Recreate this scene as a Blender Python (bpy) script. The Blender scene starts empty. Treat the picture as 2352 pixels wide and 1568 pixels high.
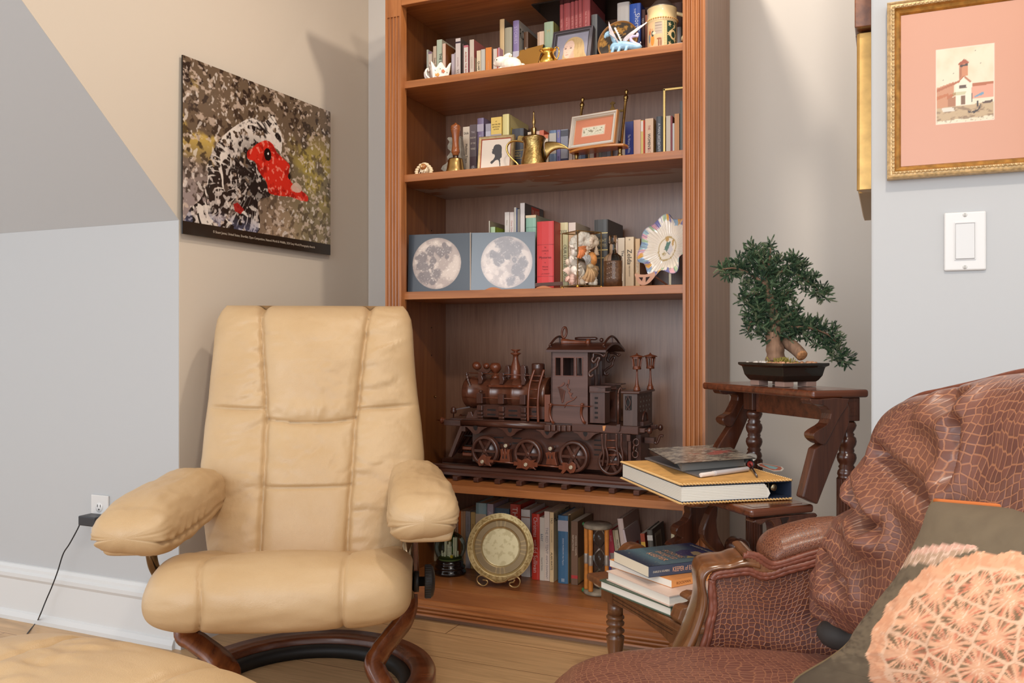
import bpy, bmesh, math, random
import numpy as np
from mathutils import Vector as V, Matrix
S = bpy.context.scene; COL = S.collection
# ---------------------------------------------------------------- camera, light, exposure
FPX = 1971.0; YAW = math.radians(23.67); HC = 0.9
sn, cs = math.sin(YAW), math.cos(YAW)
cam = bpy.data.cameras.new('camera'); camo = bpy.data.objects.new('camera', cam); COL.objects.link(camo)
cam.sensor_fit = 'HORIZONTAL'; cam.sensor_width = 36.0; cam.lens = 36.0*FPX/2352.0; cam.clip_start = 0.02
camo.location = (0, 0, HC); camo.rotation_euler = (math.radians(90), 0, YAW); S.camera = camo
S.view_settings.view_transform = 'Standard'; S.view_settings.look = 'None'
S.view_settings.gamma = 1.0; S.view_settings.exposure = 0.22; S.view_settings.use_curve_mapping = False
w = bpy.data.worlds.new('world'); S.world = w; w.use_nodes = True
w.node_tree.nodes['Background'].inputs[0].default_value = (0.93, 0.96, 1.0, 1)
w.node_tree.nodes['Background'].inputs[1].default_value = 1.05
def lamp(name, kind, loc, target, energy, col, **kw):
    l = bpy.data.lights.new(name, kind); o = bpy.data.objects.new(name, l); COL.objects.link(o)
    l.energy = energy; l.color = col; o.location = loc
    o.rotation_euler = (V(target)-V(loc)).to_track_quat('-Z', 'Y').to_euler()
    for k, v in kw.items(): setattr(l, k, v)
    return o
lamp('ceiling_lamp_case', 'SPOT', (-0.62, 2.06, 2.62), (-0.75, 2.25, 0), 36, (1, .88, .74), spot_size=2.75, spot_blend=.5, shadow_soft_size=.05)
lamp('ceiling_lamp_room', 'SPOT', (0.16, 0.35, 2.60), (-0.75, 2.0, .6), 60, (1, .88, .74), spot_size=2.7, spot_blend=.6, shadow_soft_size=.07)
lamp('window_daylight', 'AREA', (-0.6, -2.6, 1.7), (-1.1, 2.0, .8), 62, (.86, .93, 1), shape='RECTANGLE', size=2.4, size_y=1.6)

# ---------------------------------------------------------------- pixel to place helpers (world axes: X along the bookcase, Y into it)
def ray(px, py):
    u = (px-1176)/FPX; v = (784-py)/FPX
    return V((-sn+u*cs, cs+u*sn, v))
CP = V((0, 0, HC))
def onY(px, py, Y): r = ray(px, py); return CP+r*(Y/r.y)
def onX(px, py, X): r = ray(px, py); return CP+r*(X/r.x)
def onZ(px, py, Z): r = ray(px, py); return CP+r*((Z-HC)/r.z)
def onD(px, py, d): return CP+ray(px, py)*d
def lin(c):
    c = [x/255.0 for x in c[:3]]
    return tuple(x/12.92 if x <= .04045 else ((x+.055)/1.055)**2.4 for x in c)

# ---------------------------------------------------------------- materials
MATS = {}
def _new(name):
    m = bpy.data.materials.new(name); m.use_nodes = True
    nt = m.node_tree; b = nt.nodes['Principled BSDF']
    return m, nt, b
def N(nt, t, **kw):
    n = nt.nodes.new(t)
    for k, v in kw.items():
        if k.startswith('i_'):
            key = k[2:]; key = int(key) if key.isdigit() else key.replace('_', ' ')
            n.inputs[key].default_value = v
        else: setattr(n, k, v)
    return n
def ramp(nt, fac, stops):
    r = nt.nodes.new('ShaderNodeValToRGB'); el = r.color_ramp.elements
    while len(el) < len(stops): el.new(.5)
    for e, (p, c) in zip(el, stops): e.position = p; e.color = (*c, 1)
    nt.links.new(fac, r.inputs[0]); return r.outputs[0]
def plain(c, rough=.5, metal=0, spec=.5, var=0, vs=20, bump=0, bs=200, coat=0, sheen=0):
    key = ('p', tuple(c), rough, metal, spec, var, vs, bump, bs, coat, sheen)
    if key in MATS: return MATS[key]
    m, nt, b = _new('plain_%d' % len(MATS))
    L = lin(c); b.inputs['Roughness'].default_value = rough; b.inputs['Metallic'].default_value = metal
    b.inputs['Specular IOR Level'].default_value = spec; b.inputs['Coat Weight'].default_value = coat
    b.inputs['Sheen Weight'].default_value = sheen
    if var:
        tc = N(nt, 'ShaderNodeTexCoord'); n = N(nt, 'ShaderNodeTexNoise', i_Scale=vs, i_Detail=4.0)
        nt.links.new(tc.outputs['Object'], n.inputs['Vector'])
        o = ramp(nt, n.outputs['Fac'], [(.3, [x*(1-var) for x in L]), (.7, [min(1, x*(1+var)) for x in L])])
        nt.links.new(o, b.inputs['Base Color'])
    else: b.inputs['Base Color'].default_value = (*L, 1)
    if bump:
        tc = N(nt, 'ShaderNodeTexCoord'); n = N(nt, 'ShaderNodeTexNoise', i_Scale=bs, i_Detail=3.0)
        nt.links.new(tc.outputs['Object'], n.inputs['Vector'])
        bm = N(nt, 'ShaderNodeBump', i_Strength=bump, i_Distance=.002)
        nt.links.new(n.outputs['Fac'], bm.inputs['Height']); nt.links.new(bm.outputs[0], b.inputs['Normal'])
    MATS[key] = m; return m
def wood(name, c1, c2, axis='X', sc=1.0, rough=.35, c3=None, coat=.15, spec=.5):
    if name in MATS: return MATS[name]
    m, nt, b = _new(name); tc = N(nt, 'ShaderNodeTexCoord')
    s = {'X': (1.2, 22, 22), 'Y': (22, 1.2, 22), 'Z': (22, 22, 1.2)}[axis]
    mp = N(nt, 'ShaderNodeMapping'); mp.inputs['Scale'].default_value = [x*sc for x in s]
    nt.links.new(tc.outputs['Object'], mp.inputs[0])
    n = N(nt, 'ShaderNodeTexNoise', i_Scale=2.2, i_Detail=6.0, i_Roughness=.62, i_Distortion=.6)
    nt.links.new(mp.outputs[0], n.inputs['Vector'])
    st = [(.3, lin(c1)), (.7, lin(c2))]
    if c3: st = [(.25, lin(c1)), (.5, lin(c3)), (.75, lin(c2))]
    o = ramp(nt, n.outputs['Fac'], st)
    nt.links.new(o, b.inputs['Base Color'])
    b.inputs['Roughness'].default_value = rough; b.inputs['Coat Weight'].default_value = coat; b.inputs['Coat Roughness'].default_value = .25
    b.inputs['Specular IOR Level'].default_value = spec
    bm = N(nt, 'ShaderNodeBump', i_Strength=.06, i_Distance=.002)
    nt.links.new(n.outputs['Fac'], bm.inputs['Height']); nt.links.new(bm.outputs[0], b.inputs['Normal'])
    MATS[name] = m; return m
def leather(name, c1, c2, scale=90, rough=.42, bump=.25):
    if name in MATS: return MATS[name]
    m, nt, b = _new(name); tc = N(nt, 'ShaderNodeTexCoord')
    n1 = N(nt, 'ShaderNodeTexNoise', i_Scale=5.0, i_Detail=4.0); nt.links.new(tc.outputs['Object'], n1.inputs['Vector'])
    o = ramp(nt, n1.outputs['Fac'], [(.35, lin(c1)), (.65, lin(c2))]); nt.links.new(o, b.inputs['Base Color'])
    v = N(nt, 'ShaderNodeTexVoronoi', i_Scale=scale*6); nt.links.new(tc.outputs['Object'], v.inputs['Vector'])
    n2 = N(nt, 'ShaderNodeTexNoise', i_Scale=14.0, i_Detail=5.0); nt.links.new(tc.outputs['Object'], n2.inputs['Vector'])
    ad = N(nt, 'ShaderNodeMath', operation='MULTIPLY_ADD'); ad.inputs[1].default_value = .08
    nt.links.new(v.outputs['Distance'], ad.inputs[0]); nt.links.new(n2.outputs['Fac'], ad.inputs[2])
    bm = N(nt, 'ShaderNodeBump', i_Strength=bump, i_Distance=.012)
    nt.links.new(ad.outputs[0], bm.inputs['Height']); nt.links.new(bm.outputs[0], b.inputs['Normal'])
    b.inputs['Roughness'].default_value = rough; MATS[name] = m; return m
def glass(c=(255, 255, 255), rough=.0, ior=1.45, name=None, thin=False):
    key = ('g', tuple(c), rough, ior, thin)
    if key in MATS: return MATS[key]
    m, nt, b = _new('glass_%d' % len(MATS))
    if thin:   # a single pane: clear with a fresnel reflection
        tr = N(nt, 'ShaderNodeBsdfTransparent'); tr.inputs[0].default_value = (*lin(c), 1)
        gl = N(nt, 'ShaderNodeBsdfGlossy'); gl.inputs['Roughness'].default_value = max(rough, .01)
        fr = N(nt, 'ShaderNodeLayerWeight', i_Blend=.12+.12*(ior > 1.5)); mx = N(nt, 'ShaderNodeMixShader')
        mu = N(nt, 'ShaderNodeMath', operation='MULTIPLY'); mu.inputs[1].default_value = .8; nt.links.new(fr.outputs['Fresnel'], mu.inputs[0]); nt.links.new(mu.outputs[0], mx.inputs[0]); nt.links.new(tr.outputs[0], mx.inputs[1]); nt.links.new(gl.outputs[0], mx.inputs[2])
        nt.links.new(mx.outputs[0], nt.nodes['Material Output'].inputs[0])
    else:
        b.inputs['Base Color'].default_value = (*lin(c), 1); b.inputs['Transmission Weight'].default_value = 1
        b.inputs['Roughness'].default_value = rough; b.inputs['IOR'].default_value = ior
    MATS[key] = m; return m
def artmat(rough=.5, coat=0):
    key = ('art', rough, coat)
    if key in MATS: return MATS[key]
    m, nt, b = _new('art_%d' % len(MATS)); a = N(nt, 'ShaderNodeAttribute', attribute_name='col')
    nt.links.new(a.outputs['Color'], b.inputs['Base Color']); b.inputs['Roughness'].default_value = rough
    b.inputs['Coat Weight'].default_value = coat; b.inputs['Coat Roughness'].default_value = .08
    MATS[key] = m; return m

# ---------------------------------------------------------------- things, parts, mesh builder
WM = {}
def thing(name, label, cat, loc=(0, 0, 0), rz=0, group=None):
    o = bpy.data.objects.new(name, None); COL.objects.link(o); o.empty_display_size = .05
    o.location = loc; o.rotation_euler = (0, 0, rz)
    WM[o] = Matrix.Translation(V(loc)) @ Matrix.Rotation(rz, 4, 'Z')
    o['label'] = label; o['category'] = cat
    if group: o['group'] = group
    return o
def tag(o, label, cat, group=None, kind=None):
    if label: o['label'] = label
    if cat: o['category'] = cat
    if group: o['group'] = group
    if kind: o['kind'] = kind
    return o
_TX = {}
def text_geo(body):
    if body in _TX: return _TX[body]
    cu = bpy.data.curves.new('t', 'FONT'); cu.body = body; cu.size = 1.0; cu.resolution_u = 2
    o = bpy.data.objects.new('t', cu); me = o.to_mesh()
    vs = [V((v.co.x, v.co.y)) for v in me.vertices]; fs = [list(p.vertices) for p in me.polygons]
    o.to_mesh_clear(); bpy.data.objects.remove(o); bpy.data.curves.remove(cu)
    if vs:
        x0 = min(v.x for v in vs); x1 = max(v.x for v in vs); y0 = min(v.y for v in vs); y1 = max(v.y for v in vs)
    else: x0 = y0 = 0; x1 = y1 = 1
    _TX[body] = (vs, fs, x0, x1, y0, y1); return _TX[body]
class MB:
    def __init__(s, M=None): s.v = []; s.f = []; s.m = []; s.sm = []; s.uv = {}; s.M = M or Matrix(); s.k = 0
    def mat(s, k): s.k = k; return s
    def add(s, vs, fs, smooth=False, uvs=None):
        b = len(s.v); M = s.M
        s.v += [M @ V(p) for p in vs]
        for f in fs:
            if uvs: s.uv[len(s.f)] = [uvs[i] for i in f]
            s.f.append([b+i for i in f]); s.m.append(s.k); s.sm.append(smooth)
        return s
    def box(s, a, b):
        x0, y0, z0 = [min(p, q) for p, q in zip(a, b)]; x1, y1, z1 = [max(p, q) for p, q in zip(a, b)]
        return s.add([(x0,y0,z0),(x1,y0,z0),(x1,y1,z0),(x0,y1,z0),(x0,y0,z1),(x1,y0,z1),(x1,y1,z1),(x0,y1,z1)],
                     [(0,3,2,1),(4,5,6,7),(0,1,5,4),(1,2,6,5),(2,3,7,6),(3,0,4,7)])
    def hexa(s, p):   # 8 points: bottom 4 ccw, top 4 ccw
        return s.add(p, [(0,3,2,1),(4,5,6,7),(0,1,5,4),(1,2,6,5),(2,3,7,6),(3,0,4,7)])
    def bar(s, a, b, w, t, up=(0, 0, 1)):
        a, b = V(a), V(b); d = (b-a).normalized(); x = d.cross(V(up))
        if x.length < 1e-5: x = d.cross(V((1, 0, 0)))
        x.normalize(); y = x.cross(d).normalized(); x = x*w/2; y = y*t/2
        return s.hexa([a-x-y, a+x-y, a+x+y, a-x+y, b-x-y, b+x-y, b+x+y, b-x+y])
    def prism(s, pts, fn, t0, t1, smooth=False):   # outline pts (a,b) -> fn(a,b,t) world; extruded t0..t1
        n = len(pts); vs = [fn(a, b, t0) for a, b in pts]+[fn(a, b, t1) for a, b in pts]
        s.add(vs, [list(range(n))[::-1], list(range(n, 2*n))])
        s.add(vs, [(i, (i+1) % n, n+(i+1) % n, n+i) for i in range(n)], smooth); return s
    def xz(s, pts, y0, y1, smooth=False): return s.prism(pts, lambda a, b, t: V((a, t, b)), y0, y1, smooth)
    def yz(s, pts, x0, x1, smooth=False): return s.prism(pts, lambda a, b, t: V((t, a, b)), x0, x1, smooth)
    def xy(s, pts, z0, z1, smooth=False): return s.prism(pts, lambda a, b, t: V((a, b, t)), z0, z1, smooth)
    def lathe(s, prof, o=(0, 0, 0), ax=(0, 0, 1), n=24, close=True, sx=1, sy=1, rot=0):   # prof (r, h)
        ax = V(ax).normalized(); x = ax.orthogonal().normalized() if abs(ax.z) < .999 else V((1, 0, 0)); y = ax.cross(x)
        o = V(o); vs = []; fs = []
        for r, h in prof:
            for i in range(n):
                a = 2*math.pi*i/n+rot; vs.append(o+ax*h+x*(r*math.cos(a)*sx)+y*(r*math.sin(a)*sy))
        m = len(prof)
        for j in range(m-1):
            for i in range(n): fs.append((j*n+i, j*n+(i+1) % n, (j+1)*n+(i+1) % n, (j+1)*n+i))
        s.add(vs, fs, True)
        if close:
            if prof[0][0] > 1e-6: s.add(vs[:n], [list(range(n))[::-1]])
            if prof[-1][0] > 1e-6: s.add(vs[-n:], [list(range(n))])
        return s
    def ball(s, c, r, n=12, sc=(1, 1, 1), R=None):
        c = V(c); vs = []; m = max(4, n//2+1)
        for j in range(m+1):
            p = math.pi*j/m
            for i in range(n):
                a = 2*math.pi*i/n; q = V((math.sin(p)*math.cos(a)*sc[0], math.sin(p)*math.sin(a)*sc[1], -math.cos(p)*sc[2]))*r
                vs.append(c+(R @ q if R else q))
        return s.add(vs, [(j*n+i, j*n+(i+1) % n, (j+1)*n+(i+1) % n, (j+1)*n+i) for j in range(m) for i in range(n)], True)
    def tube(s, path, r, n=8, closed=False, cap=True, flat=1.0, up=None):
        P = [V(p) for p in path]; m = len(P); vs = []; prev = None
        for i, p in enumerate(P):
            a = P[i-1] if (i or closed) else p; b = P[(i+1) % m] if (i < m-1 or closed) else p
            d = (b-a); d = d.normalized() if d.length > 1e-9 else V((0, 0, 1))
            if prev is None:
                x = V(up).cross(d) if up else d.orthogonal()
                if x.length < 1e-6: x = d.orthogonal()
            else: x = prev-d*prev.dot(d)
            x.normalize(); prev = x; y = d.cross(x); rr = r(i/(m-1)) if callable(r) else (r[i] if isinstance(r, (list, tuple)) else r)
            for k in range(n):
                t = 2*math.pi*k/n; vs.append(p+x*(rr*math.cos(t))+y*(rr*math.sin(t)*flat))
        q = m if closed else m-1
        s.add(vs, [(i*n+k, i*n+(k+1) % n, ((i+1) % m)*n+(k+1) % n, ((i+1) % m)*n+k) for i in range(q) for k in range(n)], True)
        if cap and not closed: s.add(vs[:n], [list(range(n))[::-1]]); s.add(vs[-n:], [list(range(n))])
        return s
    def grid(s, fn, nu, nv, wrapu=False, smooth=True, uv=None):
        mu = nu if wrapu else nu+1
        vs = [fn(i/nu, j/nv) for j in range(nv+1) for i in range(mu)]
        uvs = [uv(i/nu, j/nv) for j in range(nv+1) for i in range(mu)] if uv else None
        return s.add(vs, [(j*mu+i, j*mu+(i+1) % mu, (j+1)*mu+(i+1) % mu, (j+1)*mu+i) for j in range(nv) for i in range(nu)], smooth, uvs)
    def text(s, body, o, ex, ey, h, maxw=None, k=None, align='c', off=.0004, stretch=False):
        vs, fs, x0, x1, y0, y1 = text_geo(body)
        if not fs: return s
        kk = s.k
        if k is not None: s.k = k
        o, ex, ey = V(o), V(ex).normalized(), V(ey).normalized(); nn = ex.cross(ey)
        sy = h/max(.7, y1-y0) if not stretch else h/(y1-y0); sx = sy
        if maxw and ((x1-x0)*sx > maxw or stretch): sx = maxw/(x1-x0)
        cx = {'c': (x0+x1)/2, 'l': x0, 'r': x1}[align]; cy = (y0+y1)/2
        s.add([o+ex*((v.x-cx)*sx)+ey*((v.y-cy)*sy)+nn*off for v in vs], fs); s.k = kk; return s
    def build(s, name, mats, parent=None, bev=0, sub=0, label=None, seg=2, auto=None):
        me = bpy.data.meshes.new(name); M = WM[parent].inverted() if parent else Matrix()
        me.from_pydata([tuple(M @ p) for p in s.v], [], s.f)
        mats = mats if isinstance(mats, (list, tuple)) else [mats]
        for m in mats: me.materials.append(m)
        me.polygons.foreach_set('material_index', s.m); me.polygons.foreach_set('use_smooth', s.sm)
        if s.uv:
            ul = me.uv_layers.new(name='UVMap')
            for fi, us in s.uv.items():
                for li, u in zip(me.polygons[fi].loop_indices, us): ul.data[li].uv = u
        bm = bmesh.new(); bm.from_mesh(me)
        if not s.uv: bmesh.ops.remove_doubles(bm, verts=bm.verts, dist=1e-6)
        bmesh.ops.recalc_face_normals(bm, faces=bm.faces)
        bm.to_mesh(me); bm.free(); me.update()
        o = bpy.data.objects.new(name, me); COL.objects.link(o)
        if parent: o.parent = parent; WM[o] = WM[parent]
        else: WM[o] = Matrix()
        if bev:
            b = o.modifiers.new('bevel', 'BEVEL'); b.width = bev; b.segments = seg; b.limit_method = 'ANGLE'; b.angle_limit = math.radians(40); b.use_clamp_overlap = True
        if sub:
            d = o.modifiers.new('sub', 'SUBSURF'); d.levels = sub; d.render_levels = sub
        if label: o['label'] = label
        return o
def art(name, fn, nx, ny, colfn, parent=None, rough=.5, coat=0):
    """A flat or curved printed surface: fn(u,v)->point, colfn(U,V)->(ny+1,nx+1,3) sRGB 0..1, v up."""
    M = WM[parent].inverted() if parent else Matrix()
    U, Vv = np.meshgrid(np.linspace(0, 1, nx+1), np.linspace(0, 1, ny+1))
    C = np.clip(colfn(U, Vv), 0, 1); C = np.where(C <= .04045, C/12.92, ((C+.055)/1.055)**2.4)
    vs = [tuple(M @ fn(i/nx, j/ny)) for j in range(ny+1) for i in range(nx+1)]
    fs = [(j*(nx+1)+i, j*(nx+1)+i+1, (j+1)*(nx+1)+i+1, (j+1)*(nx+1)+i) for j in range(ny) for i in range(nx)]
    me = bpy.data.meshes.new(name); me.from_pydata(vs, [], fs)
    a = me.color_attributes.new('col', 'FLOAT_COLOR', 'POINT')
    a.data.foreach_set('color', np.concatenate([C, np.ones(C.shape[:2]+(1,))], 2).astype(np.float32).ravel())
    me.materials.append(artmat(rough, coat)); me.polygons.foreach_set('use_smooth', [True]*len(fs)); me.update()
    o = bpy.data.objects.new(name, me); COL.objects.link(o); WM[o] = WM[parent] if parent else Matrix()
    if parent: o.parent = parent
    return o
def vn(x, y, seed=0):
    xi = np.floor(x).astype(int); yi = np.floor(y).astype(int); fx = x-xi; fy = y-yi
    fx = fx*fx*(3-2*fx); fy = fy*fy*(3-2*fy)
    def h(a, b):
        n = (a*374761393+b*668265263+seed*1442695041) & 0x7fffffff; n = ((n ^ (n >> 13))*1274126177) & 0x7fffffff
        return ((n ^ (n >> 16)) & 0xffff)/65535.0
    return (h(xi, yi)*(1-fx)+h(xi+1, yi)*fx)*(1-fy)+(h(xi, yi+1)*(1-fx)+h(xi+1, yi+1)*fx)*fy
def fbm(x, y, seed=0, o=4):
    t = 0; a = .5
    for i in range(o): c_, s_ = math.cos(.6+i*1.1), math.sin(.6+i*1.1); t = t+a*vn((x*c_-y*s_)*2**i+i*5.3, (x*s_+y*c_)*2**i-i*3.7, seed+i*17); a *= .5
    return t/(1-.5**o)
def mixC(A, c, m):
    m = np.clip(m, 0, 1)[..., None]; return A*(1-m)+np.array(c)/255.0*m
def sst(a, b, x): t = np.clip((x-a)/(b-a), 0, 1); return t*t*(3-2*t)
def inpoly(U, Vv, poly):
    r = np.zeros(U.shape, bool); n = len(poly)
    for i in range(n):
        x1, y1 = poly[i]; x2, y2 = poly[(i+1) % n]
        if y1 == y2: continue
        c = ((y1 > Vv) != (y2 > Vv)) & (U < (x2-x1)*(Vv-y1)/(y2-y1)+x1); r ^= c
    return r
class Frame:   # a vertical working plane: local x along it, y into it, z up
    def __init__(s, o, ang):
        s.o = V((o[0], o[1], 0)); a = math.radians(ang); s.ex = V((math.cos(a), math.sin(a), 0)); s.ey = V((-math.sin(a), math.cos(a), 0))
        s.M = Matrix.Translation(s.o) @ Matrix.Rotation(a, 4, 'Z')
    def hit(s, px, py, off=0):
        r = ray(px, py); t = (off-(CP-s.o).dot(s.ey))/r.dot(s.ey); p = CP+r*t
        return ((p-s.o).dot(s.ex), p.z)
    def pts(s, L, off=0): return [s.hit(x, y, off) for x, y in L]
def lerp(a, b, t): return a+(b-a)*t
def interp(tab, x):
    if x <= tab[0][0]: return tab[0][1]
    for (a, p), (b, q) in zip(tab, tab[1:]):
        if x <= b: return p+(q-p)*(x-a)/(b-a)
    return tab[-1][1]
def smooth_path(P, n=6, closed=False):
    P = [V(p) for p in P]; m = len(P); out = []
    for i in range(m if closed else m-1):
        if closed: a, b, c, d = P[i-1], P[i], P[(i+1) % m], P[(i+2) % m]
        else: a, b, c, d = P[max(i-1, 0)], P[i], P[i+1], P[min(i+2, m-1)]
        for k in range(n):
            t = k/n; out.append(.5*((2*b)+(c-a)*t+(2*a-5*b+4*c-d)*t*t+(3*b-a-3*c+d)*t**3))
    if not closed: out.append(P[-1])
    return out
def sm2(P, n=6, closed=True): return [(p.x, p.y) for p in smooth_path([V((a, b, 0)) for a, b in P], n, closed)]
# ================================================================ the room
WALL = plain((205, 199, 192), .85, bump=.05, bs=60); WALL_WARMLIT = plain((208, 195, 178), .85, bump=.05, bs=60); WHITE = plain((184, 185, 186), .8, bump=.05, bs=60)  # warm lamp tint put into the left wall colour, cool daylight into the white
TRIM = plain((214, 214, 213), .45)
def struct(name, mb, m, **k): o = mb.build(name, m, **k); o['kind'] = 'structure'; return o
def floor_mat():
    m, nt, b = _new('oak_floor'); tc = N(nt, 'ShaderNodeTexCoord')
    mp = N(nt, 'ShaderNodeMapping'); nt.links.new(tc.outputs['Object'], mp.inputs[0])
    br = N(nt, 'ShaderNodeTexBrick', i_Scale=1.0, offset=.37, squash=1.0)
    br.inputs['Brick Width'].default_value = 1.25; br.inputs['Row Height'].default_value = .18; br.inputs['Mortar Size'].default_value = .0016
    br.inputs['Color1'].default_value = (*lin((206, 170, 126)), 1); br.inputs['Color2'].default_value = (*lin((196, 160, 118)), 1)
    br.inputs['Mortar'].default_value = (*lin((128, 96, 66)), 1); br.inputs['Bias'].default_value = 0.0
    nt.links.new(mp.outputs[0], br.inputs['Vector'])
    mp2 = N(nt, 'ShaderNodeMapping'); mp2.inputs['Scale'].default_value = (2.2, 30, 1); nt.links.new(tc.outputs['Object'], mp2.inputs[0])
    n = N(nt, 'ShaderNodeTexNoise', i_Scale=1.6, i_Detail=7.0, i_Roughness=.6, i_Distortion=.8); nt.links.new(mp2.outputs[0], n.inputs['Vector'])
    o = ramp(nt, n.outputs['Fac'], [(.3, (.74, .70, .66)), (.65, (1.08, 1.06, 1.03))])
    mx = N(nt, 'ShaderNodeMix', data_type='RGBA', blend_type='MULTIPLY'); mx.inputs[0].default_value = 1
    nt.links.new(br.outputs[0], mx.inputs[6]); nt.links.new(o, mx.inputs[7]); nt.links.new(mx.outputs[2], b.inputs['Base Color'])
    b.inputs['Roughness'].default_value = .38; return m
YW = 2.88; DX0, DY0 = -1.912, 1.921; DX1 = -1.882       # back wall, corner of the knee wall, far end of the picture wall
ZK = onY(412, 505.5, DY0).z                                # top of the knee wall
struct('floor', MB().box((-4.2, -2.2, -.05), (2.2, 3.2, 0)), floor_mat())
struct('wall_back', MB().box((-2.1, YW, 0), (-.03, YW+.1, 2.66)), WALL)
sl = onX(50, 0, DX0); gs = (sl.z-ZK)/(sl.y-DY0)             # slope of the sloped ceiling (z per Y)
yt = DY0+(2.66-ZK)/gs
m = MB(); m.prism([(DY0, 0), (YW+.1, 0), (YW+.1, 2.66), (yt, 2.66), (DY0, ZK)], lambda a, b, t: V((t+(a-DY0)*(DX1-DX0)/(YW-DY0)*(1 if a > DY0 else 0), a, b)), DX0-.001, DX0)
struct('wall_left', m, WALL_WARMLIT)
struct('wall_knee', MB().box((-4.2, DY0-.001, 0), (DX0-.0012, DY0+.05, ZK)), WHITE)
m = MB(); m.prism([(DY0, ZK), (DY0, ZK+.06), (yt, 2.72), (yt, 2.66)], lambda a, b, t: V((t, a, b)), -4.2, DX0-.0012)
struct('ceiling_slope', m, WHITE)
struct('ceiling', MB().box((-4.2, -2.2, 2.66), (2.2, 3.2, 2.72)), plain((232, 230, 226), .9))
XR, YR = -.03, 1.79
struct('wall_right', MB().xy([(XR, YR), (2.2, YR), (2.2, YR+.12), (XR+.12, YR+.12), (XR+.12, YW+.1), (XR, YW+.1)], 0, 2.66), WHITE, bev=.004)
def baseboard(name, x0, x1, y, out=1):
    pr = [(0, 0), (.028, 0), (.028, .012), (.022, .026), (.016, .03), (.016, .128), (.022, .138), (.022, .150), (.014, .157), (.013, .166), (.006, .174), (0, .176)]
    m = MB(); m.prism(pr, lambda a, b, t: V((t, y-a, b)), x0, x1); return struct(name, m, TRIM)
baseboard('baseboard_knee', -4.2, DX0+.0, DY0)
baseboard('baseboard_back', -1.87, -.05, YW)
m = MB(); m.prism([(0, 0), (.022, 0), (.022, .014), (.016, .03), (.016, .15), (0, .174)], lambda a, b, t: V((DX0+a+(t-DY0)*(DX1-DX0)/(YW-DY0)+.0005, t, b)), DY0-.016, YW-.03); struct('baseboard_left', m, TRIM)
# ================================================================ bookcase
YF = 2.44; KX0, KX1 = onY(885, 784, YF).x, onY(1620, 784, YF).x
FI0, FI1 = onY(921.5, 784, YF).x, onY(1568, 784, YF).x        # inner edges of the fluted face frame
SX0, SX1 = FI0-.042, FI1+.042; YB = 2.83; YS = YF+.022
Z1, Z2, Z3, Z4, Z5 = 1.7619, 1.4522, 1.0642, .4356, .103
ZT = 2.0054
CH = dict(c1=(136, 80, 40), c2=(184, 122, 72), c3=(164, 102, 56))
WX = wood('cherry_x', axis='X', rough=.36, **CH); WZ = wood('cherry_z', axis='Z', rough=.36, **CH)
WSIDE = wood('cherry_side', (124, 70, 32), (152, 92, 46), 'Z', rough=.4); WBACK = wood('case_back', (122, 86, 66), (146, 108, 86), 'Z', sc=2.2, rough=.34, spec=.7)
WOUT = wood('case_outer', (138, 106, 86), (156, 124, 102), 'Z', rough=.5)
bc = thing('bookcase', 'tall cherry wood bookcase with fluted pilasters and loaded shelves', 'bookcase', ((KX0+KX1)/2, 2.6, 0))
def pilaster(x0, x1):
    m = MB(); n = 4; fl = .0095; g = []
    zt = 1.972; w = x1-x0; pitch = w/5.0
    # cross-section with four flutes, extruded
    pr = [(x0, YF)]
    for i in range(n):
        c = x0+pitch*(i+1)
        for a in range(7):
            t = math.pi*a/6; pr.append((c-fl/2*math.cos(t), YF+.0065*math.sin(t)))
    pr += [(x1, YF), (x1, YS+.012), (x0, YS+.012)]
    m.xy(pr, .052, zt)
    m.box((x0, YF, zt), (x1, YS+.012, 2.10)); m.box((x0, YF-.001, .0), (x1, YS+.01, .055))
    return m
pilaster(KX0, FI0).build('pilaster', WZ, bc); pilaster(FI1, KX1).build('pilaster', WZ, bc)
MB().box((KX0+.004, YS, 0), (SX0, YB+.02, 2.10)).build('side_panel', WSIDE, bc)
MB().box((SX1, YS, 0), (KX1-.006, YB+.02, 2.10)).build('side_panel', WSIDE, bc)
MB().box((KX1-.006, YS-.004, 0), (KX1-.001, YB+.022, 2.10)).build('outer_veneer', WOUT, bc, label='greyish brown outer side veneer')
MB().box((SX0, YB, 0), (SX1, YB+.010, 2.10)).build('back_panel', WBACK, bc)
MB().box((FI0, YF, ZT), (FI1, YS, 2.10)).box((SX0, YS, ZT+.02), (SX1, YB, ZT+.045)).build('top_rail', WX, bc, bev=.001)
m = MB(); pr = [(0, 2.09), (-.014, 2.09), (-.018, 2.105), (-.036, 2.13), (-.05, 2.138), (-.05, 2.16), (.3, 2.16), (.3, 2.1), (0, 2.1)]
m.prism(pr, lambda a, b, t: V((t, YF+a, b)), KX0-.04, KX1+.04); m.build('crown', WX, bc)
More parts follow.
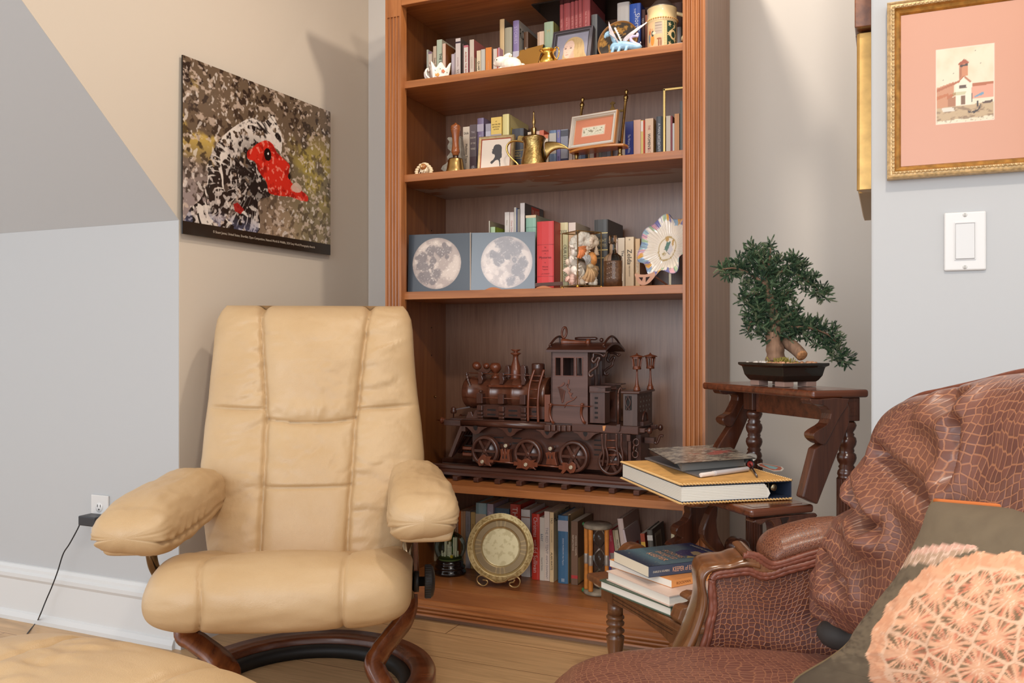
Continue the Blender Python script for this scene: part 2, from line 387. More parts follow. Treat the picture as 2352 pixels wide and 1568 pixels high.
def stain_mat():   # underside with a worn milky finish
    m, nt, b = _new('worn_underside'); tc = N(nt, 'ShaderNodeTexCoord')
    mp = N(nt, 'ShaderNodeMapping'); mp.inputs['Scale'].default_value = (3.0, 9.0, 3.0); nt.links.new(tc.outputs['Object'], mp.inputs[0])
    n = N(nt, 'ShaderNodeTexNoise', i_Scale=1.1, i_Detail=5.0, i_Roughness=.55, i_Distortion=1.2); nt.links.new(mp.outputs[0], n.inputs['Vector'])
    mp2 = N(nt, 'ShaderNodeMapping'); mp2.inputs['Scale'].default_value = (1.2, 22, 22); nt.links.new(tc.outputs['Object'], mp2.inputs[0])
    n2 = N(nt, 'ShaderNodeTexNoise', i_Scale=2.0, i_Detail=5.0); nt.links.new(mp2.outputs[0], n2.inputs['Vector'])
    cw = ramp(nt, n2.outputs['Fac'], [(.3, lin((136, 80, 40))), (.7, lin((170, 106, 58)))])
    sp = N(nt, 'ShaderNodeSeparateXYZ'); nt.links.new(tc.outputs['Object'], sp.inputs[0])
    ma = N(nt, 'ShaderNodeMath', operation='MULTIPLY_ADD'); ma.inputs[1].default_value = 1.5; ma.inputs[2].default_value = .04; nt.links.new(sp.outputs['Y'], ma.inputs[0])
    ad = N(nt, 'ShaderNodeMath', operation='ADD'); nt.links.new(ma.outputs[0], ad.inputs[0]); nt.links.new(n.outputs['Fac'], ad.inputs[1])
    f = ramp(nt, ad.outputs[0], [(.57, (0, 0, 0)), (.60, (1, 1, 1))])
    mx = N(nt, 'ShaderNodeMix', data_type='RGBA'); nt.links.new(f, mx.inputs[0]); nt.links.new(cw, mx.inputs[6]); mx.inputs[7].default_value = (*lin((178, 156, 142)), 1)
    nt.links.new(mx.outputs[2], b.inputs['Base Color']); b.inputs['Roughness'].default_value = .35; return m
STAIN = stain_mat()
for i, (z, zb) in enumerate(((Z1, 1.7384), (Z2, 1.4280), (Z3, 1.0386), (Z4, .4119))):
    m = MB().box((SX0+.001, YS, zb), (SX1-.001, YB-.001, z)); m.m = [1 if f == 0 and i == 1 else 0 for f in range(len(m.f))]
    for x in ((.28, .315, .6, .63) if i < 3 else (.2, .22)):   # filled nail holes on the shelf lip
        m.mat(2).lathe([(.0014, 0), (0, .0003)], (lerp(FI0, FI1, x), YS, (z+zb)/2), (0, -1, 0), 6)
    m.build('shelf', [WX, STAIN, plain((90, 50, 24), .6)], bc, bev=.0012)
MB().box((SX0+.001, YF+.001, .055), (SX1-.001, YB-.001, Z5)).build('bottom_shelf', WX, bc, bev=.0012)
m = MB(); pr = [(0, .068), (-.006, .066), (-.012, .058), (-.012, .053), (-.017, .051), (-.019, .047), (-.017, .043), (-.012, .042), (-.017, .039), (-.019, .035), (-.017, .031), (-.012, .030), (-.020, .027), (-.022, .022), (0, .022)]
pr = [(a, b-.006) for a, b in pr]
m.prism(pr, lambda a, b, t: V((t, YF+a, b)), KX0-.018, KX1+.018)
m.prism(pr, lambda a, b, t: V((KX1-a-.0005, t, b)), YF-.018, YB); m.build('base_moulding', WX, bc)
MB().box((KX0+.002, YF-.004, 0), (KX1-.002, YF+.06, .05)).build('plinth', plain((150, 116, 92), .6), bc)
for z in (.85, .95, 1.2, 1.3):      # shelf pin holes and a brass pin on the left side
    MB().lathe([(.0025, 0), (.0025, .0006)], (SX0, 2.72, z), (1, 0, 0), 8).build('pin_hole', plain((40, 22, 12), .8), bc)
MB().lathe([(.003, 0), (.003, .008), (.0015, .009)], (SX0, 2.74, .70), (1, 0, 0), 8).build('shelf_pin', plain((190, 160, 110), .3, 1), bc)

Z1, Z2, Z3, Z4, Z5 = [z+.0007 for z in (Z1, Z2, Z3, Z4, Z5)]
# ================================================================ books on the bookcase shelves
PAGE = plain((226, 214, 190), .85); PAGEW = plain((232, 226, 214), .85)
def book(x0, x1, yt, z, Y, dp, col, label, group, txt=(), hard=False, side=None, stxt=(), lean=0, page=None, bands=(), rough=.45, back=None, name='book', ztop=None):
    """x0,x1: spine edges and yt: its top, read off the photo on the plane of the spines; z: shelf."""
    a = onY(x0, yt, Y); b = onY(x1, yt, Y); xa, xb = a.x, b.x; zt = ztop or (a.z+b.z)/2; h = zt-z; wd = xb-xa
    r = thing(name, label, 'book', ((xa+xb)/2, Y+dp/2, z), 0, group)
    M = Matrix()
    if lean:
        p = V((xa if lean < 0 else xb, 0, z+.0005)); M = Matrix.Translation(p) @ Matrix.Rotation(math.radians(lean), 4, 'Y') @ Matrix.Translation(-p)
    t = min(.0026 if hard else .0009, wd*.2); ins = .004 if hard else .0006
    m = MB(M); mats = [plain(col, rough)]
    def mi(c, ro=None):
        q = plain(c, ro or rough)
        if q not in mats: mats.append(q)
        return mats.index(q)
    # spine with a softly rounded back, two boards
    if hard and wd > .012:
        pr = [(xa, Y+.004), (xa+wd*.08, Y+.0012), (xa+wd*.3, Y-.0004), (xb-wd*.3, Y-.0004), (xb-wd*.08, Y+.0012), (xb, Y+.004), (xb, Y+.007), (xa, Y+.007)]
        m.xy(pr, z, zt)
    else: m.box((xa, Y, z), (xb, Y+t, zt))
    m.mat(mi(back) if back else 0).box((xa, Y+t, z), (xa+t, Y+dp, zt))
    m.mat(mi(side) if side else 0).box((xb-t, Y+t, z), (xb, Y+dp, zt)).mat(0)
    for (f0, f1, c) in bands: m.mat(mi(c)).box((xa+.0001, Y-.0007, z+h*f0), (xb-.0001, Y+.0005, z+h*f1)).mat(0)
    for (body, fz, ln, sz, c, *o) in txt:
        o = o[0] if o else 'd'; k = mi(c); cz = z+h*fz; yy = Y-.0008
        if o == 'd': m.text(body, (lerp(xa, xb, .5), yy, cz), (0, 0, -1), (1, 0, 0), wd*sz, h*ln, k)
        elif o == 'd+': m.text(body, (lerp(xa, xb, .72), yy, cz), (0, 0, -1), (1, 0, 0), wd*sz, h*ln, k)
        elif o == 'd-': m.text(body, (lerp(xa, xb, .30), yy, cz), (0, 0, -1), (1, 0, 0), wd*sz, h*ln, k)
        else: m.text(body, (lerp(xa, xb, .5), yy, cz), (1, 0, 0), (0, 0, 1), h*sz, wd*ln, k)
    for s_ in stxt:
        if s_[0] == 'rect':
            _, a0, a1, b0, b1, c = s_; m.mat(mi(c)).box((xb-.0001, Y+dp*a0, z+h*b0), (xb+.0005, Y+dp*a1, z+h*b1)).mat(0)
        else:
            body, fy, fz, ln, sz, c = s_; m.text(body, (xb+.0003, Y+dp*fy, z+h*fz), (0, 1, 0), (0, 0, 1), h*sz, dp*ln, mi(c))
    m.build('cover', mats, r)
    MB(M).box((xa+t, Y+t+.0004, z+ins), (xb-t, Y+dp-ins, zt-ins)).build('page_block', page or PAGE, r)
    return r
K = (34, 28, 26); G1 = 'books on the top shelf'
Y1 = 2.60
B = lambda *a, **k: book(a[0], a[1], a[2], Z1, k.pop('Y', Y1), k.pop('dp', .12), a[3], a[4], G1, **k)
B(980, 983.6, 114, (196, 196, 180), 'thin pale grey-green booklet, leftmost book of the top shelf')
B(984, 992, 119, (232, 214, 194), 'slim cream paperback with faint red lettering beside the leftmost booklet', txt=[('LETTERS FROM', .55, .8, .4, (190, 120, 110))], bands=[(.95, 1, (150, 120, 140))])
B(995, 1002.2, 106, (226, 200, 170), 'slim cream paperback with tall brown lettering left of the pale green book', txt=[('Dylan Tho', .62, .62, .62, (80, 60, 40))])
B(1003.4, 1015, 91, (196, 206, 180), 'tall pale green book with bold black lettering behind the flowered basket', Y=2.59, dp=.16, txt=[('THE BEGINNI', .5, .62, .45, K, 'd+'), ('BEN', .38, .3, .4, K, 'd-')], side=(206, 200, 176))
B(1016.5, 1023.4, 100, (232, 196, 172), 'pinkish cream spine with brown yellow-lettered cover on the top shelf', Y=2.575, dp=.13, side=(128, 72, 30), stxt=[('LOST', .45, .80, .8, .1, (200, 150, 60)), ('AND', .5, .62, .6, .1, (206, 170, 50)), ('FOUND', .5, .46, .8, .1, (206, 170, 50))])
B(1037, 1043.5, 124, (204, 190, 196), 'short lilac-grey paperback just left of the tall white book', txt=[('THE', .28, .3, .55, (60, 60, 60))])
B(1043.8, 1046, 121, (170, 156, 156), 'very thin grey pamphlet against the tall white book, top shelf')
B(1046.5, 1057.6, 88, (226, 212, 204), 'tall white paperback with a dark round mark near its spine top', dp=.15, side=(96, 88, 82), txt=[('VOYAGE', .22, .42, .5, (150, 130, 120)), ('A NOVEL', .52, .3, .3, (190, 160, 160))], bands=[(.90, .935, (70, 56, 66))])
B(1062, 1065.2, 101, (90, 70, 66), 'thin dark mottled book squeezed before the red-lettered cream one', Y=2.603)
B(1065.4, 1075, 104, (230, 220, 208), 'cream paperback with red and green lettering and a pink side cover', side=(190, 90, 104), txt=[('ACROSS THE RIVER', .55, .8, .42, (190, 70, 60))], bands=[(.95, 1, (206, 120, 130))])
B(1078.8, 1088.5, 91, (220, 204, 186), 'tall cream spine with a rose-red leafy side cover on the top shelf', dp=.14, side=(186, 110, 106), stxt=[('rect', .05, .6, .02, .62, (206, 188, 160)), ('rect', .15, .3, .5, .66, (70, 96, 80)), ('rect', .12, .3, .2, .4, (180, 90, 80))], txt=[('GARDENS', .5, .5, .4, (196, 180, 160))])
B(1095, 1104, 116, (232, 214, 180), 'cream paperback lettered QUARTET in black on the top shelf', txt=[('QUARTET IN', .42, .74, .62, K)])
B(1105, 1114, 113, (206, 204, 192), 'greyish green paperback between the QUARTET book and the orange book', txt=[('A TIME', .24, .3, .55, (60, 74, 120))])
B(1115.5, 1129, 109, (234, 142, 62), 'bright orange paperback left of the white rabbit', side=(150, 130, 112), txt=[('ORANGE TREE', .4, .5, .28, (244, 190, 130))])
B(1133, 1141.5, 112, (226, 210, 196), 'cream paperback half hidden by the gilt plaque and rabbit', txt=[('MET', .6, .35, .5, (70, 66, 80))])
B(1141.7, 1144.3, 111, (196, 90, 70), 'sliver of a red book beside the gilt plaque')
B(1144.5, 1147, 109, (210, 160, 180), 'sliver of a pink book beside the gilt plaque')
B(1147.3, 1158.5, 44, (222, 190, 140), 'tall tan book with worn spine behind the gilt plaque', Y=2.63, dp=.17, hard=True, side=(120, 112, 98))
B(1159, 1176, 63, (176, 170, 146), 'faded grey-green cloth book behind the gilt plaque', Y=2.625, hard=True, dp=.14, side=(140, 132, 116))
B(1178, 1192, 47, (146, 130, 176), 'lavender hardback with a white lower spine and black-lettered cover', Y=2.62, dp=.18, hard=True, side=(196, 190, 180), bands=[(0, .50, (212, 206, 220))], stxt=[('ROC AGENTS', .5, .8, .92, .16, K)], txt=[('STORIES', .76, .3, .5, (196, 186, 214))])
B(1202.5, 1213, 73, (92, 62, 40), 'dark brown book with a small white emblem behind the gilt plaque', Y=2.622, dp=.14, hard=True, txt=[('8', .66, .4, .05, (220, 210, 190), 'h')])
B(1234.5, 1238, 74, (214, 180, 150), 'thin tan book beside the pale teal old book', Y=2.625)
B(1238.5, 1249, 72, (224, 196, 170), 'cream pink paperback with large black lettering beside the teal book', Y=2.615, txt=[('NILL', .3, .4, .6, K)])
B(1249.5, 1271, 50, (166, 186, 156), 'old pale teal cloth book with frayed top and gilt lettering', Y=2.62, dp=.15, hard=True, txt=[('TO OIL', .42, .4, .3, (110, 130, 100)), ('M', .83, .3, .06, (206, 190, 130), 'h')], side=(150, 150, 90))
vols = [(1285.5, 1294), (1294.6, 1310), (1310.6, 1319), (1319.6, 1328), (1328.4, 1337), (1337.6, 1355)]
nm = ['leftmost, with a narrow spine', 'second from the left, with a wide spine', 'third from the left', 'fourth from the left', 'fifth from the left, with tightly set lettering', 'rightmost, with the widest spine']
for i, (a, b) in enumerate(vols):
    B(a, b, 0, (176, 84, 84), 'maroon set volume above the portrait photo, %s' % nm[i], Y=2.632-.004*i, dp=.16, ztop=2.0, hard=True, txt=[('Vol. %s No. %d' % (['I', 'II', 'III', 'IV', 'V', 'VI'][i], i+1), .72, .5, .42 if i not in (1, 5) else .24, (224, 170, 160))])
B(1358, 1372, 33, (104, 104, 104), 'worn grey cloth book right of the portrait photo frame', Y=2.60, dp=.17, hard=True, side=(84, 84, 92))
B(1417.5, 1445, 5, (196, 190, 184), 'wide pale grey hardback behind the round carved plate', Y=2.615, dp=.19, hard=True, txt=[('P', .6, .3, .25, (130, 120, 120)), ('L', .5, .3, .2, (130, 120, 120))], side=(200, 196, 190))
B(1445.5, 1471.5, 8, (44, 82, 170), 'wide blue hardback with tall white script behind the dragon', Y=2.61, dp=.2, hard=True, txt=[('THE', .88, .12, .16, (226, 226, 236)), ('Short Stories', .56, .55, .42, (226, 226, 236), 'd+')], side=(30, 50, 120))
B(1472, 1482, 22, (70, 34, 30), 'dark maroon hardback with silver ornament between blue book and stein', Y=2.62, dp=.16, hard=True, txt=[('8', .8, .5, .09, (150, 140, 140), 'h')])
B(1482.3, 1490, 34, (160, 90, 60), 'reddish tan book just left of the stein', Y=2.60, dp=.14)
B(1553, 1564, 62, (112, 108, 106), 'dark grey book right of the stein', Y=2.56, dp=.14, hard=True)
B(1543, 1566, 6, (96, 60, 46), 'brown book standing in the corner behind the stein', Y=2.70, dp=.11, hard=True)
# large black folio lying on the maroon set
p0 = onY(1220.5, 13, 2.60)
r = thing('folio', 'large black folio lying flat on top of the maroon volumes', 'book', (-.86, 2.70, 2.0005), 0, G1)
m = MB().box((p0.x, 2.60, 2.0006), (p0.x+.31, 2.82, 2.0046))
m.build('cover', plain((30, 26, 22), .25), r)

G2 = 'books on the second shelf'; Y2 = 2.635
B = lambda *a, **k: book(a[0], a[1], a[2], Z2, k.pop('Y', Y2), k.pop('dp', .14), a[3], a[4], G2, **k)
B(1063.5, 1078.5, 291, (226, 208, 186), 'worn cream paperback with black script beside the handbell', txt=[('Uncle', .88, .7, .05, K, 'h'), ('Madame Tracy', .5, .66, .4, (70, 60, 54))])
B(1079, 1094.5, 286, (104, 90, 92), 'charcoal paperback with pale spaced lettering left of the silhouette', txt=[('THE', .86, .5, .035, (200, 190, 190), 'h'), ('SHADOW', .76, .8, .03, (220, 206, 190), 'h'), ('OF THE', .66, .7, .03, (220, 206, 190), 'h'), ('WIND', .56, .7, .035, (220, 206, 190), 'h'), ('ISABEL', .14, .3, .4, (230, 220, 220))], bands=[(.24, .42, (84, 62, 66))])
B(1096, 1111, 271, (132, 116, 146), 'purple foil hardback above the left end of the silhouette frame', hard=True, txt=[('LOST', .66, .5, .3, (226, 220, 226))], bands=[(.78, .90, (186, 176, 190))], rough=.3)
B(1115.5, 1127.5, 284, (170, 164, 176), 'lilac and white paperback between purple and yellow books', bands=[(.55, .86, (200, 196, 206))])
B(1128, 1152, 269, (240, 204, 110), 'yellow paperback with a small house above the silhouette frame', bands=[(.35, .72, (186, 172, 168))], txt=[('#1', .93, .2, .02, K, 'h'), ('NEW YORK TIMES', .88, .8, .022, K, 'h'), ('BESTSELLING', .84, .7, .02, K, 'h'), ('AUTHOR', .80, .5, .02, K, 'h'), ('^', .60, .9, .12, (196, 130, 100), 'h')])
B(1154, 1169, 262, (232, 218, 150), 'tall pale yellow book with a flower patterned side cover', dp=.17, side=(222, 208, 140), stxt=[('rect', .1, .45, .55, .8, (206, 180, 60)), ('rect', .55, .9, .45, .62, (206, 180, 60))], hard=True, rough=.3)
B(1175.5, 1203, 295, (74, 74, 80), 'thick dark grey leatherette book stamped BIBLE behind the coffee pot', Y=2.63, hard=True, txt=[('HOLY', .48, .5, .04, (200, 176, 110), 'h'), ('BIBLE', .42, .5, .045, (200, 176, 110), 'h')], side=(60, 48, 42), bands=[(.36, .37, (200, 176, 110)), (.53, .54, (200, 176, 110))])
B(1212, 1221, 303, (214, 196, 170), 'small cream book just left of the coffee pot finial')
B(1231, 1239, 301, (220, 180, 160), 'pink-beige book right of the coffee pot finial')
B(1239.5, 1249, 299, (216, 120, 92), 'coral red book above the coffee pot spout', side=(190, 70, 40), bands=[(.3, .72, (120, 120, 130))])
B(1250, 1259, 309, (236, 220, 196), 'short cream book with an orange top above the spout', bands=[(.9, 1, (226, 130, 90))])
B(1261.5, 1277.5, 299, (110, 130, 160), 'glossy blue-grey hardback behind the coffee pot spout', hard=True, rough=.2, bands=[(.45, .93, (196, 190, 180))])
B(1279, 1287, 298, (126, 122, 172), 'lavender blue slim paperback behind the spout tip', txt=[('GOLD', .88, .2, .4, (210, 190, 130)), ('RIVER', .3, .3, .5, (90, 80, 130))])
B(1288, 1304.5, 297, (150, 152, 164), 'grey-blue striped paperback lettered INTO beside the easel', txt=[('INTO', .14, .85, .09, (40, 40, 50), 'h')], bands=[(.84, .98, (84, 86, 96)), (.24, .32, (60, 60, 84))])
xs = [(1306.5, 1314, (210, 186, 168), 'pale pink-beige'), (1315, 1322.5, (180, 160, 140), 'dull tan'), (1323, 1330, (130, 126, 120), 'grey'), (1330.4, 1335.5, (128, 140, 160), 'pale blue'), (1336, 1344.5, (98, 118, 150), 'blue-grey'), (1345, 1350, (50, 44, 44), 'black'), (1350.4, 1353.8, (200, 170, 120), 'tan sliver of a'), (1354.4, 1364, (226, 216, 206), 'white'), (1364.4, 1369, (130, 46, 36), 'dark red'), (1369.5, 1375, (176, 146, 126), 'beige brown'), (1375.5, 1382, (150, 160, 160), 'pale grey-green'), (1382.5, 1393.5, (146, 150, 160), 'silvery grey'), (1394, 1402.5, (150, 164, 180), 'light steel blue'), (1403, 1407, (160, 110, 60), 'orange-brown'), (1408.5, 1420, (130, 124, 130), 'slate grey')]
for i, (a, b, c, n) in enumerate(xs):
    B(a, b, 318+(i % 4)*2, c, '%s book seen low behind the easel shelf' % n)
B(1429, 1435.5, 280, (196, 184, 170), 'pale grey slim book just right of the brass easel')
B(1436, 1454.5, 279, (58, 66, 130), 'navy paperback with white lettering on the second shelf', txt=[('The Woman in White . Wilkie Collins', .36, .7, .30, (206, 206, 220))], rough=.25)
B(1455.5, 1471.5, 275, (224, 176, 152), 'pinkish tan paperback right of the navy one on the second shelf', txt=[('NOVELS', .12, .2, .3, (150, 110, 100))])
B(1472.3, 1477.3, 276, (222, 200, 120), 'slim yellow spine with a white top on the second shelf', bands=[(.75, .98, (236, 226, 214))])
B(1477.6, 1481, 276, (206, 70, 34), 'slim orange-red spine on the second shelf')
B(1482, 1500.5, 272, (220, 188, 158), 'worn tan paperback with red and black lettering on the second shelf', Y=2.625, side=(190, 140, 80), txt=[('THE', .8, .1, .3, (190, 110, 100)), ("WOMEN'S", .5, .34, .36, K), ('ROOM', .22, .3, .36, (190, 110, 100))])
B(1507, 1521.5, 267, (82, 86, 92), 'dark slate hardback with silver lettering beside the brass stand', Y=2.62, hard=True, txt=[('A MAN WITHOUT', .55, .6, .38, (196, 196, 200)), ('A COUNTRY', .5, .5, .2, (196, 196, 200), 'd-')], rough=.25)
B(1524, 1528, 268, (60, 56, 56), 'black sliver of a book behind the brass stand')
B(1530, 1540, 266, (210, 198, 180), 'cream book between the brass stand and a maroon book')
B(1540.4, 1544.4, 266, (140, 60, 66), 'thin maroon book near the right end of the second shelf', side=(110, 60, 50))
B(1544.8, 1549, 283, (206, 206, 206), 'short white sliver of a book near the right end, second shelf')
B(1549.5, 1560, 261, (222, 160, 104), 'orange-tan paperback, second from the right on the second shelf')
B(1561, 1570, 232, (110, 112, 110), 'tall mottled grey book, rightmost on the second shelf', hard=True)

G3 = 'books on the third shelf'; Y3 = 2.65
B = lambda *a, **k: book(a[0], a[1], a[2], Z3, k.pop('Y', Y3), k.pop('dp', .15), a[3], a[4], G3, **k)
B(1123, 1125, 507, (220, 214, 196), 'thin white board book with a grey side behind the moon pages', dp=.16, side=(170, 156, 132))
B(1126, 1137, 521, (190, 214, 170), 'small lime green book behind the moon pages', Y=2.64, side=(160, 180, 70), hard=True)
B(1159.5, 1169.8, 487, (226, 216, 206), 'white paperback, left of the two matching whites behind the moon pages', txt=[('Alice', .87, .12, .4, (190, 180, 166)), ('THE', .66, .1, .4, (80, 70, 70))])
B(1171, 1180.2, 487, (230, 216, 208), 'white paperback with pink lettering, right of the two matching whites', txt=[('Oscar Dane', .82, .2, .4, (206, 150, 140)), ('THE', .66, .1, .4, (80, 70, 70))])
B(1181, 1185.6, 476, (206, 200, 186), 'thin cream booklet with a ragged blue edge behind the moon pages')
B(1186, 1188.3, 478, (60, 74, 120), 'thin dark blue booklet behind the moon pages')
B(1188.6, 1193.8, 480, (150, 140, 124), 'thin olive grey booklet beside the tallest white book')
B(1195, 1205, 466, (228, 218, 212), 'tallest white book with a dark cover and red panel behind the moon pages', dp=.17, side=(88, 82, 78), stxt=[('rect', .36, .78, .88, .985, (196, 60, 36)), ('BLAISE', .57, .93, .36, .05, (230, 190, 170))])
B(1207.5, 1231, 494, (150, 192, 170), 'teal hardback with a cream top edge above the moon pages', dp=.16, hard=True, side=(170, 176, 150), bands=[(.965, 1, (230, 206, 170)), (.84, .846, (110, 150, 130))], txt=[('II', .72, .2, .05, (200, 220, 196), 'h')])
B(1233, 1272, 508, (206, 56, 56), 'thick bright red hardback with black titling beside the moon pages', Y=2.57, dp=.17, hard=True, side=(170, 40, 30), txt=[('THE', .62, .12, .022, (110, 24, 24), 'h'), ('COMPLETE', .57, .4, .02, (110, 24, 24), 'h'), ('OF', .53, .08, .016, (110, 24, 24), 'h'), ('Mysteries', .47, .72, .045, (90, 20, 24), 'h'), ('by', .4, .08, .02, (110, 24, 24), 'h'), ('Winnie', .34, .4, .022, (110, 24, 24), 'h'), ('Together', .3, .45, .022, (110, 24, 24), 'h'), ('J. B. STAPLEY', .235, .6, .022, (110, 24, 24), 'h')], bands=[(.66, .663, (110, 24, 24)), (.2, .203, (110, 24, 24))])
B(1282.5, 1304, 511, (226, 214, 166), 'pale yellow book with a dark lattice pattern behind the glass box', Y=2.63, hard=True, txt=[('XXXX', .86, .85, .06, (70, 80, 70), 'h'), ('OUR LITTLE HOUSE', .4, .66, .3, (90, 80, 60), 'd+')])
B(1306, 1322, 511, (232, 214, 200), 'peach and white book behind the top of the glass box', Y=2.63, side=(206, 190, 166), bands=[(.5, .86, (236, 190, 150))])
B(1364.5, 1396, 504, (72, 70, 68), 'thick black hardback with gold bands behind the glass box', Y=2.63, dp=.17, hard=True, side=(62, 54, 46), bands=[(.80, .815, (210, 190, 130)), (.56, .575, (210, 190, 130)), (.45, .46, (210, 190, 130))], txt=[('BRIGHT', .70, .8, .045, (206, 190, 150), 'h'), ('QUOTES', .63, .8, .045, (206, 190, 150), 'h')])
B(1411, 1418, 550, (220, 196, 184), 'slim pinkish white paperback behind the glass bottle')
B(1419.5, 1434.5, 546, (224, 206, 182), 'cream paperback with a black word near its top, right of the bottle', txt=[('The', .7, .12, .4, K, 'd+'), ('WRITER', .5, .3, .22, (150, 130, 110))])
B(1436.5, 1455.5, 544, (230, 206, 172), 'cream paperback with large black handwritten script on the third shelf', Y=2.64, txt=[('Zelda', .62, .3, .55, K), ('A BIOGRAPHY', .36, .3, .16, (110, 90, 70)), ('o', .95, .2, .04, K, 'h')])
B(1459.5, 1469.5, 548, (216, 178, 132), 'tan paperback lettered in white left of the fluted plate', Y=2.63, txt=[('ISAK DINESEN', .55, .66, .55, (240, 230, 210))])

G5 = 'books on the bottom shelf'
B = lambda *a, **k: book(a[0], a[1], a[2], Z5, k.pop('Y', 2.70), k.pop('dp', .12), a[3], a[4], G5, **k)
B(992, 1001, 1236, (206, 190, 160), 'cream book low behind the snow globe at the left end', Y=2.74, dp=.085)
B(1034.5, 1043, 1180, (84, 140, 66), 'slim green book above the snow globe', bands=[(.5, .8, (66, 116, 50))], txt=[('O', .7, .4, .06, (40, 70, 30), 'h')])
B(1044.5, 1052, 1187, (230, 186, 156), 'short peach book above the snow globe', txt=[('NANCY', .7, .4, .5, (90, 50, 40))])
B(1053, 1058.2, 1173.5, (240, 120, 40), 'slim vivid orange book above the snow globe')
B(1058.6, 1063.5, 1173.5, (216, 176, 136), 'slim light tan book right of the vivid orange one')
B(1064, 1069, 1173.5, (206, 164, 126), 'slim darker tan book left of the grey-blue spine')
B(1069.6, 1080, 1174, (170, 166, 168), 'grey-blue paperback left of the brass plate', txt=[('JUDITH MERTON', .78, .3, .35, (90, 90, 100)), ('Life', .5, .2, .6, (110, 120, 130))])
B(1081.5, 1091.5, 1176, (224, 190, 120), 'yellow paperback with orange lettering left of the brass plate', txt=[('ROBERT', .7, .3, .4, (190, 120, 60))])
B(1092.5, 1117, 1155, (150, 186, 192), 'teal and sand patterned hardback above the brass plate', dp=.14, hard=True, Y=2.685, bands=[(.55, .84, (206, 188, 160))], rough=.25)
B(1119, 1133, 1157, (186, 172, 184), 'lilac book with pale letters above the brass plate', dp=.13, Y=2.69, txt=[('AVALON', .75, .4, .5, (226, 220, 230))])
B(1136.5, 1170, 1167, (74, 98, 116), 'wide dark blue book with silver lettering above the brass plate', Y=2.70, bands=[], txt=[('THE SERPENT', .92, .6, .03, (190, 200, 206), 'h'), ('COMPANION', .87, .6, .03, (190, 200, 206), 'h')])
B(1171.5, 1195, 1158, (190, 64, 48), 'red hardback lettered THE above the brass plate', hard=True, dp=.13, Y=2.69, txt=[('THE', .86, .22, .5, (236, 206, 190))], rough=.25)
B(1196.5, 1217, 1170, (226, 216, 206), 'wide white book with a brown stripe right of the brass plate top', dp=.14, Y=2.68, bands=[(.88, .895, (150, 90, 60))], txt=[('CO', .64, .2, .5, (150, 140, 130))], hard=True)
B(1221, 1239, 1180, (200, 56, 40), 'red hardback with silver script right of the brass plate', Y=2.66, dp=.15, hard=True, txt=[('Christmas', .8, .3, .5, (230, 200, 196)), ('with', .56, .1, .34, (230, 200, 196)), ('Ed Sullivan', .3, .4, .5, (230, 200, 196))], rough=.3)
B(1239.8, 1249.8, 1188, (228, 216, 200), 'slim white paperback right of the red Christmas hardback', Y=2.66, dp=.14, txt=[('EASY', .68, .18, .5, (60, 84, 110)), ('Imperial Garden', .26, .34, .4, (120, 116, 110))])
B(1250.4, 1262.2, 1174, (230, 212, 196), 'tall cream white paperback between a slim white book and the tan one', Y=2.662, dp=.15, txt=[('THE RED TENT', .58, .4, .5, (150, 140, 140)), ('ANITA DIAMANT', .2, .34, .4, (160, 150, 150))])
B(1263, 1271.5, 1176, (230, 200, 152), 'tan paperback with black lettered side cover left of the blue book', Y=2.655, dp=.15, side=(220, 196, 156), txt=[('TAO', .88, .1, .5, K), ('THE WATERCOURSE', .66, .28, .24, (110, 90, 60)), ('ALAN WATTS', .3, .26, .5, K)], stxt=[('ALAN WATTS', .5, .92, .96, .12, K)])
B(1281.5, 1305, 1184, (66, 110, 146), 'blue hardback with a thin frame line and small photo on its spine', Y=2.655, dp=.16, hard=True, side=(150, 130, 96), bands=[(.77, .93, (176, 170, 176))], txt=[('ANNE MORROW: Her Papers', .47, .44, .18, (210, 216, 224)), ('III', .05, .3, .05, (210, 216, 224), 'h')])
B(1306, 1311, 1180, (206, 176, 128), 'tall tan book squeezed right of the blue hardback', Y=2.68, dp=.13, side=(196, 164, 116))
B(1312, 1327, 1197, (122, 92, 72), 'brown paperback with two lines of white lettering left of the hourglass', Y=2.655, dp=.15, side=(110, 84, 52), txt=[('MEMORIES, DREAMS,', .62, .5, .26, (226, 206, 180), 'd+'), ('REFLECTIONS', .66, .34, .26, (226, 206, 180), 'd-')], bands=[(.1, .15, (190, 60, 60))], stxt=[('rect', .05, .5, .02, .42, (190, 156, 100))])
B(1404.5, 1410, 1235, (196, 110, 150), 'slim pink and blue paperback leaning right of the hourglass', Y=2.66, lean=-8, bands=[(0, .55, (70, 80, 150))])
B(1408.5, 1423, 1217, (206, 66, 84), 'pink-red paperback with a small photo leaning beside the hourglass', Y=2.668, lean=-8, bands=[(.16, .6, (190, 180, 170))], txt=[('Anais', .85, .14, .3, (240, 190, 190), 'd+'), ('Twins', .85, .14, .3, (240, 190, 190), 'd-')])
B(1424.5, 1428.5, 1218, (206, 190, 150), 'slim cream book leaning between the pink-red and the black-lettered cream book', Y=2.668, lean=-8)
B(1429, 1437, 1218, (222, 204, 170), 'cream book with large black capitals leaning on the bottom shelf', Y=2.668, lean=-8, txt=[('MAUGHAM', .72, .4, .55, K)])
B(1440, 1453, 1192, (216, 190, 178), 'large pale pink hardback leaning highest on the bottom shelf', Y=2.64, dp=.18, lean=-8, hard=True, side=(170, 136, 118))
B(1460, 1464.5, 1216, (206, 186, 186), 'thin lilac-white booklet leaning with its cover showing', Y=2.62, dp=.16, lean=-12, side=(186, 164, 158), stxt=[('rect', .55, .75, .55, .72, (196, 70, 40))])
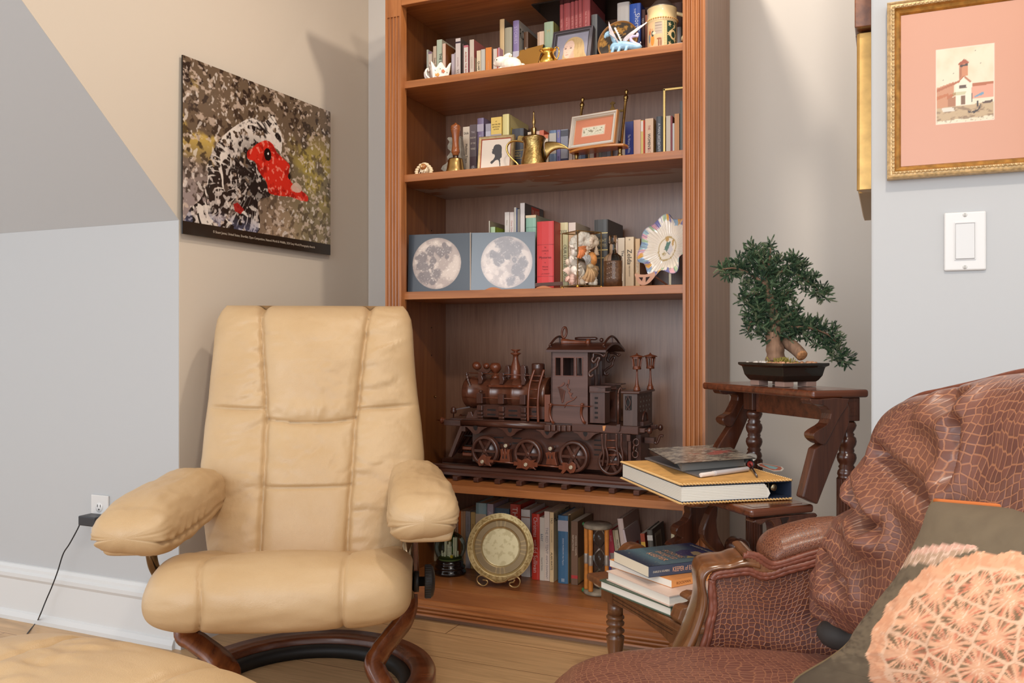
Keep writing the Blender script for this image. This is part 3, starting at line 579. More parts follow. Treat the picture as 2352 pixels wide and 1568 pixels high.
B(1484, 1494, 1226, (166, 66, 34), 'rust orange book with a yellow label leaning left of the black box book', Y=2.66, lean=-6, bands=[(.62, .86, (220, 170, 60))])
B(1498, 1510.5, 1218, (96, 92, 84), 'dark grey slipcased book with a framed picture on its black side', Y=2.64, dp=.15, lean=-5, hard=True, side=(44, 40, 32), bands=[(.84, .92, (206, 200, 190))], txt=[('TEST', .5, .2, .4, (220, 170, 80))], stxt=[('rect', .2, .7, .52, .92, (150, 140, 124)), ('rect', .26, .64, .57, .87, (110, 100, 84))])
B(1541.5, 1549, 1226, (206, 196, 160), 'small cream book with a green picture at the right end of the bottom shelf', Y=2.62, bands=[(.6, .8, (90, 130, 70))])
# ================================================================ ornaments on the shelves
BRASS = plain((190, 158, 92), .3, 1); BRASS2 = plain((150, 124, 76), .35, 1, var=.25, vs=60); GOLD = plain((226, 180, 84), .2, 1)
def sc_at(px, Y): u = (px-1176)/FPX; return Y/(cs+u*sn)/FPX          # metres per photo pixel on plane Y
def plathe(m, px, rows, Y, n=24, **k):
    s = sc_at(px, Y); c = onY(px, 784, Y); m.lathe([(r*s, HC+(784-y)*s) for y, r in rows], (c.x, Y, 0), n=n, **k); return m
def remesh(o, v, sm=6):
    d = o.modifiers.new('remesh', 'REMESH'); d.mode = 'VOXEL'; d.voxel_size = v; d.use_smooth_shade = True
    e = o.modifiers.new('smooth', 'SMOOTH'); e.factor = .5; e.iterations = sm
def pfn(fr, off):   # photo pixel -> world on a frame plane
    def f(px, py, o=0): a, b = fr.hit(px, py, off+o); return fr.M @ V((a, off+o, b))
    return f
# --- flowered basket
c = onY(1009, 784, 2.535); r = thing('cachepot', 'white scalloped ceramic basket with painted flowers on the top shelf', 'basket', (c.x, 2.535, Z1))
M = WM[r] @ Matrix.Rotation(math.radians(38), 4, 'Z'); m = MB(M)
rim = lambda t: .046+.012*abs(math.cos(math.pi*2*t))**1.4+.004*math.cos(math.pi*4*t)
for q in range(4):
    R4 = Matrix.Rotation(math.radians(90*q), 3, 'Z')
    for dd, fl in ((0, 1), (.003, -1)):
        def f(u, v): hh = rim(u)*v; w = lerp(.024, .034, v)-dd; return R4 @ V(((2*u-1)*w, -w, .001+hh))
        m.grid(f, 16, 5)
    m.grid(lambda u, v: R4 @ V(((2*u-1)*(.034-.003*v), -.034+.003*v, .001+rim(u))), 16, 1)
m.box((-.024, -.024, .0005), (.024, .024, .004))
m.build('basket_body', plain((240, 232, 220), .2, coat=.5), r)
m = MB(M)
for q, yy in ((1, -.012), (1, .012)):
    m.tube(smooth_path([(-.030, yy, .008), (-.044, yy, .02), (-.047, yy*.8, .036), (-.040, yy*.5, .045), (-.036, yy*.3, .038)], 6), .0035, 8)
m.build('handle', plain((240, 230, 218), .2, coat=.5), r)
m = MB(M)
for (x, z, s, k) in ((-.012, .022, .0075, 0), (.008, .034, .0065, 1), (.014, .018, .005, 2), (-.02, .034, .003, 2), (-.003, .04, .0025, 2), (.02, .03, .0025, 2), (-.02, .012, .0025, 2), (.004, .012, .003, 2)):
    m.mat(k)
    for a in range(5 if k < 2 else 2):
        t = a*2*math.pi/5; y = -lerp(.024, .034, z/.05)-.0006; m.ball((x+math.cos(t)*s*.5, y, z+math.sin(t)*s*.5), s*.5, 8, (1, .12, 1))
m.build('painted_flowers', [plain((226, 150, 60), .4), plain((196, 110, 66), .4), plain((92, 110, 84), .4)], r)
# --- rabbit
c = onY(1166, 784, 2.525); r = thing('rabbit_figurine', 'white ceramic rabbit crouching in front of the gilt plaque', 'figurine', (c.x, 2.525, Z1))
m = MB(WM[r])
for p, q, s in (((.010, 0, .021), .022, (1.35, .95, .95)), ((.026, -.006, .015), .016, (1.1, .9, .9)), ((-.020, -.001, .034), .0155, (1.2, .9, .92)), ((-.031, -.002, .030), .010, (1.1, .8, .8)), ((-.014, -.006, .010), .010, (1.6, .7, .8)), ((-.004, 0, .027), .017, (1, .9, .9)), ((.042, .004, .015), .008, (1, 1, 1))):
    m.ball(V(p)*1.2, q*1.2, 16, s)
for yy in (-.006, .006): m.ball((.0, yy, .056), .012, 12, (1.25, .4, .55), Matrix.Rotation(math.radians(-20), 3, 'Y'))
o = m.build('rabbit_body', plain((246, 238, 222), .3, coat=.4), r); remesh(o, .0016, 4)
MB(WM[r]).ball((-.031, -.0165, .043), .0022, 8).ball((-.049, -.005, .036), .0014, 8).build('eye', plain((60, 44, 40), .3), r)
# --- gilt plaque leaning back
fr = Frame((onY(1136, 784, 2.53).x, 2.592), -14); r = thing('plaque', 'gilt metal plaque with a black edge leaning behind the rabbit', 'plaque', fr.M @ V((.07, 0, Z1)))
lean = Matrix.Translation((0, 0, Z1)) @ Matrix.Rotation(math.radians(-24), 4, 'X') @ Matrix.Translation((0, 0, -Z1))
wp = fr.hit(1229, 120, 0)[0]; hp = .118
MB(fr.M @ lean).box((0, .001, Z1+.0036), (wp, .008, Z1+hp)).build('board', plain((36, 30, 26), .35), r, bev=.001)
MB(fr.M @ lean).box((.002, -.0004, Z1+.002), (wp-.001, .001, Z1+hp-.002)).build('gilt_face', plain((216, 160, 80), .35, .35), r)
# --- brass creamer
Yc = 2.515; c = onY(1258.5, 784, Yc); r = thing('creamer', 'small shiny brass creamer jug with a looped handle on the top shelf', 'jug', (c.x, Yc, Z1)); m = MB()
s = sc_at(1258.5, Yc); b = Z1+.0004
m.lathe([(.0, b), (.024, b), (.027, b+.004), (.029, b+.012), (.028, b+.022), (.022, b+.034), (.019, b+.040), (.021, b+.046), (.028, b+.051), (.0275, b+.0515), (.020, b+.046), (.017, b+.04), (.02, b+.03), (0, b+.01)], (c.x, Yc, 0), n=32, close=False)
m.build('jug_body', GOLD, r)
MB().tube(smooth_path([(c.x+.019, Yc, b+.048), (c.x+.027, Yc, b+.058), (c.x+.036, Yc, b+.052), (c.x+.037, Yc, b+.036), (c.x+.030, Yc, b+.018)], 6), .0022, 8).build('handle', GOLD, r)
# --- picture frames helper: rectangle in a leaning frame
def picframe(name, label, cat, fr, w, h, z, prof, fmats, lean_deg, artfn=None, nx=60, ny=60, backdepth=.01, group=None, inner=None):
    r = thing(name, label, cat, fr.M @ V((w/2, 0, z)), 0, group)
    L = fr.M @ Matrix.Translation((0, 0, z)) @ Matrix.Rotation(math.radians(-lean_deg), 4, 'X')
    m = MB(L)   # prof: list of (inset from outer edge, height towards viewer, material index)
    for (a0, h0, k), (a1, h1, _) in zip(prof, prof[1:]):
        m.mat(k)
        A = [(a0, a0), (w-a0, a0), (w-a0, h-a0), (a0, h-a0)]; B_ = [(a1, a1), (w-a1, a1), (w-a1, h-a1), (a1, h-a1)]
        for i in range(4):
            j = (i+1) % 4; m.add([(A[i][0], -h0, A[i][1]), (A[j][0], -h0, A[j][1]), (B_[j][0], -h1, B_[j][1]), (B_[i][0], -h1, B_[i][1])], [(0, 1, 2, 3)])
    m.mat(0).box((.0005, -.0005, .0005), (w-.0005, backdepth, h-.0005))
    m.build('frame', fmats, r)
    a1, h1, _ = prof[-1]
    if artfn: art('picture', lambda u, v: L @ V((lerp(a1, w-a1, u), -h1-.0004, lerp(a1, h-a1, v))), nx, ny, artfn, r, .35)
    return r, L
def portrait(U, Vv):
    C = np.zeros(U.shape+(3,))+np.array((158, 156, 170))/255; C = mixC(C, (128, 128, 146), fbm(U*3, Vv*3, 3)*.8)
    C = mixC(C, (196, 168, 122), inpoly(U, Vv, sm2([(.28, .0), (.24, .35), (.26, .62), (.36, .8), (.5, .87), (.66, .85), (.8, .74), (.88, .55), (.92, .25), (.95, .0)], 5))*1.0)
    C = mixC(C, (178, 146, 100), (fbm(U*26, Vv*2.5, 7) > .55)*.5*inpoly(U, Vv, [(.3, 0), (.28, .6), (.4, .8), (.7, .82), (.85, .6), (.95, 0)]))
    C = mixC(C, (222, 190, 172), inpoly(U, Vv, sm2([(.24, .48), (.27, .62), (.38, .74), (.5, .74), (.57, .6), (.57, .4), (.52, .22), (.42, .1), (.30, .14), (.25, .3)], 5)))
    C = mixC(C, (206, 168, 150), inpoly(U, Vv, sm2([(.46, .2), (.57, .42), (.57, .3), (.6, .0), (.42, .0)], 4))*.8)
    for ex in (.30, .47):
        C = mixC(C, (60, 50, 52), sst(1, .5, np.hypot((U-ex)/.045, (Vv-.47)/.022))); C = mixC(C, (120, 90, 74), sst(1, .6, np.hypot((U-ex)/.065, (Vv-.535)/.009))*.8)
    C = mixC(C, (186, 116, 108), sst(1, .5, np.hypot((U-.36)/.07, (Vv-.225)/.016))); C = mixC(C, (196, 150, 134), sst(1, .4, np.hypot((U-.345)/.03, (Vv-.32)/.02))*.8)
    return C
fr = Frame((onY(1265, 784, 2.545).x, 2.548), -4); wF = fr.hit(1357.5, 120, 0)[0]; DK = plain((72, 68, 72), .35); DK2 = plain((104, 100, 106), .3)
picframe('portrait_frame', 'portrait photo of a long-haired person in a dark grey stepped frame', 'photo frame', fr, wF, .122, Z1+.004, [(0, 0, 0), (0, .012, 1), (.004, .015, 0), (.006, .011, 1), (.010, .012, 0), (.012, .007, 0), (.015, .006, 0)], [DK, DK2], 14, portrait, 70, 90)
# --- round carved plate
def disc(name, M, R, colfn, n, k, parent, prof, rough=.5, coat=0):   # art on a dished disc facing -Y; prof(r)->depth
    def f(u, v):
        a = 2*math.pi*u; rr = v; return M @ V((R*rr*math.cos(a), prof(rr), R*rr*math.sin(a)))
    return art(name, f, n, k, lambda U, Vv: colfn(Vv*np.cos(2*np.pi*U), Vv*np.sin(2*np.pi*U), Vv, U), parent, rough, coat)
c = onY(1421, 82, 2.575); r = thing('carved_plate', 'round dark plate with gilded carved pattern behind the dragon', 'plate', (c.x, 2.575, Z1))
Rp = .0665; M = Matrix.Translation((c.x, 2.566, Z1+Rp+.0005)) @ Matrix.Rotation(math.radians(-12), 4, 'X') @ Matrix.Rotation(math.radians(-6), 4, 'Z')
MB(M).lathe([(Rp*.9, .004), (Rp*1.0, .002), (Rp*1.0, -.004), (Rp*.975, -.007), (Rp*.95, -.004), (Rp*.93, -.001)], (0, 0, 0), (0, 1, 0), 48, close=False).build('rim', plain((168, 118, 66), .4), r)
def carve(X, Y, Rr, A):
    C = np.zeros(X.shape+(3,))+np.array((72, 64, 56))/255
    n = fbm(X*3.4+9, Y*3.4+4, 11, 4); C = mixC(C, (176, 128, 62), sst(.52, .56, n)); C = mixC(C, (120, 84, 44), sst(.6, .68, n)*.7)
    return mixC(C, (196, 146, 76), sst(.5, .56, fbm(X*8, Y*8, 4))*sst(.56, .6, n))
disc('carved_face', M, Rp*.95, carve, 72, 24, r, lambda q: -.001-.002*(1-q), .45)
MB(M).lathe([(0, .004), (Rp*.95, .004)], (0, 0, 0), (0, 1, 0), 32, close=False).build('back', plain((60, 44, 34), .6), r)
# --- dragon
Yd = 2.51; f = lambda x, y, o=0: onY(x, y, Yd+o); r = thing('dragon_figurine', 'pale blue winged dragon figurine on the top shelf before the round plate', 'figurine', (f(1436, 0).x, Yd, Z1))
DB = plain((150, 190, 216), .35, var=.15, vs=90); DW = plain((206, 196, 200), .4, var=.12, vs=120); DP = plain((196, 184, 212), .35)
m = MB(); zb = Z1+.0004
body = smooth_path([f(1409, 116), f(1412, 108), f(1430, 105), f(1450, 106), f(1466, 108), f(1472, 103)], 6)
def rr(t): return interp([(0, .010), (.2, .014), (.5, .013), (.8, .009), (1, .006)], t)
m.tube(body, rr, 12)
m.tube(smooth_path([f(1420, 104), f(1411, 92), f(1407, 82), f(1401, 76), f(1393, 79), f(1389, 88)], 6), lambda t: interp([(0, .010), (.5, .007), (.8, .006), (1, .003)], t), 10)
m.ball(f(1395, 81), .007, 10, (1.3, .8, .9))
for x in (1410, 1424, 1440): m.tube([f(x, 106, -.006), f(x-2, 114, -.012), V((f(x-3, 116).x, Yd-.014, zb+.002))], [.006, .005, .005], 8)
o = m.build('dragon_body', DB, r); remesh(o, .0016, 3)
MB().tube(smooth_path([f(1470, 105), f(1455, 98), f(1449, 90), f(1453, 84), f(1462, 83), f(1466, 84)], 6), lambda t: lerp(.006, .003, t), 10).ball(f(1464, 80), .005, 8, (1, .4, 1.4)).build('tail', DP, r)
for nm_, root, edge, off in (('l', [(1424, 108), (1421, 100), (1418, 92)], [(1398, 50), (1397, 62), (1400, 78)], -.006), ('r', [(1428, 105), (1429, 98), (1431, 92)], [(1488, 51), (1473, 60), (1462, 66)], .006)):
    m = MB(); a, b, c2 = [f(*p, off) for p in root]; t0, t1, t2 = [f(*p, off*3) for p in edge]
    def wing(u, v, th=0):
        p = (1-v)*((1-u)*a+u*c2); q = t0*(1-u)**2+t1*2*u*(1-u)+t2*u*u; bow = math.sin(math.pi*v)*.006
        scal = .004*abs(math.sin(u*math.pi*4))*v*v
        return p+v*q+V((0, th-bow, scal))
    m.grid(lambda u, v: wing(u, v), 14, 8); m.grid(lambda u, v: wing(u, v, .0016), 14, 8)
    for e in (0, .25, .5, .75, 1): m.tube([wing(e, v/6) for v in range(7)], lambda t: lerp(.002, .0006, t), 6)
    m.build('wing', DW, r)
m = MB()
for i in range(9):
    p = body[min(len(body)-1, 8+i*3)]; m.lathe([(.0015, 0), (0, .006)], p+V((0, 0, .010-.0006*i)), (-.2, 0, 1), 6)
for i in range(7): q = f(1413+i*2.6, 66+i*5); m.lathe([(.002, 0), (0, .006)], q, (1, 0, .4), 6)
m.tube([f(1412, 64), f(1420, 80), f(1428, 98)], .003, 6)
m.build('spikes', plain((236, 232, 224), .4), r)
# --- stein
Ys = 2.555; px = 1520.5; s = sc_at(px, Ys); c = onY(px, 784, Ys); r = thing('stein', 'relief decorated cream beer stein with a pewter lid, right end of top shelf', 'stein', (c.x, Ys, Z1))
IV = plain((232, 204, 152), .35, coat=.3); z0 = Z1+.0004; Rb = .0455
hz = lambda y: HC+(784-y-13)*s
m = MB(); m.lathe([(0, z0), (Rb*.98, z0), (Rb*1.02, z0+.006), (Rb*.97, z0+.012), (Rb*.96, hz(46)), (Rb*.99, hz(44)), (Rb*1.02, hz(41)), (Rb*1.02, hz(37)), (Rb*.99, hz(34)), (Rb*.985, hz(30)), (Rb*.965, hz(28)), (Rb*.965, hz(15)), (Rb*.98, hz(13)), (Rb*.99, hz(11)), (Rb*.95, hz(10.4)), (0, hz(11))], (c.x, Ys, 0), n=48, close=False); m.build('mug_body', IV, r)
m = MB()
for i in range(40): a = 2*math.pi*i/40; m.ball((c.x+Rb*1.02*math.cos(a), Ys+Rb*1.02*math.sin(a), hz(39)), .0032, 6, (1, 1, .8))
m.build('rope_band', plain((206, 160, 96), .4), r)
def steinart(U, Vv):
    C = np.zeros(U.shape+(3,))+np.array((226, 186, 140))/255; C = mixC(C, (196, 160, 124), fbm(U*9, Vv*6, 5)*.7)
    C = mixC(C, (170, 158, 146), ((U > .26) & (U < .44) & (Vv > .5) & (Vv < .96))*.8); C = mixC(C, (120, 104, 92), ((np.abs((U*30) % 1-.5) < .08) | (np.abs((Vv*9) % 1-.5) < .08))*((U > .27) & (U < .43) & (Vv > .5)))
    for (x, y, a, b, col) in ((.20, .30, .055, .22, (226, 140, 60)), (.205, .55, .04, .12, (70, 74, 66)), (.24, .56, .05, .06, (226, 206, 178)), (.19, .70, .025, .06, (206, 150, 110)), (.10, .42, .035, .2, (120, 128, 134)), (.12, .62, .03, .1, (190, 96, 50)), (.13, .74, .022, .05, (196, 140, 104)), (.37, .32, .06, .04, (150, 90, 54)), (.36, .16, .02, .18, (140, 84, 50)), (.41, .16, .02, .18, (140, 84, 50))):
        C = mixC(C, col, sst(1.1, .8, np.hypot((U-x)/a, (Vv-y)/b)))
    st = (U > .47) & (U < .55); C = mixC(C, (236, 208, 150), st*1.); C = mixC(C, (150, 110, 66), st*((np.hypot((U-.49)/.008, ((Vv*16) % 1-.5)*1.6) < .7) | (np.hypot((U-.525)/.008, ((Vv*16) % 1-.5)*1.6) < .7)))
    gr = (U > .55) & (U < .86); C = mixC(C, (44, 66, 50), gr*1.)
    v1 = np.abs(U-(.70+.09*np.sin(Vv*9))) < .018; fl = np.zeros(U.shape, bool)
    for (x, y) in ((.62, .86), (.62, .14), (.76, .8), (.60, .5), (.78, .3)):
        a = np.arctan2((Vv-y)*1.1, (U-x)*2.4); q = np.hypot((U-x)*2.4, (Vv-y)*1.1); fl |= q < .10*(.65+.4*np.cos(5*a))
    ring = np.abs(np.hypot((U-.72)*2.2, (Vv-.48)*1.1)-.17) < .04
    return mixC(C, (222, 194, 140), gr*(v1 | fl | ring)*1.)
art('relief_panel', lambda u, v: V((c.x+Rb*.985*math.cos(math.radians(212+u*165)), Ys+Rb*.985*math.sin(math.radians(212+u*165)), lerp(z0+.012, hz(46), v))), 150, 80, steinart, r, .45)
MB().lathe([(Rb*.96, hz(10.2)), (Rb*.97, hz(9)), (Rb*.86, hz(5)), (Rb*.72, hz(3)), (Rb*.70, hz(0)), (Rb*.5, hz(-8)), (Rb*.2, hz(-13)), (0, hz(-22))], (c.x, Ys, 0), n=40, close=False).build('pewter_lid', plain((150, 142, 132), .35, .8), r)
MB().tube(smooth_path([(c.x+Rb*.9, Ys+.01, hz(20)), (c.x+Rb*1.5, Ys+.02, hz(30)), (c.x+Rb*1.5, Ys+.02, hz(65)), (c.x+Rb*.95, Ys+.01, hz(90))], 6), .006, 8).build('handle', IV, r)

# ================================================================ second shelf
# --- curly dog figurine
c = onY(975, 784, 2.50); r = thing('dog_figurine', 'tiny cream ceramic dog with curly ears and a brown face, left end of second shelf', 'figurine', (c.x, 2.50, Z2))
CR = plain((232, 210, 172), .35, coat=.3); m = MB(WM[r]); s = .00143
for sg in (-1, 1):
    for i in range(5): a = i/4; m.ball((sg*(.012+.016*math.sin(a*2.0)), -.004, .034-.028*a), .0075, 10, (1, .9, .7))
m.ball((0, .004, .020), .018, 12, (1, .8, 1)).ball((0, -.001, .037), .008, 10, (1.6, 1, .7))
m.build('curly_body', CR, r)
MB(WM[r]).ball((0, -.008, .027), .0115, 12, (1, .8, .95)).build('face', plain((160, 96, 42), .3, coat=.4), r)
MB(WM[r]).ball((0, -.0195, .026), .0042, 8).ball((-.004, -.017, .031), .0012, 6).ball((.004, -.017, .031), .0012, 6).build('nose', plain((222, 180, 120), .3), r)
m = MB(WM[r])
for i in range(9): m.tube([V((-.012+.003*i, -.0125-.002*math.sin(i), .004+.008*(i % 3)/2)), V((-.010+.003*i, -.0145, .009+.006*(i % 2)))], .0014, 6)
m.build('curls', plain((240, 226, 200), .4), r)
# --- handbell
Yb = 2.515; px = 1046.5; hy = lambda cy: 240+cy/9.224
c = onY(px, 784, Yb); r = thing('handbell', 'brass handbell with a turned wooden handle on the second shelf', 'bell', (c.x, Yb, Z2)); s = sc_at(px, Yb)
plathe(MB(), px, [(hy(1085), 6.6), (hy(1050), 7.6), (hy(1030), 8.6), (hy(1015), 9.6), (hy(1000), 10.2), (hy(985), 9.2), (hy(970), 9.8), (hy(955), 9.0), (hy(900), 8.2), (hy(820), 7.4), (hy(740), 7.6), (hy(660), 8.8), (hy(590), 10.2), (hy(555), 11.2), (hy(535), 11.6), (hy(520), 10.6), (hy(505), 11.6), (hy(485), 10.8), (hy(465), 11.4), (hy(445), 9.5), (hy(425), 5.5), (hy(405), 2.4), (hy(392), 2.0), (hy(385), 0)], Yb).build('handle', wood('bell_wood', (118, 62, 30), (150, 86, 46), 'Z', rough=.25), r)
plathe(MB(), px, [(hy(1140), 7), (hy(1135), 6.4), (hy(1060), 6.4)], Yb).build('ferrule', plain((120, 108, 100), .3, 1), r)
zb = Z2+.0004; m = MB(); m.lathe([(22.6*s, zb), (23*s, zb+.004), (20.5*s, zb+.014), (18.6*s, zb+.03), (17.4*s, HC+(784-hy(1180))*s), (15.5*s, HC+(784-hy(1150))*s), (8*s, HC+(784-hy(1134))*s), (0, HC+(784-hy(1134))*s)], (c.x, Yb, 0), n=36, close=False); m.lathe([(22.6*s, zb), (18*s, zb+.014), (16*s, zb+.04), (0, zb+.045)], (c.x, Yb, 0), n=36, close=False); m.build('bell_cup', plain((176, 146, 92), .28, 1), r)
# --- rough stone
Yt = 2.60; r = thing('stone', 'rough grey stone chunk standing behind the handbell', 'stone', (onY(1044, 0, Yt).x, Yt, Z2)); m = MB()
out = sm2([(1021, 396), (1022, 382), (1030, 372), (1036, 350), (1033, 336), (1034, 320), (1040, 316), (1050, 318), (1056, 315), (1063, 320), (1064, 396)], 2)
m.prism([(onY(a, b, Yt).x, max(onY(a, b, Yt).z, Z2+.0004)) for a, b in out], lambda a, b, t: V((a+.006*math.sin(b*190+t*300), t, max(b, Z2+.0004))), Yt-.012, Yt+.012)
m.build('rock', plain((150, 142, 128), .9, var=.25, vs=70, bump=1, bs=90), r)
# --- silhouette picture
def silh(U, Vv):
    C = np.zeros(U.shape+(3,))+np.array((226, 212, 196))/255
    P = lambda L: [((x-1615)/(2200-1615), (1360-y)/(1360-790)) for x, y in L]
    C = mixC(C, (72, 70, 72), inpoly(U, Vv, sm2(P([(1935, 885), (1880, 900), (1855, 945), (1848, 970), (1825, 985), (1838, 1000), (1828, 1030), (1840, 1065), (1880, 1080), (1890, 1130), (1860, 1180), (1805, 1220), (1835, 1262), (1900, 1205), (1960, 1190), (1985, 1240), (2000, 1310), (2016, 1310), (2010, 1240), (2005, 1170), (2035, 1140), (2030, 1060), (2028, 960), (1995, 905)]), 3)))
    return C
fr = Frame((onY(1094, 784, 2.56).x, 2.57), 5); wF = fr.hit(1178.5, 350, 0)[0]; FG = plain((176, 152, 108), .45, .3, var=.2, vs=60); FR = plain((170, 84, 60), .5)
picframe('silhouette_frame', 'black paper silhouette portrait in a narrow gilt frame on the second shelf', 'picture', fr, wF, fr.hit(1136, 315, 0)[1]-Z2+.004, Z2+.004, [(0, 0, 0), (0, .008, 0), (.003, .011, 0), (.0095, .008, 1), (.0115, .005, 1), (.0122, .005, 1)], [FG, FR], 9, silh, 90, 90)
# --- dallah coffee pot
Yp = 2.525; px = 1226; hy = lambda cy: 230+cy/9.221; q = lambda x: x/9.221; r = thing('coffee_pot', 'engraved brass coffee pot with a spire lid and beak spout', 'coffee pot', (onY(px, 0, Yp).x, Yp, Z2)); s = sc_at(px, Yp)
PB = plain((168, 140, 88), .3, 1, var=.3, vs=55, bump=.5, bs=160)
plathe(MB(), px, [(784-(Z2+.0004-HC)/s, q(280)), (hy(1400), q(280)), (hy(1300), q(268)), (hy(1180), q(242)), (hy(1060), q(220)), (hy(960), q(214)), (hy(880), q(228)), (hy(835), q(246)), (hy(825), q(246))], Yp, 36).build('pot_body', PB, r)
plathe(MB(), px, [(hy(832), q(252)), (hy(822), q(258)), (hy(805), q(250)), (hy(780), q(225)), (hy(758), q(160)), (hy(740), q(68)), (hy(735), q(56)), (hy(600), q(56)), (hy(588), q(46)), (hy(575), q(26)), (hy(550), q(16)), (hy(535), q(20)), (hy(510), q(30)), (hy(470), q(40)), (hy(440), q(36)), (hy(380), q(24)), (hy(320), q(16)), (hy(298), q(12)), (hy(280), q(22)), (hy(262), q(20)), (hy(248), q(8)), (hy(220), 0)], Yp, 24).build('lid', plain((160, 134, 88), .32, 1), r)
g = lambda x, y, o=0: onY(1150+x/9.221, 230+y/9.221, Yp+o)
MB().tube(smooth_path([g(480, 885), g(330, 862), g(200, 890), g(130, 990), g(150, 1120), g(230, 1230), g(330, 1320), g(380, 1385)], 6), .0022, 8, flat=1.6).build('handle', BRASS, r)
m = MB(); m.prism([(350, 860), (365, 765), (400, 745), (520, 760), (500, 800), (440, 870)], lambda a, b, t: g(a, b, t), -.006, .006); m.build('hinge', BRASS2, r, bev=.001)
m = MB(); o1 = smooth_path([V((a, b, 0)) for a, b in [(930, 960), (950, 885), (1080, 876), (1200, 890), (1300, 925), (1390, 980), (1452, 1036)]], 5); o2 = smooth_path([V((a, b, 0)) for a, b in [(955, 1340), (968, 1290), (1000, 1210), (1060, 1120), (1160, 1056), (1300, 1026), (1452, 1044)]], 5)
def beak(u, v):
    i = int(round(v*(len(o1)-1))); A, Bq = o1[i], o2[i]; w = lerp(.015, .001, v**.7); t = u*2*math.pi
    p = (A+Bq)/2+(A-Bq)/2*math.cos(t); return g(p.x, p.y, w*math.sin(t))
m.grid(beak, 16, len(o1)-1, wrapu=True); m.build('spout', BRASS2, r)
# --- brass easel with framed print
fr = Frame((onY(1302, 784, 2.53).x, 2.525), -10); h8 = lambda x, y: (1290+x/8.11, 190+y/8.11)
r = thing('tabletop_easel', 'brass tabletop easel with turned posts and a wavy wooden shelf', 'easel', fr.M @ V((.09, .02, Z2)))
wd = wood('easel_wood', (160, 100, 46), (186, 126, 66), 'X', rough=.3)
zs = fr.hit(*h8(660, 1160), 0)[1]; m = MB(fr.M)
top = [(150, 1215), (220, 1180), (300, 1110), (420, 1050), (560, 1018), (700, 1010), (840, 1022), (980, 1052), (1080, 1070), (1150, 1090)]
xa = fr.hit(*h8(150, 1240), 0)[0]; xb = fr.hit(*h8(1165, 1100), 0)[0]
fe = lambda t: .006+.050*math.sin(math.pi*t)**1.0*(1)+.004*math.sin(3*math.pi*t)
zsh = Z2+.033; pl = [(lerp(xa, xb, t/20), -fe(t/20)*.55) for t in range(21)]+[(xb+.002, .02), (xb-.006, .042), (xa+.006, .042), (xa-.002, .02)]
m.xy(pl, zsh, zsh+.007); m.build('shelf', wd, r, bev=.0015)
m = MB(fr.M)
for x in (lerp(xa, xb, .1), lerp(xa, xb, .9)):
    m.lathe([(.004, Z2+.0004), (.0075, Z2+.004), (.0085, Z2+.009), (.006, Z2+.014), (.0045, Z2+.017), (.006, Z2+.021), (.007, zsh)], (x, .010, 0), n=16)
m.build('foot', BRASS2, r)
ln = math.radians(12); 
def post(x, z1):
    m = MB(fr.M @ Matrix.Translation((x, .030, zsh)) @ Matrix.Rotation(-ln, 4, 'X')); L = (z1-zsh)/math.cos(ln)
    m.lathe([(.0042, -.02), (.0042, L-.040), (.006, L-.039), (.006, L-.036), (.0042, L-.034), (.0068, L-.031), (.0075, L-.027), (.0068, L-.023), (.004, L-.019), (.0036, L-.014), (.006, L-.010), (.0062, L-.006), (.004, L-.003), (0, L)], n=14); return m
zl = fr.hit(*h8(365, 235), .05)[1]; post(xa+.008, zl).build('post', BRASS2, r); post(xb-.026, zl).build('post', BRASS2, r)
m = MB(fr.M @ Matrix.Translation(((xa+xb)/2-.026, .056, .012)) @ Matrix.Rotation(-ln*.3, 4, 'X')); zc = fr.hit(*h8(745, 220), .05)[1]
m.xz(sm2([(0, zc), (-.003, zc-.004), (-.008, zc-.006), (-.009, zc-.010), (-.004, zc-.011), (-.0045, zc-.02), (-.011, zc-.030), (-.010, zc-.034), (.010, zc-.034), (.011, zc-.030), (.0045, zc-.02), (.004, zc-.011), (.009, zc-.010), (.008, zc-.006), (.003, zc-.004)], 2), -.001, .0015); m.box((-.045, .0, zc-.040), (.045, .004, zc-.033)); m.build('crest', BRASS2, r)
def banknote(U, Vv):
    C = np.zeros(U.shape+(3,))+np.array((178, 112, 86))/255
    b = (U > .2) & (U < .8) & (Vv > .3) & (Vv < .66); C = mixC(C, (196, 150, 130), ((U > .18) & (U < .82) & (Vv > .27) & (Vv < .69))*1.); C = mixC(C, (192, 188, 170), b*1.)
    n = fbm(U*26, Vv*20, 8, 3); C = mixC(C, (120, 114, 96), b*sst(.5, .6, n)*.8*((U > .23) & (U < .77) & (Vv > .42) & (Vv < .62))); return mixC(C, (130, 134, 120), b*(np.abs(Vv-.36-.02*np.sin(U*60)) < .006))
fp = Frame(fr.M @ V((xa-.002, .004, 0)), -10); wF = fr.hit(*h8(1035, 800), .01)[0]-xa
SIL = plain((206, 198, 188), .3, .6); COPP = plain((196, 140, 90), .4, .3)
picframe('framed_print', 'small print with a rust mat in a silver frame on the brass easel', 'picture', fp, wF, .110, zsh+.0085, [(0, 0, 1), (0, .012, 1), (.002, .014, 0), (.006, .013, 0), (.008, .010, 0), (.012, .011, 0), (.0145, .007, 1), (.0155, .006, 1)], [SIL, COPP], 13, banknote, 90, 60, backdepth=.012)
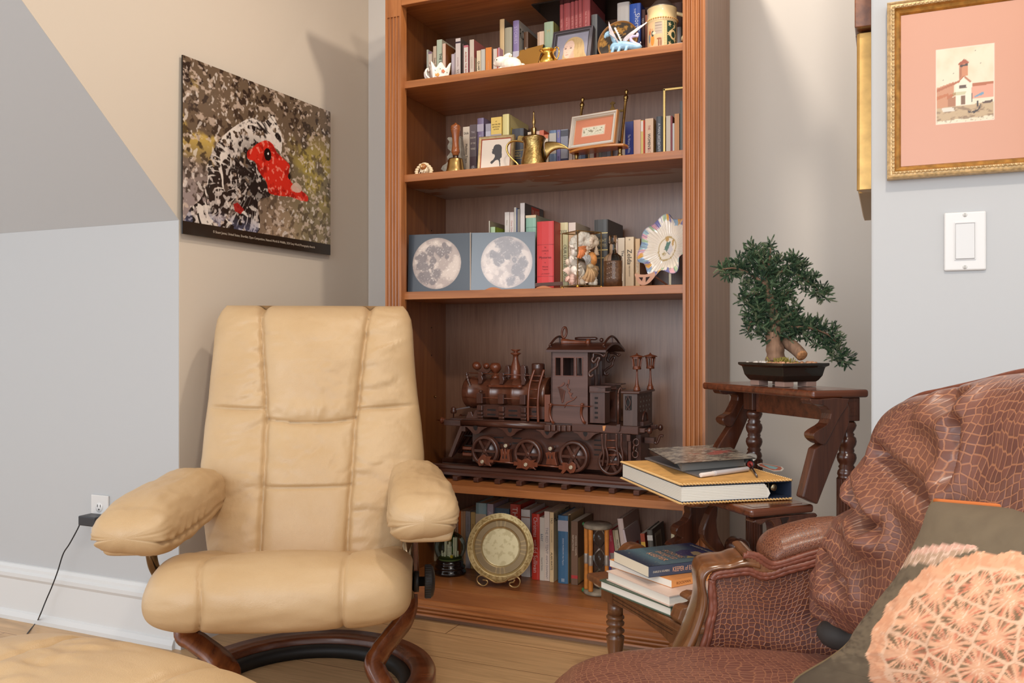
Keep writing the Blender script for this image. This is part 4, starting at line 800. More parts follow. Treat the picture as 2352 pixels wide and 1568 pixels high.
# --- brass frame stand at the right end
r = thing('brass_stand', 'square-bar brass frame standing at the right end of the second shelf', 'stand', (onY(1545, 0, 2.55).x, 2.55, Z2)); a = onY(1523.5, 204, 2.55); b = .0058; x1 = a.x+.065
m = MB().box((a.x, 2.55, Z2+.0004), (a.x+b, 2.556, a.z)).box((a.x, 2.55, a.z-b), (x1, 2.556, a.z)).box((x1-b, 2.55, Z2+.0004), (x1, 2.556, a.z)).box((a.x, 2.55, Z2+.0004), (x1, 2.556, Z2+.006)); m.build('bar_frame', plain((196, 166, 104), .35, .9), r, bev=.0008)

# ================================================================ third shelf
# --- moon pages
def moon(seed, cx, cy, spots):
    def f(U, Vv, asp):
        C = np.zeros(U.shape+(3,))+np.array((66, 72, 80))/255
        X = (U-cx)*asp/.445; Y = (Vv-cy)/.445; R = np.hypot(X, Y); mk = sst(1.0, .985, R)
        n = fbm(X*3+5, Y*3+9, seed, 5); Mo = np.zeros(U.shape+(3,))+np.array((206, 190, 178))/255; Mo = mixC(Mo, (164, 148, 140), sst(.40, .62, n)*.8)
        d = np.zeros(U.shape)
        for (x, y, a) in spots: d = np.maximum(d, sst(1.15, .75, np.hypot(X-x, Y-y)/a+.95*(fbm(X*7, Y*7, seed+3, 5)-.5)))
        Mo = mixC(Mo, (112, 102, 102), d*.8); Mo = mixC(Mo, (236, 226, 216), (fbm(X*22, Y*22, seed+5, 2) > .76)*.5); Mo = mixC(Mo, (150, 134, 126), sst(.85, 1.0, R)*.5)
        return C*(1-mk[..., None])+Mo*mk[..., None]
    return f
pB, pS, pR = onY(936.5, 670, 2.50), None, None
f1 = Frame((pB.x, 2.50), 9); w1 = f1.hit(1080.5, 600, 0)[0]; q1 = f1.M @ V((w1, 0, 0)); f2 = Frame((q1.x, q1.y), 16); w2 = f2.hit(1229, 600, 0)[0]
hM = f1.hit(942, 539, .006)[1]-Z3
r = thing('moon_folder', 'open folder with two full moon photographs standing on the third shelf', 'book', q1+V((0, .02, Z3)))
mA = moon(3, .46, .49, [(.30, .72, .12), (-.25, .5, .22), (.12, .45, .24), (.4, .52, .2), (-.6, .2, .26), (-.55, -.1, .26), (-.15, .1, .16), (-.5, -.5, .3), (.0, -.42, .22), (-.15, -.72, .14), (.42, .25, .1), (-.2, -.1, .12)]); mB = moon(9, .56, .49, [(-.1, .72, .34), (.3, .5, .32), (-.5, .3, .18), (-.3, .1, .22), (.05, .22, .14), (.62, .0, .2), (.42, -.3, .24), (.15, -.72, .2), (.6, -.55, .13), (-.05, .45, .2), (.3, .1, .1)])
for F_, w_, mf in ((f1, w1, mA), (f2, w2, mB)):
    L = F_.M @ Matrix.Translation((0, 0, Z3+.0004)) @ Matrix.Rotation(math.radians(-3), 4, 'X')
    MB(L).box((0, .0005, 0), (w_-.0005, .004, hM)).build('board', plain((58, 58, 58), .4), r)
    asp = w_/hM; art('printed_page', lambda u, v, L=L, w_=w_: L @ V((u*(w_-.0008), -.0002, v*hM)), 150, 140, lambda U, Vv, mf=mf, asp=asp: mf(U, Vv, asp), r, .25, .3)
MB(Matrix.Translation(q1) @ Matrix.Rotation(0, 4, 'Z')).box((-.0012, -.0012, Z3+.0004), (.0012, .002, Z3+hM)).build('seam_strip', plain((190, 176, 160), .5), r)
# --- wooden plate stand under the folder
r = thing('book_stand', 'low dark wood book stand with round orange feet before the red book', 'stand', (onY(1250, 0, 2.49).x, 2.51, Z3)); m = MB(); a = onY(1228, 663, 2.486); 
m.mat(0)
DKW = wood('dark_stand', (70, 42, 34), (92, 58, 46), 'X'); ORW = wood('orange_wood', (176, 104, 54), (196, 124, 70), 'X')
p1, p2 = onY(1229, 658, 2.497), onY(1292, 642, 2.545)
m.bar(V((p1.x, 2.497, Z3+.012)), V((p2.x, 2.546, Z3+.018)), .010, .012); m.build('ledge', DKW, r, bev=.001)
for i, (x0, x1) in enumerate(((1115, 1151), (1229, 1268))):
    xa_, xb_ = onY(x0, 0, 2.482).x, onY(x1, 0, 2.482).x; m = MB(); m.xz([(lerp(xa_, xb_, t/12), Z3+.0004+.0075*math.sin(math.pi*t/12)) for t in range(13)], 2.479, 2.491); m.build('foot', ORW, r)
# --- glass box of shells
N0 = onY(1326.8, 600, 2.50); zb = Z3+.009; zt = HC+(784-529.5)*sc_at(1326.8, 2.50); side = .088
r = thing('glass_box', 'brass edged glass box full of seashells on the third shelf', 'box', (N0.x, 2.55, Z3)); M = Matrix.Translation((N0.x, 2.50, 0)) @ Matrix.Rotation(math.radians(53), 4, 'Z')
m = MB(M)
cs4 = [(0, 0), (side, 0), (side, side), (0, side)]
for (x, y) in cs4: m.box((x-.0012, y-.0012, zb), (x+.0012, y+.0012, zt))
for zz in (zb, zt):
    for i in range(4):
        (x, y), (x2, y2) = cs4[i], cs4[(i+1) % 4]; m.bar((x, y, zz), (x2, y2, zz), .003, .003)
m.build('edge_strips', plain((186, 158, 104), .3, .9), r)
m = MB(M)
for (x, y) in cs4: m.lathe([(0, Z3+.0004), (.004, Z3+.0015), (.0055, Z3+.005), (.003, zb)], (x, y, 0), n=12)
m.build('ball_foot', GOLD, r)
MB(M).box((.001, .001, zb), (side-.001, side-.001, zb+.0015)).build('base_mirror', plain((150, 140, 120), .2, .6), r)
m = MB(M)
for i in range(4): (x, y), (x2, y2) = cs4[i], cs4[(i+1) % 4]; m.add([(x, y, zb), (x2, y2, zb), (x2, y2, zt), (x, y, zt)], [(0, 1, 2, 3)])
m.add([(0, 0, zt), (side, 0, zt), (side, side, zt), (0, side, zt)], [(0, 1, 2, 3)])
m.build('glass_pane', glass((246, 248, 246), thin=True), r)
random.seed(5)
def shell(kind, p, s, col, label, rot=0, tilt=0):
    r = thing('seashell', label, 'seashell', p, 0, 'seashells in the glass box'); R = Matrix.Translation(p) @ Matrix.Rotation(rot, 4, 'Z') @ Matrix.Rotation(tilt, 4, 'Y'); m = MB(R); c = plain(col, .45, var=.12, vs=160)
    if kind == 'fan':
        def f(u, v): a = math.radians(-62+124*u); rr = s*v*(1+.03*math.cos(u*math.pi*22)); return V((rr*math.sin(a), -.35*s*math.sin(math.pi*v*.8)*(1-.4*abs(2*u-1))+.0016*math.cos(u*44)*v, rr*math.cos(a)-s*.5))
        m.grid(f, 44, 8); m.grid(lambda u, v: f(u, v)+V((0, .0015, 0)), 44, 8)
    elif kind == 'spire':
        pr = []
        for i in range(25): t = i/24; pr.append((s*.42*(1-t)**.8*(1+.14*math.sin(t*34))+.0004, s*1.5*t-s*.6))
        m.lathe([(0, -s*.75), (s*.2, -s*.7)]+pr, n=16)
    elif kind == 'snail':
        for i in range(26): t = i/25; a = t*4.6*math.pi; q = (1-t)**.9; m.ball((s*.55*q*math.cos(a), s*.35*(t-.4), s*.55*q*math.sin(a)), s*.42*q+.001, 8)
    elif kind == 'murex':
        m.ball((0, 0, 0), s*.5, 12, (.8, .8, 1.2))
        for i in range(9): a = i*.7; m.lathe([(s*.13, 0), (0, s*.35)], (s*.38*math.cos(a), s*.38*math.sin(a), s*(.4-.1*i)), (math.cos(a), math.sin(a), .3), 7)
        m.lathe([(s*.4, 0), (0, s*.7)], (0, 0, s*.35), (0, 0, 1), 12)
    else: m.ball((0, 0, 0), s*.5, 14, (1.15, .8, .75))
    o = m.build('shell_body', c, r)
    return r
W = lambda a, b, z: M @ V((a, b, zb+z))
cream, wht, pk, org, tan_ = (228, 206, 184), (236, 224, 212), (226, 186, 170), (226, 136, 84), (196, 160, 118)
SH = [('fan', .052, .014, .040, .056, tan_, 'large tan ribbed scallop low on the right side of the glass box', .9, 2.7), ('fan', .018, .010, .105, .036, org, 'orange scallop upper left of the right pane of the glass box', .9, 2.4), ('round', .064, .014, .084, .040, (222, 150, 84), 'large orange shell half right side of the glass box', .9, 1.3),
 ('spire', .040, .012, .100, .022, cream, 'slim cream spire shell lying across the right pane', .9, 1.1), ('fan', .044, .013, .078, .034, (190, 186, 186), 'grey streaked bivalve shell in the middle of the right pane', .9, .3), ('round', .056, .012, .060, .026, (214, 190, 160), 'smooth egg-shaped beige shell low in the right pane', .9, 0), ('round', .074, .012, .050, .018, (206, 176, 150), 'small beige shell at the lower right corner of the glass box', .9, .5),
 ('snail', .030, .016, .140, .034, wht, 'white whorled shell topmost on the left of the heap', .4, .3), ('snail', .062, .014, .136, .028, cream, 'cream snail shell with dark mouth topmost right in the box', .9, 0), ('murex', .050, .016, .120, .026, cream, 'spiny cream shell near the top right of the box', .5, .9), ('spire', .078, .012, .110, .022, (214, 186, 160), 'stubby beige cone shell at the upper right edge of the box', .9, 0),
 ('murex', .014, .028, .112, .040, wht, 'large white spiny shell near the top of the left pane', 0, .5), ('spire', .012, .054, .100, .026, cream, 'cream cone shell at the far left of the left pane', .9, -.5), ('murex', .012, .040, .078, .036, wht, 'white conch in the middle of the left pane', .9, 2.6), ('round', .010, .060, .072, .030, cream, 'rounded cream shell at the left edge of the left pane', 0, .8),
 ('fan', .010, .052, .044, .032, (226, 200, 184), 'pinkish ribbed cockle with dark bands low in the left pane', -.7, .2), ('murex', .012, .022, .046, .040, wht, 'white spiny shell beside the near corner post of the box', .4, 1.8), ('spire', .010, .056, .018, .024, pk, 'small pink cone shell at the lower left of the box', 0, 2.0), ('snail', .012, .036, .018, .030, pk, 'pink whorled shell at the bottom of the left pane', .9, .6), ('round', .010, .046, .010, .020, (230, 180, 150), 'small peach shell on the box floor, left pane', 0, 0),
 ('murex', .030, .012, .016, .030, cream, 'white branching coral-like shell at the bottom near corner', .9, .8), ('snail', .060, .013, .014, .024, wht, 'white shell at the bottom right of the right pane', .9, .4), ('round', .046, .050, .06, .05, cream, 'big cream shell in the middle of the heap', 0, .4), ('murex', .055, .045, .11, .045, wht, 'white spiny shell at the back of the heap', 0, .2), ('round', .035, .055, .02, .04, cream, 'cream shell at the back floor of the box', 0, 0), ('snail', .03, .05, .13, .036, wht, 'white whorled shell at the back top of the heap', 0, 0)]
for k, a, b, z, s_, col, lab, ro, ti in SH: shell(k, W(a, b, z), s_, col, lab, math.radians(53)+ro*.4, ti)
# --- glass bottle
Yq = 2.515; px = 1408; s = sc_at(px, Yq); c = onY(px, 0, Yq); r = thing('bottle', 'old embossed brownish glass bottle right of the glass box', 'bottle', (c.x, Yq, Z3)); hq = lambda cy: HC+(784-(490+cy/8.71))*s
GB = glass((206, 186, 164), .05, 1.3); m = MB()
rows = [(0, Z3+.0006), (20, Z3+.0006), (22, Z3+.003), (22.2, hq(1300)), (22.2, hq(920)), (20, hq(860)), (14, hq(825)), (8.8, hq(790)), (8.2, hq(720)), (7.8, hq(640)), (7.4, hq(605)), (9.3, hq(590)), (9.6, hq(520)), (9.6, hq(455)), (8.2, hq(440)), (6.6, hq(450)), (6.4, hq(600))]
m.lathe([(a*s, z) for a, z in rows], (c.x, Yq, 0), n=32, close=False, sy=.62); m.build('glass_body', GB, r)
m = MB(); m.lathe([(0, Z3+.004), (19.5*s, Z3+.004), (20*s, hq(1300)), (20*s, hq(950)), (0, hq(945))], (c.x, Yq, 0), n=24, close=False, sy=.5); m.build('cloudy_deposit', plain((128, 96, 70), .4, var=.3, vs=120), r)
m = MB()
for i in range(4):
    for j in range(5): m.ball((c.x+(-.018+.009*j)*.7, Yq-21.8*s*.62*math.sqrt(1-((-.018+.009*j)*.7/(22*s))**2), hq(1010+i*100)+.002*((i*3+j) % 3)), .0022, 6, (1.2, .3, .8))
m.build('embossing', plain((150, 124, 104), .25), r)
# --- fluted plate on its easel
fr = Frame((onY(1529.5, 565, 2.585).x, 2.585), -20); a = fr.hit(1529.5, 566, 0); r = thing('fluted_plate', 'white fluted plate with a multicoloured scalloped rim on the third shelf', 'plate', fr.M @ V((0, .02, Z3)))
M = fr.M @ Matrix.Translation((0, 0, a[1])) @ Matrix.Rotation(math.radians(-14), 4, 'X'); Rq = .0905
def lob(t): return 1+.115*math.cos(7*(t-math.radians(97)))
def pfp(u, v):
    t = 2*math.pi*u; q = v*(1+(lob(t)-1)*min(1, max(0, (v-.3)/.7))); fl = .0016*math.cos(t*42)*sst(.35, .6, np.array(v))*sst(1.0, .8, np.array(v))
    return M @ V((Rq*q*math.cos(t), -.024*v**2.2+.010+float(fl)+(.006*(v-.86)/.14 if v > .86 else 0)*math.cos(7*(t-math.radians(97))), Rq*q*math.sin(t)*1.04))
def pcol(U, Vv):
    X = Vv*np.cos(2*np.pi*U); Y = Vv*np.sin(2*np.pi*U); C = np.zeros(U.shape+(3,))+np.array((234, 222, 206))/255
    C = mixC(C, (212, 198, 184), (np.cos(U*2*np.pi*42) > .6)*(Vv > .4)*.25)
    rim = Vv > .80+.02*np.cos(7*(2*np.pi*U-1.69)); seg = np.floor(U*44+.6*vn(U*88, Vv*8, 3)).astype(int); pal = np.array([(150, 178, 200), (176, 196, 160), (226, 168, 84), (222, 170, 178), (122, 122, 170), (160, 190, 196), (236, 226, 214)])/255
    C = np.where(rim[..., None], pal[(seg*5+(seg//3)) % 7], C); C = mixC(C, (110, 112, 160), rim*(np.abs((U*44) % 1-.5) > .45)*.7); C = mixC(C, (100, 100, 150), (Vv > .975)*.6)
    e = np.hypot((X-.0)/.33, (Y+.05)/.40); C = mixC(C, (176, 150, 96), (np.abs(e-1) < .06)*.9)
    P = lambda L: [((x-780)/660, (820-y)/660) for x, y in L]
    C = mixC(C, (84, 124, 116), inpoly(X, Y, P([(740, 690), (850, 690), (780, 900), (700, 850)]))); C = mixC(C, (206, 200, 204), inpoly(X, Y, P([(850, 720), (930, 880), (870, 990), (780, 900)]))); C = mixC(C, (190, 150, 92), inpoly(X, Y, P([(710, 600), (760, 570), (800, 640), (760, 690), (700, 660)]))); C = mixC(C, (190, 150, 92), inpoly(X, Y, P([(880, 650), (930, 680), (925, 830), (880, 740)]))); C = mixC(C, (60, 66, 84), inpoly(X, Y, P([(700, 850), (870, 985), (866, 995), (694, 856)])))
    g_ = np.hypot(X+.10, Y+.2); return mixC(C, (176, 156, 112), (g_ < .085)*(fbm(X*40, Y*40, 2, 2) > .45))
art('plate_face', pfp, 294, 30, pcol, r, .12, .6)
m = MB(); m.grid(lambda u, v: pfp(u, 1-v*.9)+fr.ey*.004, 98, 12); m.build('plate_back', plain((96, 100, 150), .2), r)
r = thing('plate_easel', 'small wooden plate easel with pierced half-round ends under the fluted plate', 'stand', (onY(1485, 0, 2.52).x, 2.53, Z3)); G4 = lambda x, y, o=0: onY(1420+x/7.125, 450+y/7.125, 2.50+o)
ew = wood('plate_easel', (166, 110, 76), (186, 132, 96), 'X'); m = MB()
zl = lambda p: V((p.x, p.y, max(p.z, Z3+.0005)))
m.prism(sm2([(270, 1290), (290, 1265), (330, 1280), (440, 1285), (540, 1262), (590, 1240), (605, 1290), (590, 1330), (520, 1410), (440, 1455), (370, 1455), (310, 1400)], 2), lambda x, y, t: zl(G4(x, y, t)), -.004, .004); 
m.build('side_panel', ew, r)
for tri in ([(335, 1330), (405, 1330), (385, 1390)], [(450, 1330), (520, 1318), (450, 1410)]):
    m = MB(); m.prism(tri, lambda x, y, t: G4(x, y, t), -.0048, -.0042); m.build('cutout', plain((44, 24, 16), .9), r)
m = MB(); p = G4(580, 1300, .004); q = G4(800, 1445, .03); m.bar(p, V((q.x, q.y, Z3+.004)), .006, .004); m.build('brace', DKW, r)
m = MB(); p = G4(848, 1440, .05); m.box((p.x-.0035, p.y, Z3+.0005), (p.x+.0035, p.y+.003, G4(848, 1175, .05).z)); m.build('strap', plain((150, 138, 116), .4, .5), r)

# ================================================================ bottom shelf
# --- snow globe
px = 1033.8; Yg = 2.62; s = sc_at(px, Yg); c = onY(px, 0, Yg); hg = lambda cy: HC+(784-(1130+cy/6.818))*s; zo = Z5+.0004; r = thing('snow_globe', 'snow globe with a white city skyline on a black turned base', 'snow globe', (c.x, Yg, Z5))
zz = hg(1315)-zo; Hh = lambda cy: hg(cy)-zz if hg(1315) > zo else hg(cy)
BLK = plain((26, 20, 18), .15, coat=.6); m = MB()
b0 = zo; t0 = hg(1040); kk = lambda t: lerp(b0, t0, t)
m.lathe([(0, kk(0)), (.055, kk(0)), (.0565, kk(.12)), (.055, kk(.26)), (.050, kk(.36)), (.052, kk(.42)), (.0535, kk(.5)), (.050, kk(.62)), (.0455, kk(.7)), (.0475, kk(.78)), (.0465, kk(.9)), (.043, kk(1)), (0, kk(1))], (c.x, Yg, 0), n=40, close=False); m.build('base', BLK, r)
Rg = .0545; zc = t0+.040
m = MB(); m.lathe([(Rg*math.cos(a), zc+Rg*math.sin(a)) for a in [math.radians(-47+137*i/24) for i in range(25)]], (c.x, Yg, 0), n=40, close=False); m.build('glass_dome', glass((226, 236, 228), thin=True, ior=1.6), r)
MB().lathe([(.041, t0), (.042, t0+.004), (.036, t0+.009), (0, t0+.011)], (c.x, Yg, 0), n=32, close=False).build('green_ground', plain((70, 84, 34), .8), r)
m = MB(); random.seed(3); m.mat(0)
for (x, y, w_, h) in ((-.018, .004, .008, .062), (-.006, .012, .006, .05), (.010, .010, .0055, .066), (.018, .010, .0055, .066), (0, -.004, .011, .036), (-.002, -.006, .008, .044), (0, -.004, .005, .052), (-.028, -.006, .004, .020), (-.022, -.012, .006, .014), (.024, -.004, .005, .022), (-.012, -.014, .006, .02), (.008, -.014, .006, .022), (.016, -.012, .004, .012), (.028, .004, .004, .022)): m.box((c.x+x-w_/2, Yg+y-w_/2, t0+.006), (c.x+x+w_/2, Yg+y+w_/2, t0+.006+h))
for i in range(5):
    for j in range(4): m.mat(3).box((c.x-.004+.0026*j, Yg-.0102, t0+.016+.005*i), (c.x-.003+.0026*j, Yg-.0099, t0+.018+.005*i))
m.mat(2).box((c.x-.007, Yg+.0, t0+.03), (c.x+.001, Yg+.006, t0+.066)); m.mat(1).box((c.x+.014, Yg-.026, t0+.008), (c.x+.022, Yg-.020, t0+.018)); m.build('skyline', [plain((232, 222, 204), .6), plain((226, 190, 40), .5), plain((150, 116, 50), .5), plain((110, 96, 84), .6)], r)
# --- brass plate on a wire stand
Yq = 2.545; px = 1146.7; s = sc_at(px, Yq); c = onY(px, 1257.6, Yq); Rb2 = 76.8*s; r = thing('brass_plate', 'engraved round brass plate standing on a wire stand, bottom shelf', 'plate', (c.x, Yq, Z5))
M = Matrix.Translation((c.x, Yq+.012, c.z)) @ Matrix.Rotation(math.radians(18), 4, 'Z') @ Matrix.Rotation(math.radians(-9), 4, 'X')
def bp(X, Y, Rr, A):
    C = np.zeros(X.shape+(3,))+np.array((196, 172, 120))/255; n = fbm(X*22, Y*22, 6, 3); C = mixC(C, (146, 118, 66), sst(.5, .6, n)*(Rr > .84)*(Rr < .97)*.8)
    w_ = (Rr > .59) & (Rr < .80); C = mixC(C, (116, 94, 62), w_*.9); C = mixC(C, (168, 140, 92), w_*(np.abs((A*34) % 1-.5) < .05)*.6)
    ce = Rr < .585; C = mixC(C, (190, 174, 134), ce*.9); C = mixC(C, (166, 148, 106), ce*sst(.52, .62, fbm(X*9, Y*9, 12, 4))*.7); return mixC(C, (226, 200, 140), (np.abs(Rr-.81) < .012)*.8+(np.abs(Rr-.59) < .01)*.6)
def bprof(q): return -.012*sst(.78, .84, np.array(q)).item()-.004*sst(.55, .6, np.array(q)).item()+(.003*(q-.84)/.16 if q > .84 else 0)
o = disc('plate_face', M, Rb2, bp, 140, 60, r, bprof, .32); mm = artmat(.32).copy(); mm.node_tree.nodes['Principled BSDF'].inputs['Metallic'].default_value = .45; o.data.materials[0] = mm
MB(M).lathe([(0, .004), (Rb2*.8, .004), (Rb2*.86, -.006), (Rb2, -.0085)], (0, 0, 0), (0, 1, 0), 48, close=False).build('plate_back', BRASS2, r)
r = thing('plate_stand', 'curled brass wire stand holding the engraved brass plate', 'stand', (c.x, 2.53, Z5)); g = lambda x, y, o=0: onY(970+x/6.818, 1130+y/6.818, 2.515+o)
wr = plain((186, 158, 110), .35, .9)
dz = (Z5+.0035)-min(g(965, 1455).z, g(1450, 1480).z)
P1 = [(945, 1360), (1010, 1372), (1022, 1410), (975, 1452), (915, 1440), (866, 1390), (862, 1330), (905, 1295), (960, 1300), (1050, 1350), (1130, 1395), (1200, 1402), (1290, 1385), (1370, 1330), (1450, 1312), (1515, 1340), (1532, 1400), (1500, 1465), (1430, 1478), (1375, 1450), (1372, 1410), (1430, 1395), (1445, 1360)]
MB().tube([p+V((0, 0, dz)) for p in smooth_path([g(*p) for p in P1], 5)], .0028, 8).build('wire_front', wr, r)
m = MB()
for x in (1130, 1290): p = g(x, 1395)+V((0, 0, dz)); m.tube(smooth_path([p, p+V((0, .03, -.002)), V((p.x, p.y+.075, Z5+.003))], 5), .0025, 8)
m.build('back_leg', wr, r)
# --- hourglass
px = 1373; Yh = 2.60; s = sc_at(px, Yh); c = onY(px, 0, Yh); hh = lambda cy: HC+(784-(1140+cy/7.467))*s; r = thing('hourglass', 'wooden hourglass with orange bound posts and stone discs, bottom shelf', 'hourglass', (c.x, Yh, Z5))
z0 = Z5+.0004; z1 = hh(455); ST = plain((150, 136, 116), .7, var=.35, vs=40)
def slab(z, zt_): return MB().lathe([(0, z), (.044, z), (.046, z+.004), (.045, zt_-.003), (.041, zt_), (0, zt_)], (c.x, Yh, 0), n=28, close=False)
slab(z0, z0+.012).build('base_disc', ST, r); slab(z1-.014, z1).build('top_disc', ST, r); a0, a1 = z0+.012, z1-.014
OR = plain((196, 122, 50), .45, var=.15, vs=60); SV = plain((176, 166, 156), .35, .6)
for ang in (250, 200, 340):
    x, y = c.x+.036*math.cos(math.radians(ang)), Yh+.036*math.sin(math.radians(ang)); pr = []
    for i in range(61): t = i/60; pr.append((.0062+.0012*abs(2*t-1)+(.0006 if i % 2 else 0)+(.001 if .42 < t < .58 else 0), lerp(a0, a1, t)))
    o = MB().lathe(pr, (x, y, 0), n=14).build('post', [OR, SV], r)
    for p in o.data.polygons:
        if .42 < (p.center.z+Z5-a0)/(a1-a0) < .58: p.material_index = 1
m = MB(); H3 = (a1-a0)/3
prg = []
for k in range(3):
    for i in range(13): t = i/12; prg.append((.003+.0185*math.sin(math.pi*t)**.8, a0+H3*(k+t)))
m.lathe(prg, (c.x+.004, Yh+.006, 0), n=24, close=False); m.build('glass_bulbs', glass((236, 240, 240), thin=True, ior=1.7), r)
MB().lathe([(.004, a0+.002), (.017, a0+.012), (.020, a0+.018), (0, a0+.022)], (c.x+.004, Yh+.006, 0), n=20).build('sand', plain((206, 180, 150), .9), r)
MB().ball((c.x-.044, Yh-.012, z0+.008), .008, 8, (.7, 1, .9)).ball((c.x-.044, Yh-.01, z1-.004), .007, 8, (.6, 1, .8)).build('green_moss', plain((60, 120, 70), .9), r)
# ================================================================ wooden model locomotive
fl = Frame((-1.3225, 2.543), -2.5); YWH = .035; LW = .157
pA = lambda x, y: (980+x/6.03, 740+y/6.03); pB_ = lambda x, y: (1240+x/6.03, 740+y/6.03); pC = lambda x, y: (970+x/7.84, 960+y/7.84); pD = lambda x, y: (1250+x/7.84, 960+y/7.84)
def LH(p, off=YWH): return fl.hit(p[0], p[1], off)
LM = wood('loco_wood', (60, 34, 26), (88, 52, 40), 'X', rough=.28, coat=.3); LMZ = wood('loco_wood_z', (62, 36, 28), (92, 56, 44), 'Z', rough=.28, coat=.3); LR = wood('loco_red', (92, 46, 28), (124, 66, 42), 'Z', rough=.3); LK = plain((22, 12, 9), .7); BOLT = plain((196, 184, 160), .35, .4)
# --- track
tr = thing('model_track', 'dark wooden model railway track under the locomotive', 'track', fl.M @ V((.3, .1, Z4)))
zt0 = Z4+.0145; lx0 = LH((1039.5, 1104), 0)[0]
for i in range(-1, 10):
    x = lx0+.0785*i; MB(fl.M).box((x, 0, Z4+.0004), (x+.0185, .226, zt0)).build('sleeper', LM, tr, bev=.0012)
for y0, sg in ((.022, 1), (.204, -1)):
    pr = [(0, 0), (.046, 0), (.044, .008), (.036, .012), (.034, .017), (.036, .021), (.036, .029), (.033, .032), (.015, .032), (.012, .029), (.012, .021), (.014, .017), (.012, .012), (.002, .008)]
    m = MB(fl.M); m.prism(pr, lambda a, b, t: V((t, y0+sg*a, zt0+b)), -.150, .775); m.build('rail', LM, tr)
zr = zt0+.032
# --- locomotive
lo = thing('model_locomotive', 'dark carved wooden model steam locomotive on the fourth shelf', 'model train', fl.M @ V((.3, .11, zr)))
def poly(m, pf, pts, off, y0, y1, smooth=0):
    q = fl.pts([pf(*p) for p in pts], off); q = sm2(q, smooth) if smooth else q; return m.xz(q, y0, y1)
def bx(m, pf, a, b, y0, y1, off=YWH): (x0, z0), (x1, z1) = LH(pf(*a), off), LH(pf(*b), off); return m.box((x0, y0, z0), (x1, y1, z1))
def pt(pf, x, y, off): a, b = LH(pf(x, y), off); return V((a, off, b))
Y0 = YWH; YE = YWH+LW; YM = YWH+LW/2
zdk = LH(pB_(300, 1395))[1]; zdb = LH(pB_(900, 1545))[1]; xL = LH(pA(240, 1390))[0]; xR = LH(pB_(1360, 1480))[0]
# chassis
m = MB(fl.M); m.box((xL+.02, Y0+.006, zdb+.004), (xR, YE-.006, zdk))
bx(m, pA, (240, 1345), (468, 1435), Y0-.002, Y0+.03); bx(m, pB_, (445, 1402), (1362, 1552), Y0-.002, Y0+.02); m.box((xL, YE-.03, zdb+.005), (xL+.04, YE+.002, zdk)); m.box((xL+.3, YE-.02, zdb), (xR, YE+.002, zdk))
m.box((xR-.02, Y0, zdb+.002), (xR, YE, zdk-.004)); m.build('chassis', LM, lo, bev=.0012)
for yy in (Y0+.008, YE-.008):
    xa_, xb_ = LH(pA(478, 1390))[0], LH(pA(1640, 1440))[0]; MB(fl.M).lathe([(.011, 0), (.011, xb_-xa_)], (xa_, yy, (zdk+zdb)/2), (1, 0, 0), 16).build('side_pipe', LM, lo)
m = MB(fl.M)
for a in ((70, 1412, 160, 1512), (165, 1410, 228, 1512), (245, 1418, 300, 1515), (305, 1420, 375, 1515), (380, 1420, 440, 1515)): bx(m, pB_, a[:2], a[2:], Y0-.010, Y0+.01)
m.build('step_block', LMZ, lo, bev=.004)
MB(fl.M).xz(fl.pts([pD(1050, 140), pD(1110, 135), pD(1085, 230), pD(1060, 230)], Y0-.003), Y0-.0035, Y0-.0015).build('bare_patch', plain((206, 140, 84), .6), lo, label='bare wood chip on the chassis edge')
# lower body with slots
zlb = zr+.004; xa_, xb_ = LH(pC(905, 500), Y0+.03)[0], LH(pD(1500, 600), Y0+.03)[0]
MB(fl.M).box((xa_, Y0+.030, zr+.012), (xb_, YE-.030, zdb+.005)).build('lower_body', LM, lo)
for pf, x0, x1, ys in ((pC, 1300, 1460, (332, 425)), (pC, 1625, 1785, (345, 435)), (pD, 900, 1030, (385, 470, 555, 645)), (pC, 760, 900, (300, 480, 590))):
    m = MB(fl.M)
    for y in ys: bx(m, pf, (x0, y), (x1, y+30), Y0+.0285, Y0+.031, Y0+.03)
    m.build('slot', LK, lo)
m = MB(fl.M)
for y in (505, 615): bx(m, pC, (715, y), (890, y+75), Y0+.03, YE-.03, Y0+.03)
m.build('cylinder_block', LR, lo, bev=.003)
# wheels
def wheel(cx, cz, R, y, sg, spokes=6, ph=0):
    m = MB(fl.M); ax = (0, -sg, 0); o = (cx, y, cz)
    m.lathe([(R*.80, 0), (R*.80, .012), (R*.83, .013), (R*.97, .013), (R, .011), (R, .004), (R*1.03, .003), (R*1.04, 0), (R*1.02, -.006), (R*.8, -.006), (R*.80, 0)], o, ax, 40, close=False)
    m.lathe([(R*.82, -.003), (R*.82, -.001), (0, -.001)], o, ax, 30, close=False)
    for k in range(spokes//2):
        a = math.pi*k/(spokes/2)+ph; d = V((math.cos(a), 0, math.sin(a)))*R*.82; yy = V((0, -sg*.006, 0)); m.bar(V(o)-d+yy, V(o)+d+yy, .0085, .008, up=(0, 1, 0))
    m.lathe([(R*.16, 0), (R*.16, .012), (R*.1, .013)], o, ax, 16); return m
wh = []
for pf, x, y, R in ((pC, 1115, 605, None), (pC, 1885, 665, None), (pD, 515, 710, None), (pD, 1190, 800, 1)):
    a, b = LH(pf(x, y), Y0); R = (b-zr)*.985 if not R else .0425; b = zr+R*1.04+.0005; wh.append((a, b, R))
    wheel(a, b, R, Y0+.013, 1).build('wheel', LM, lo); wheel(a, b, R, YE-.013, -1).build('wheel', LM, lo)
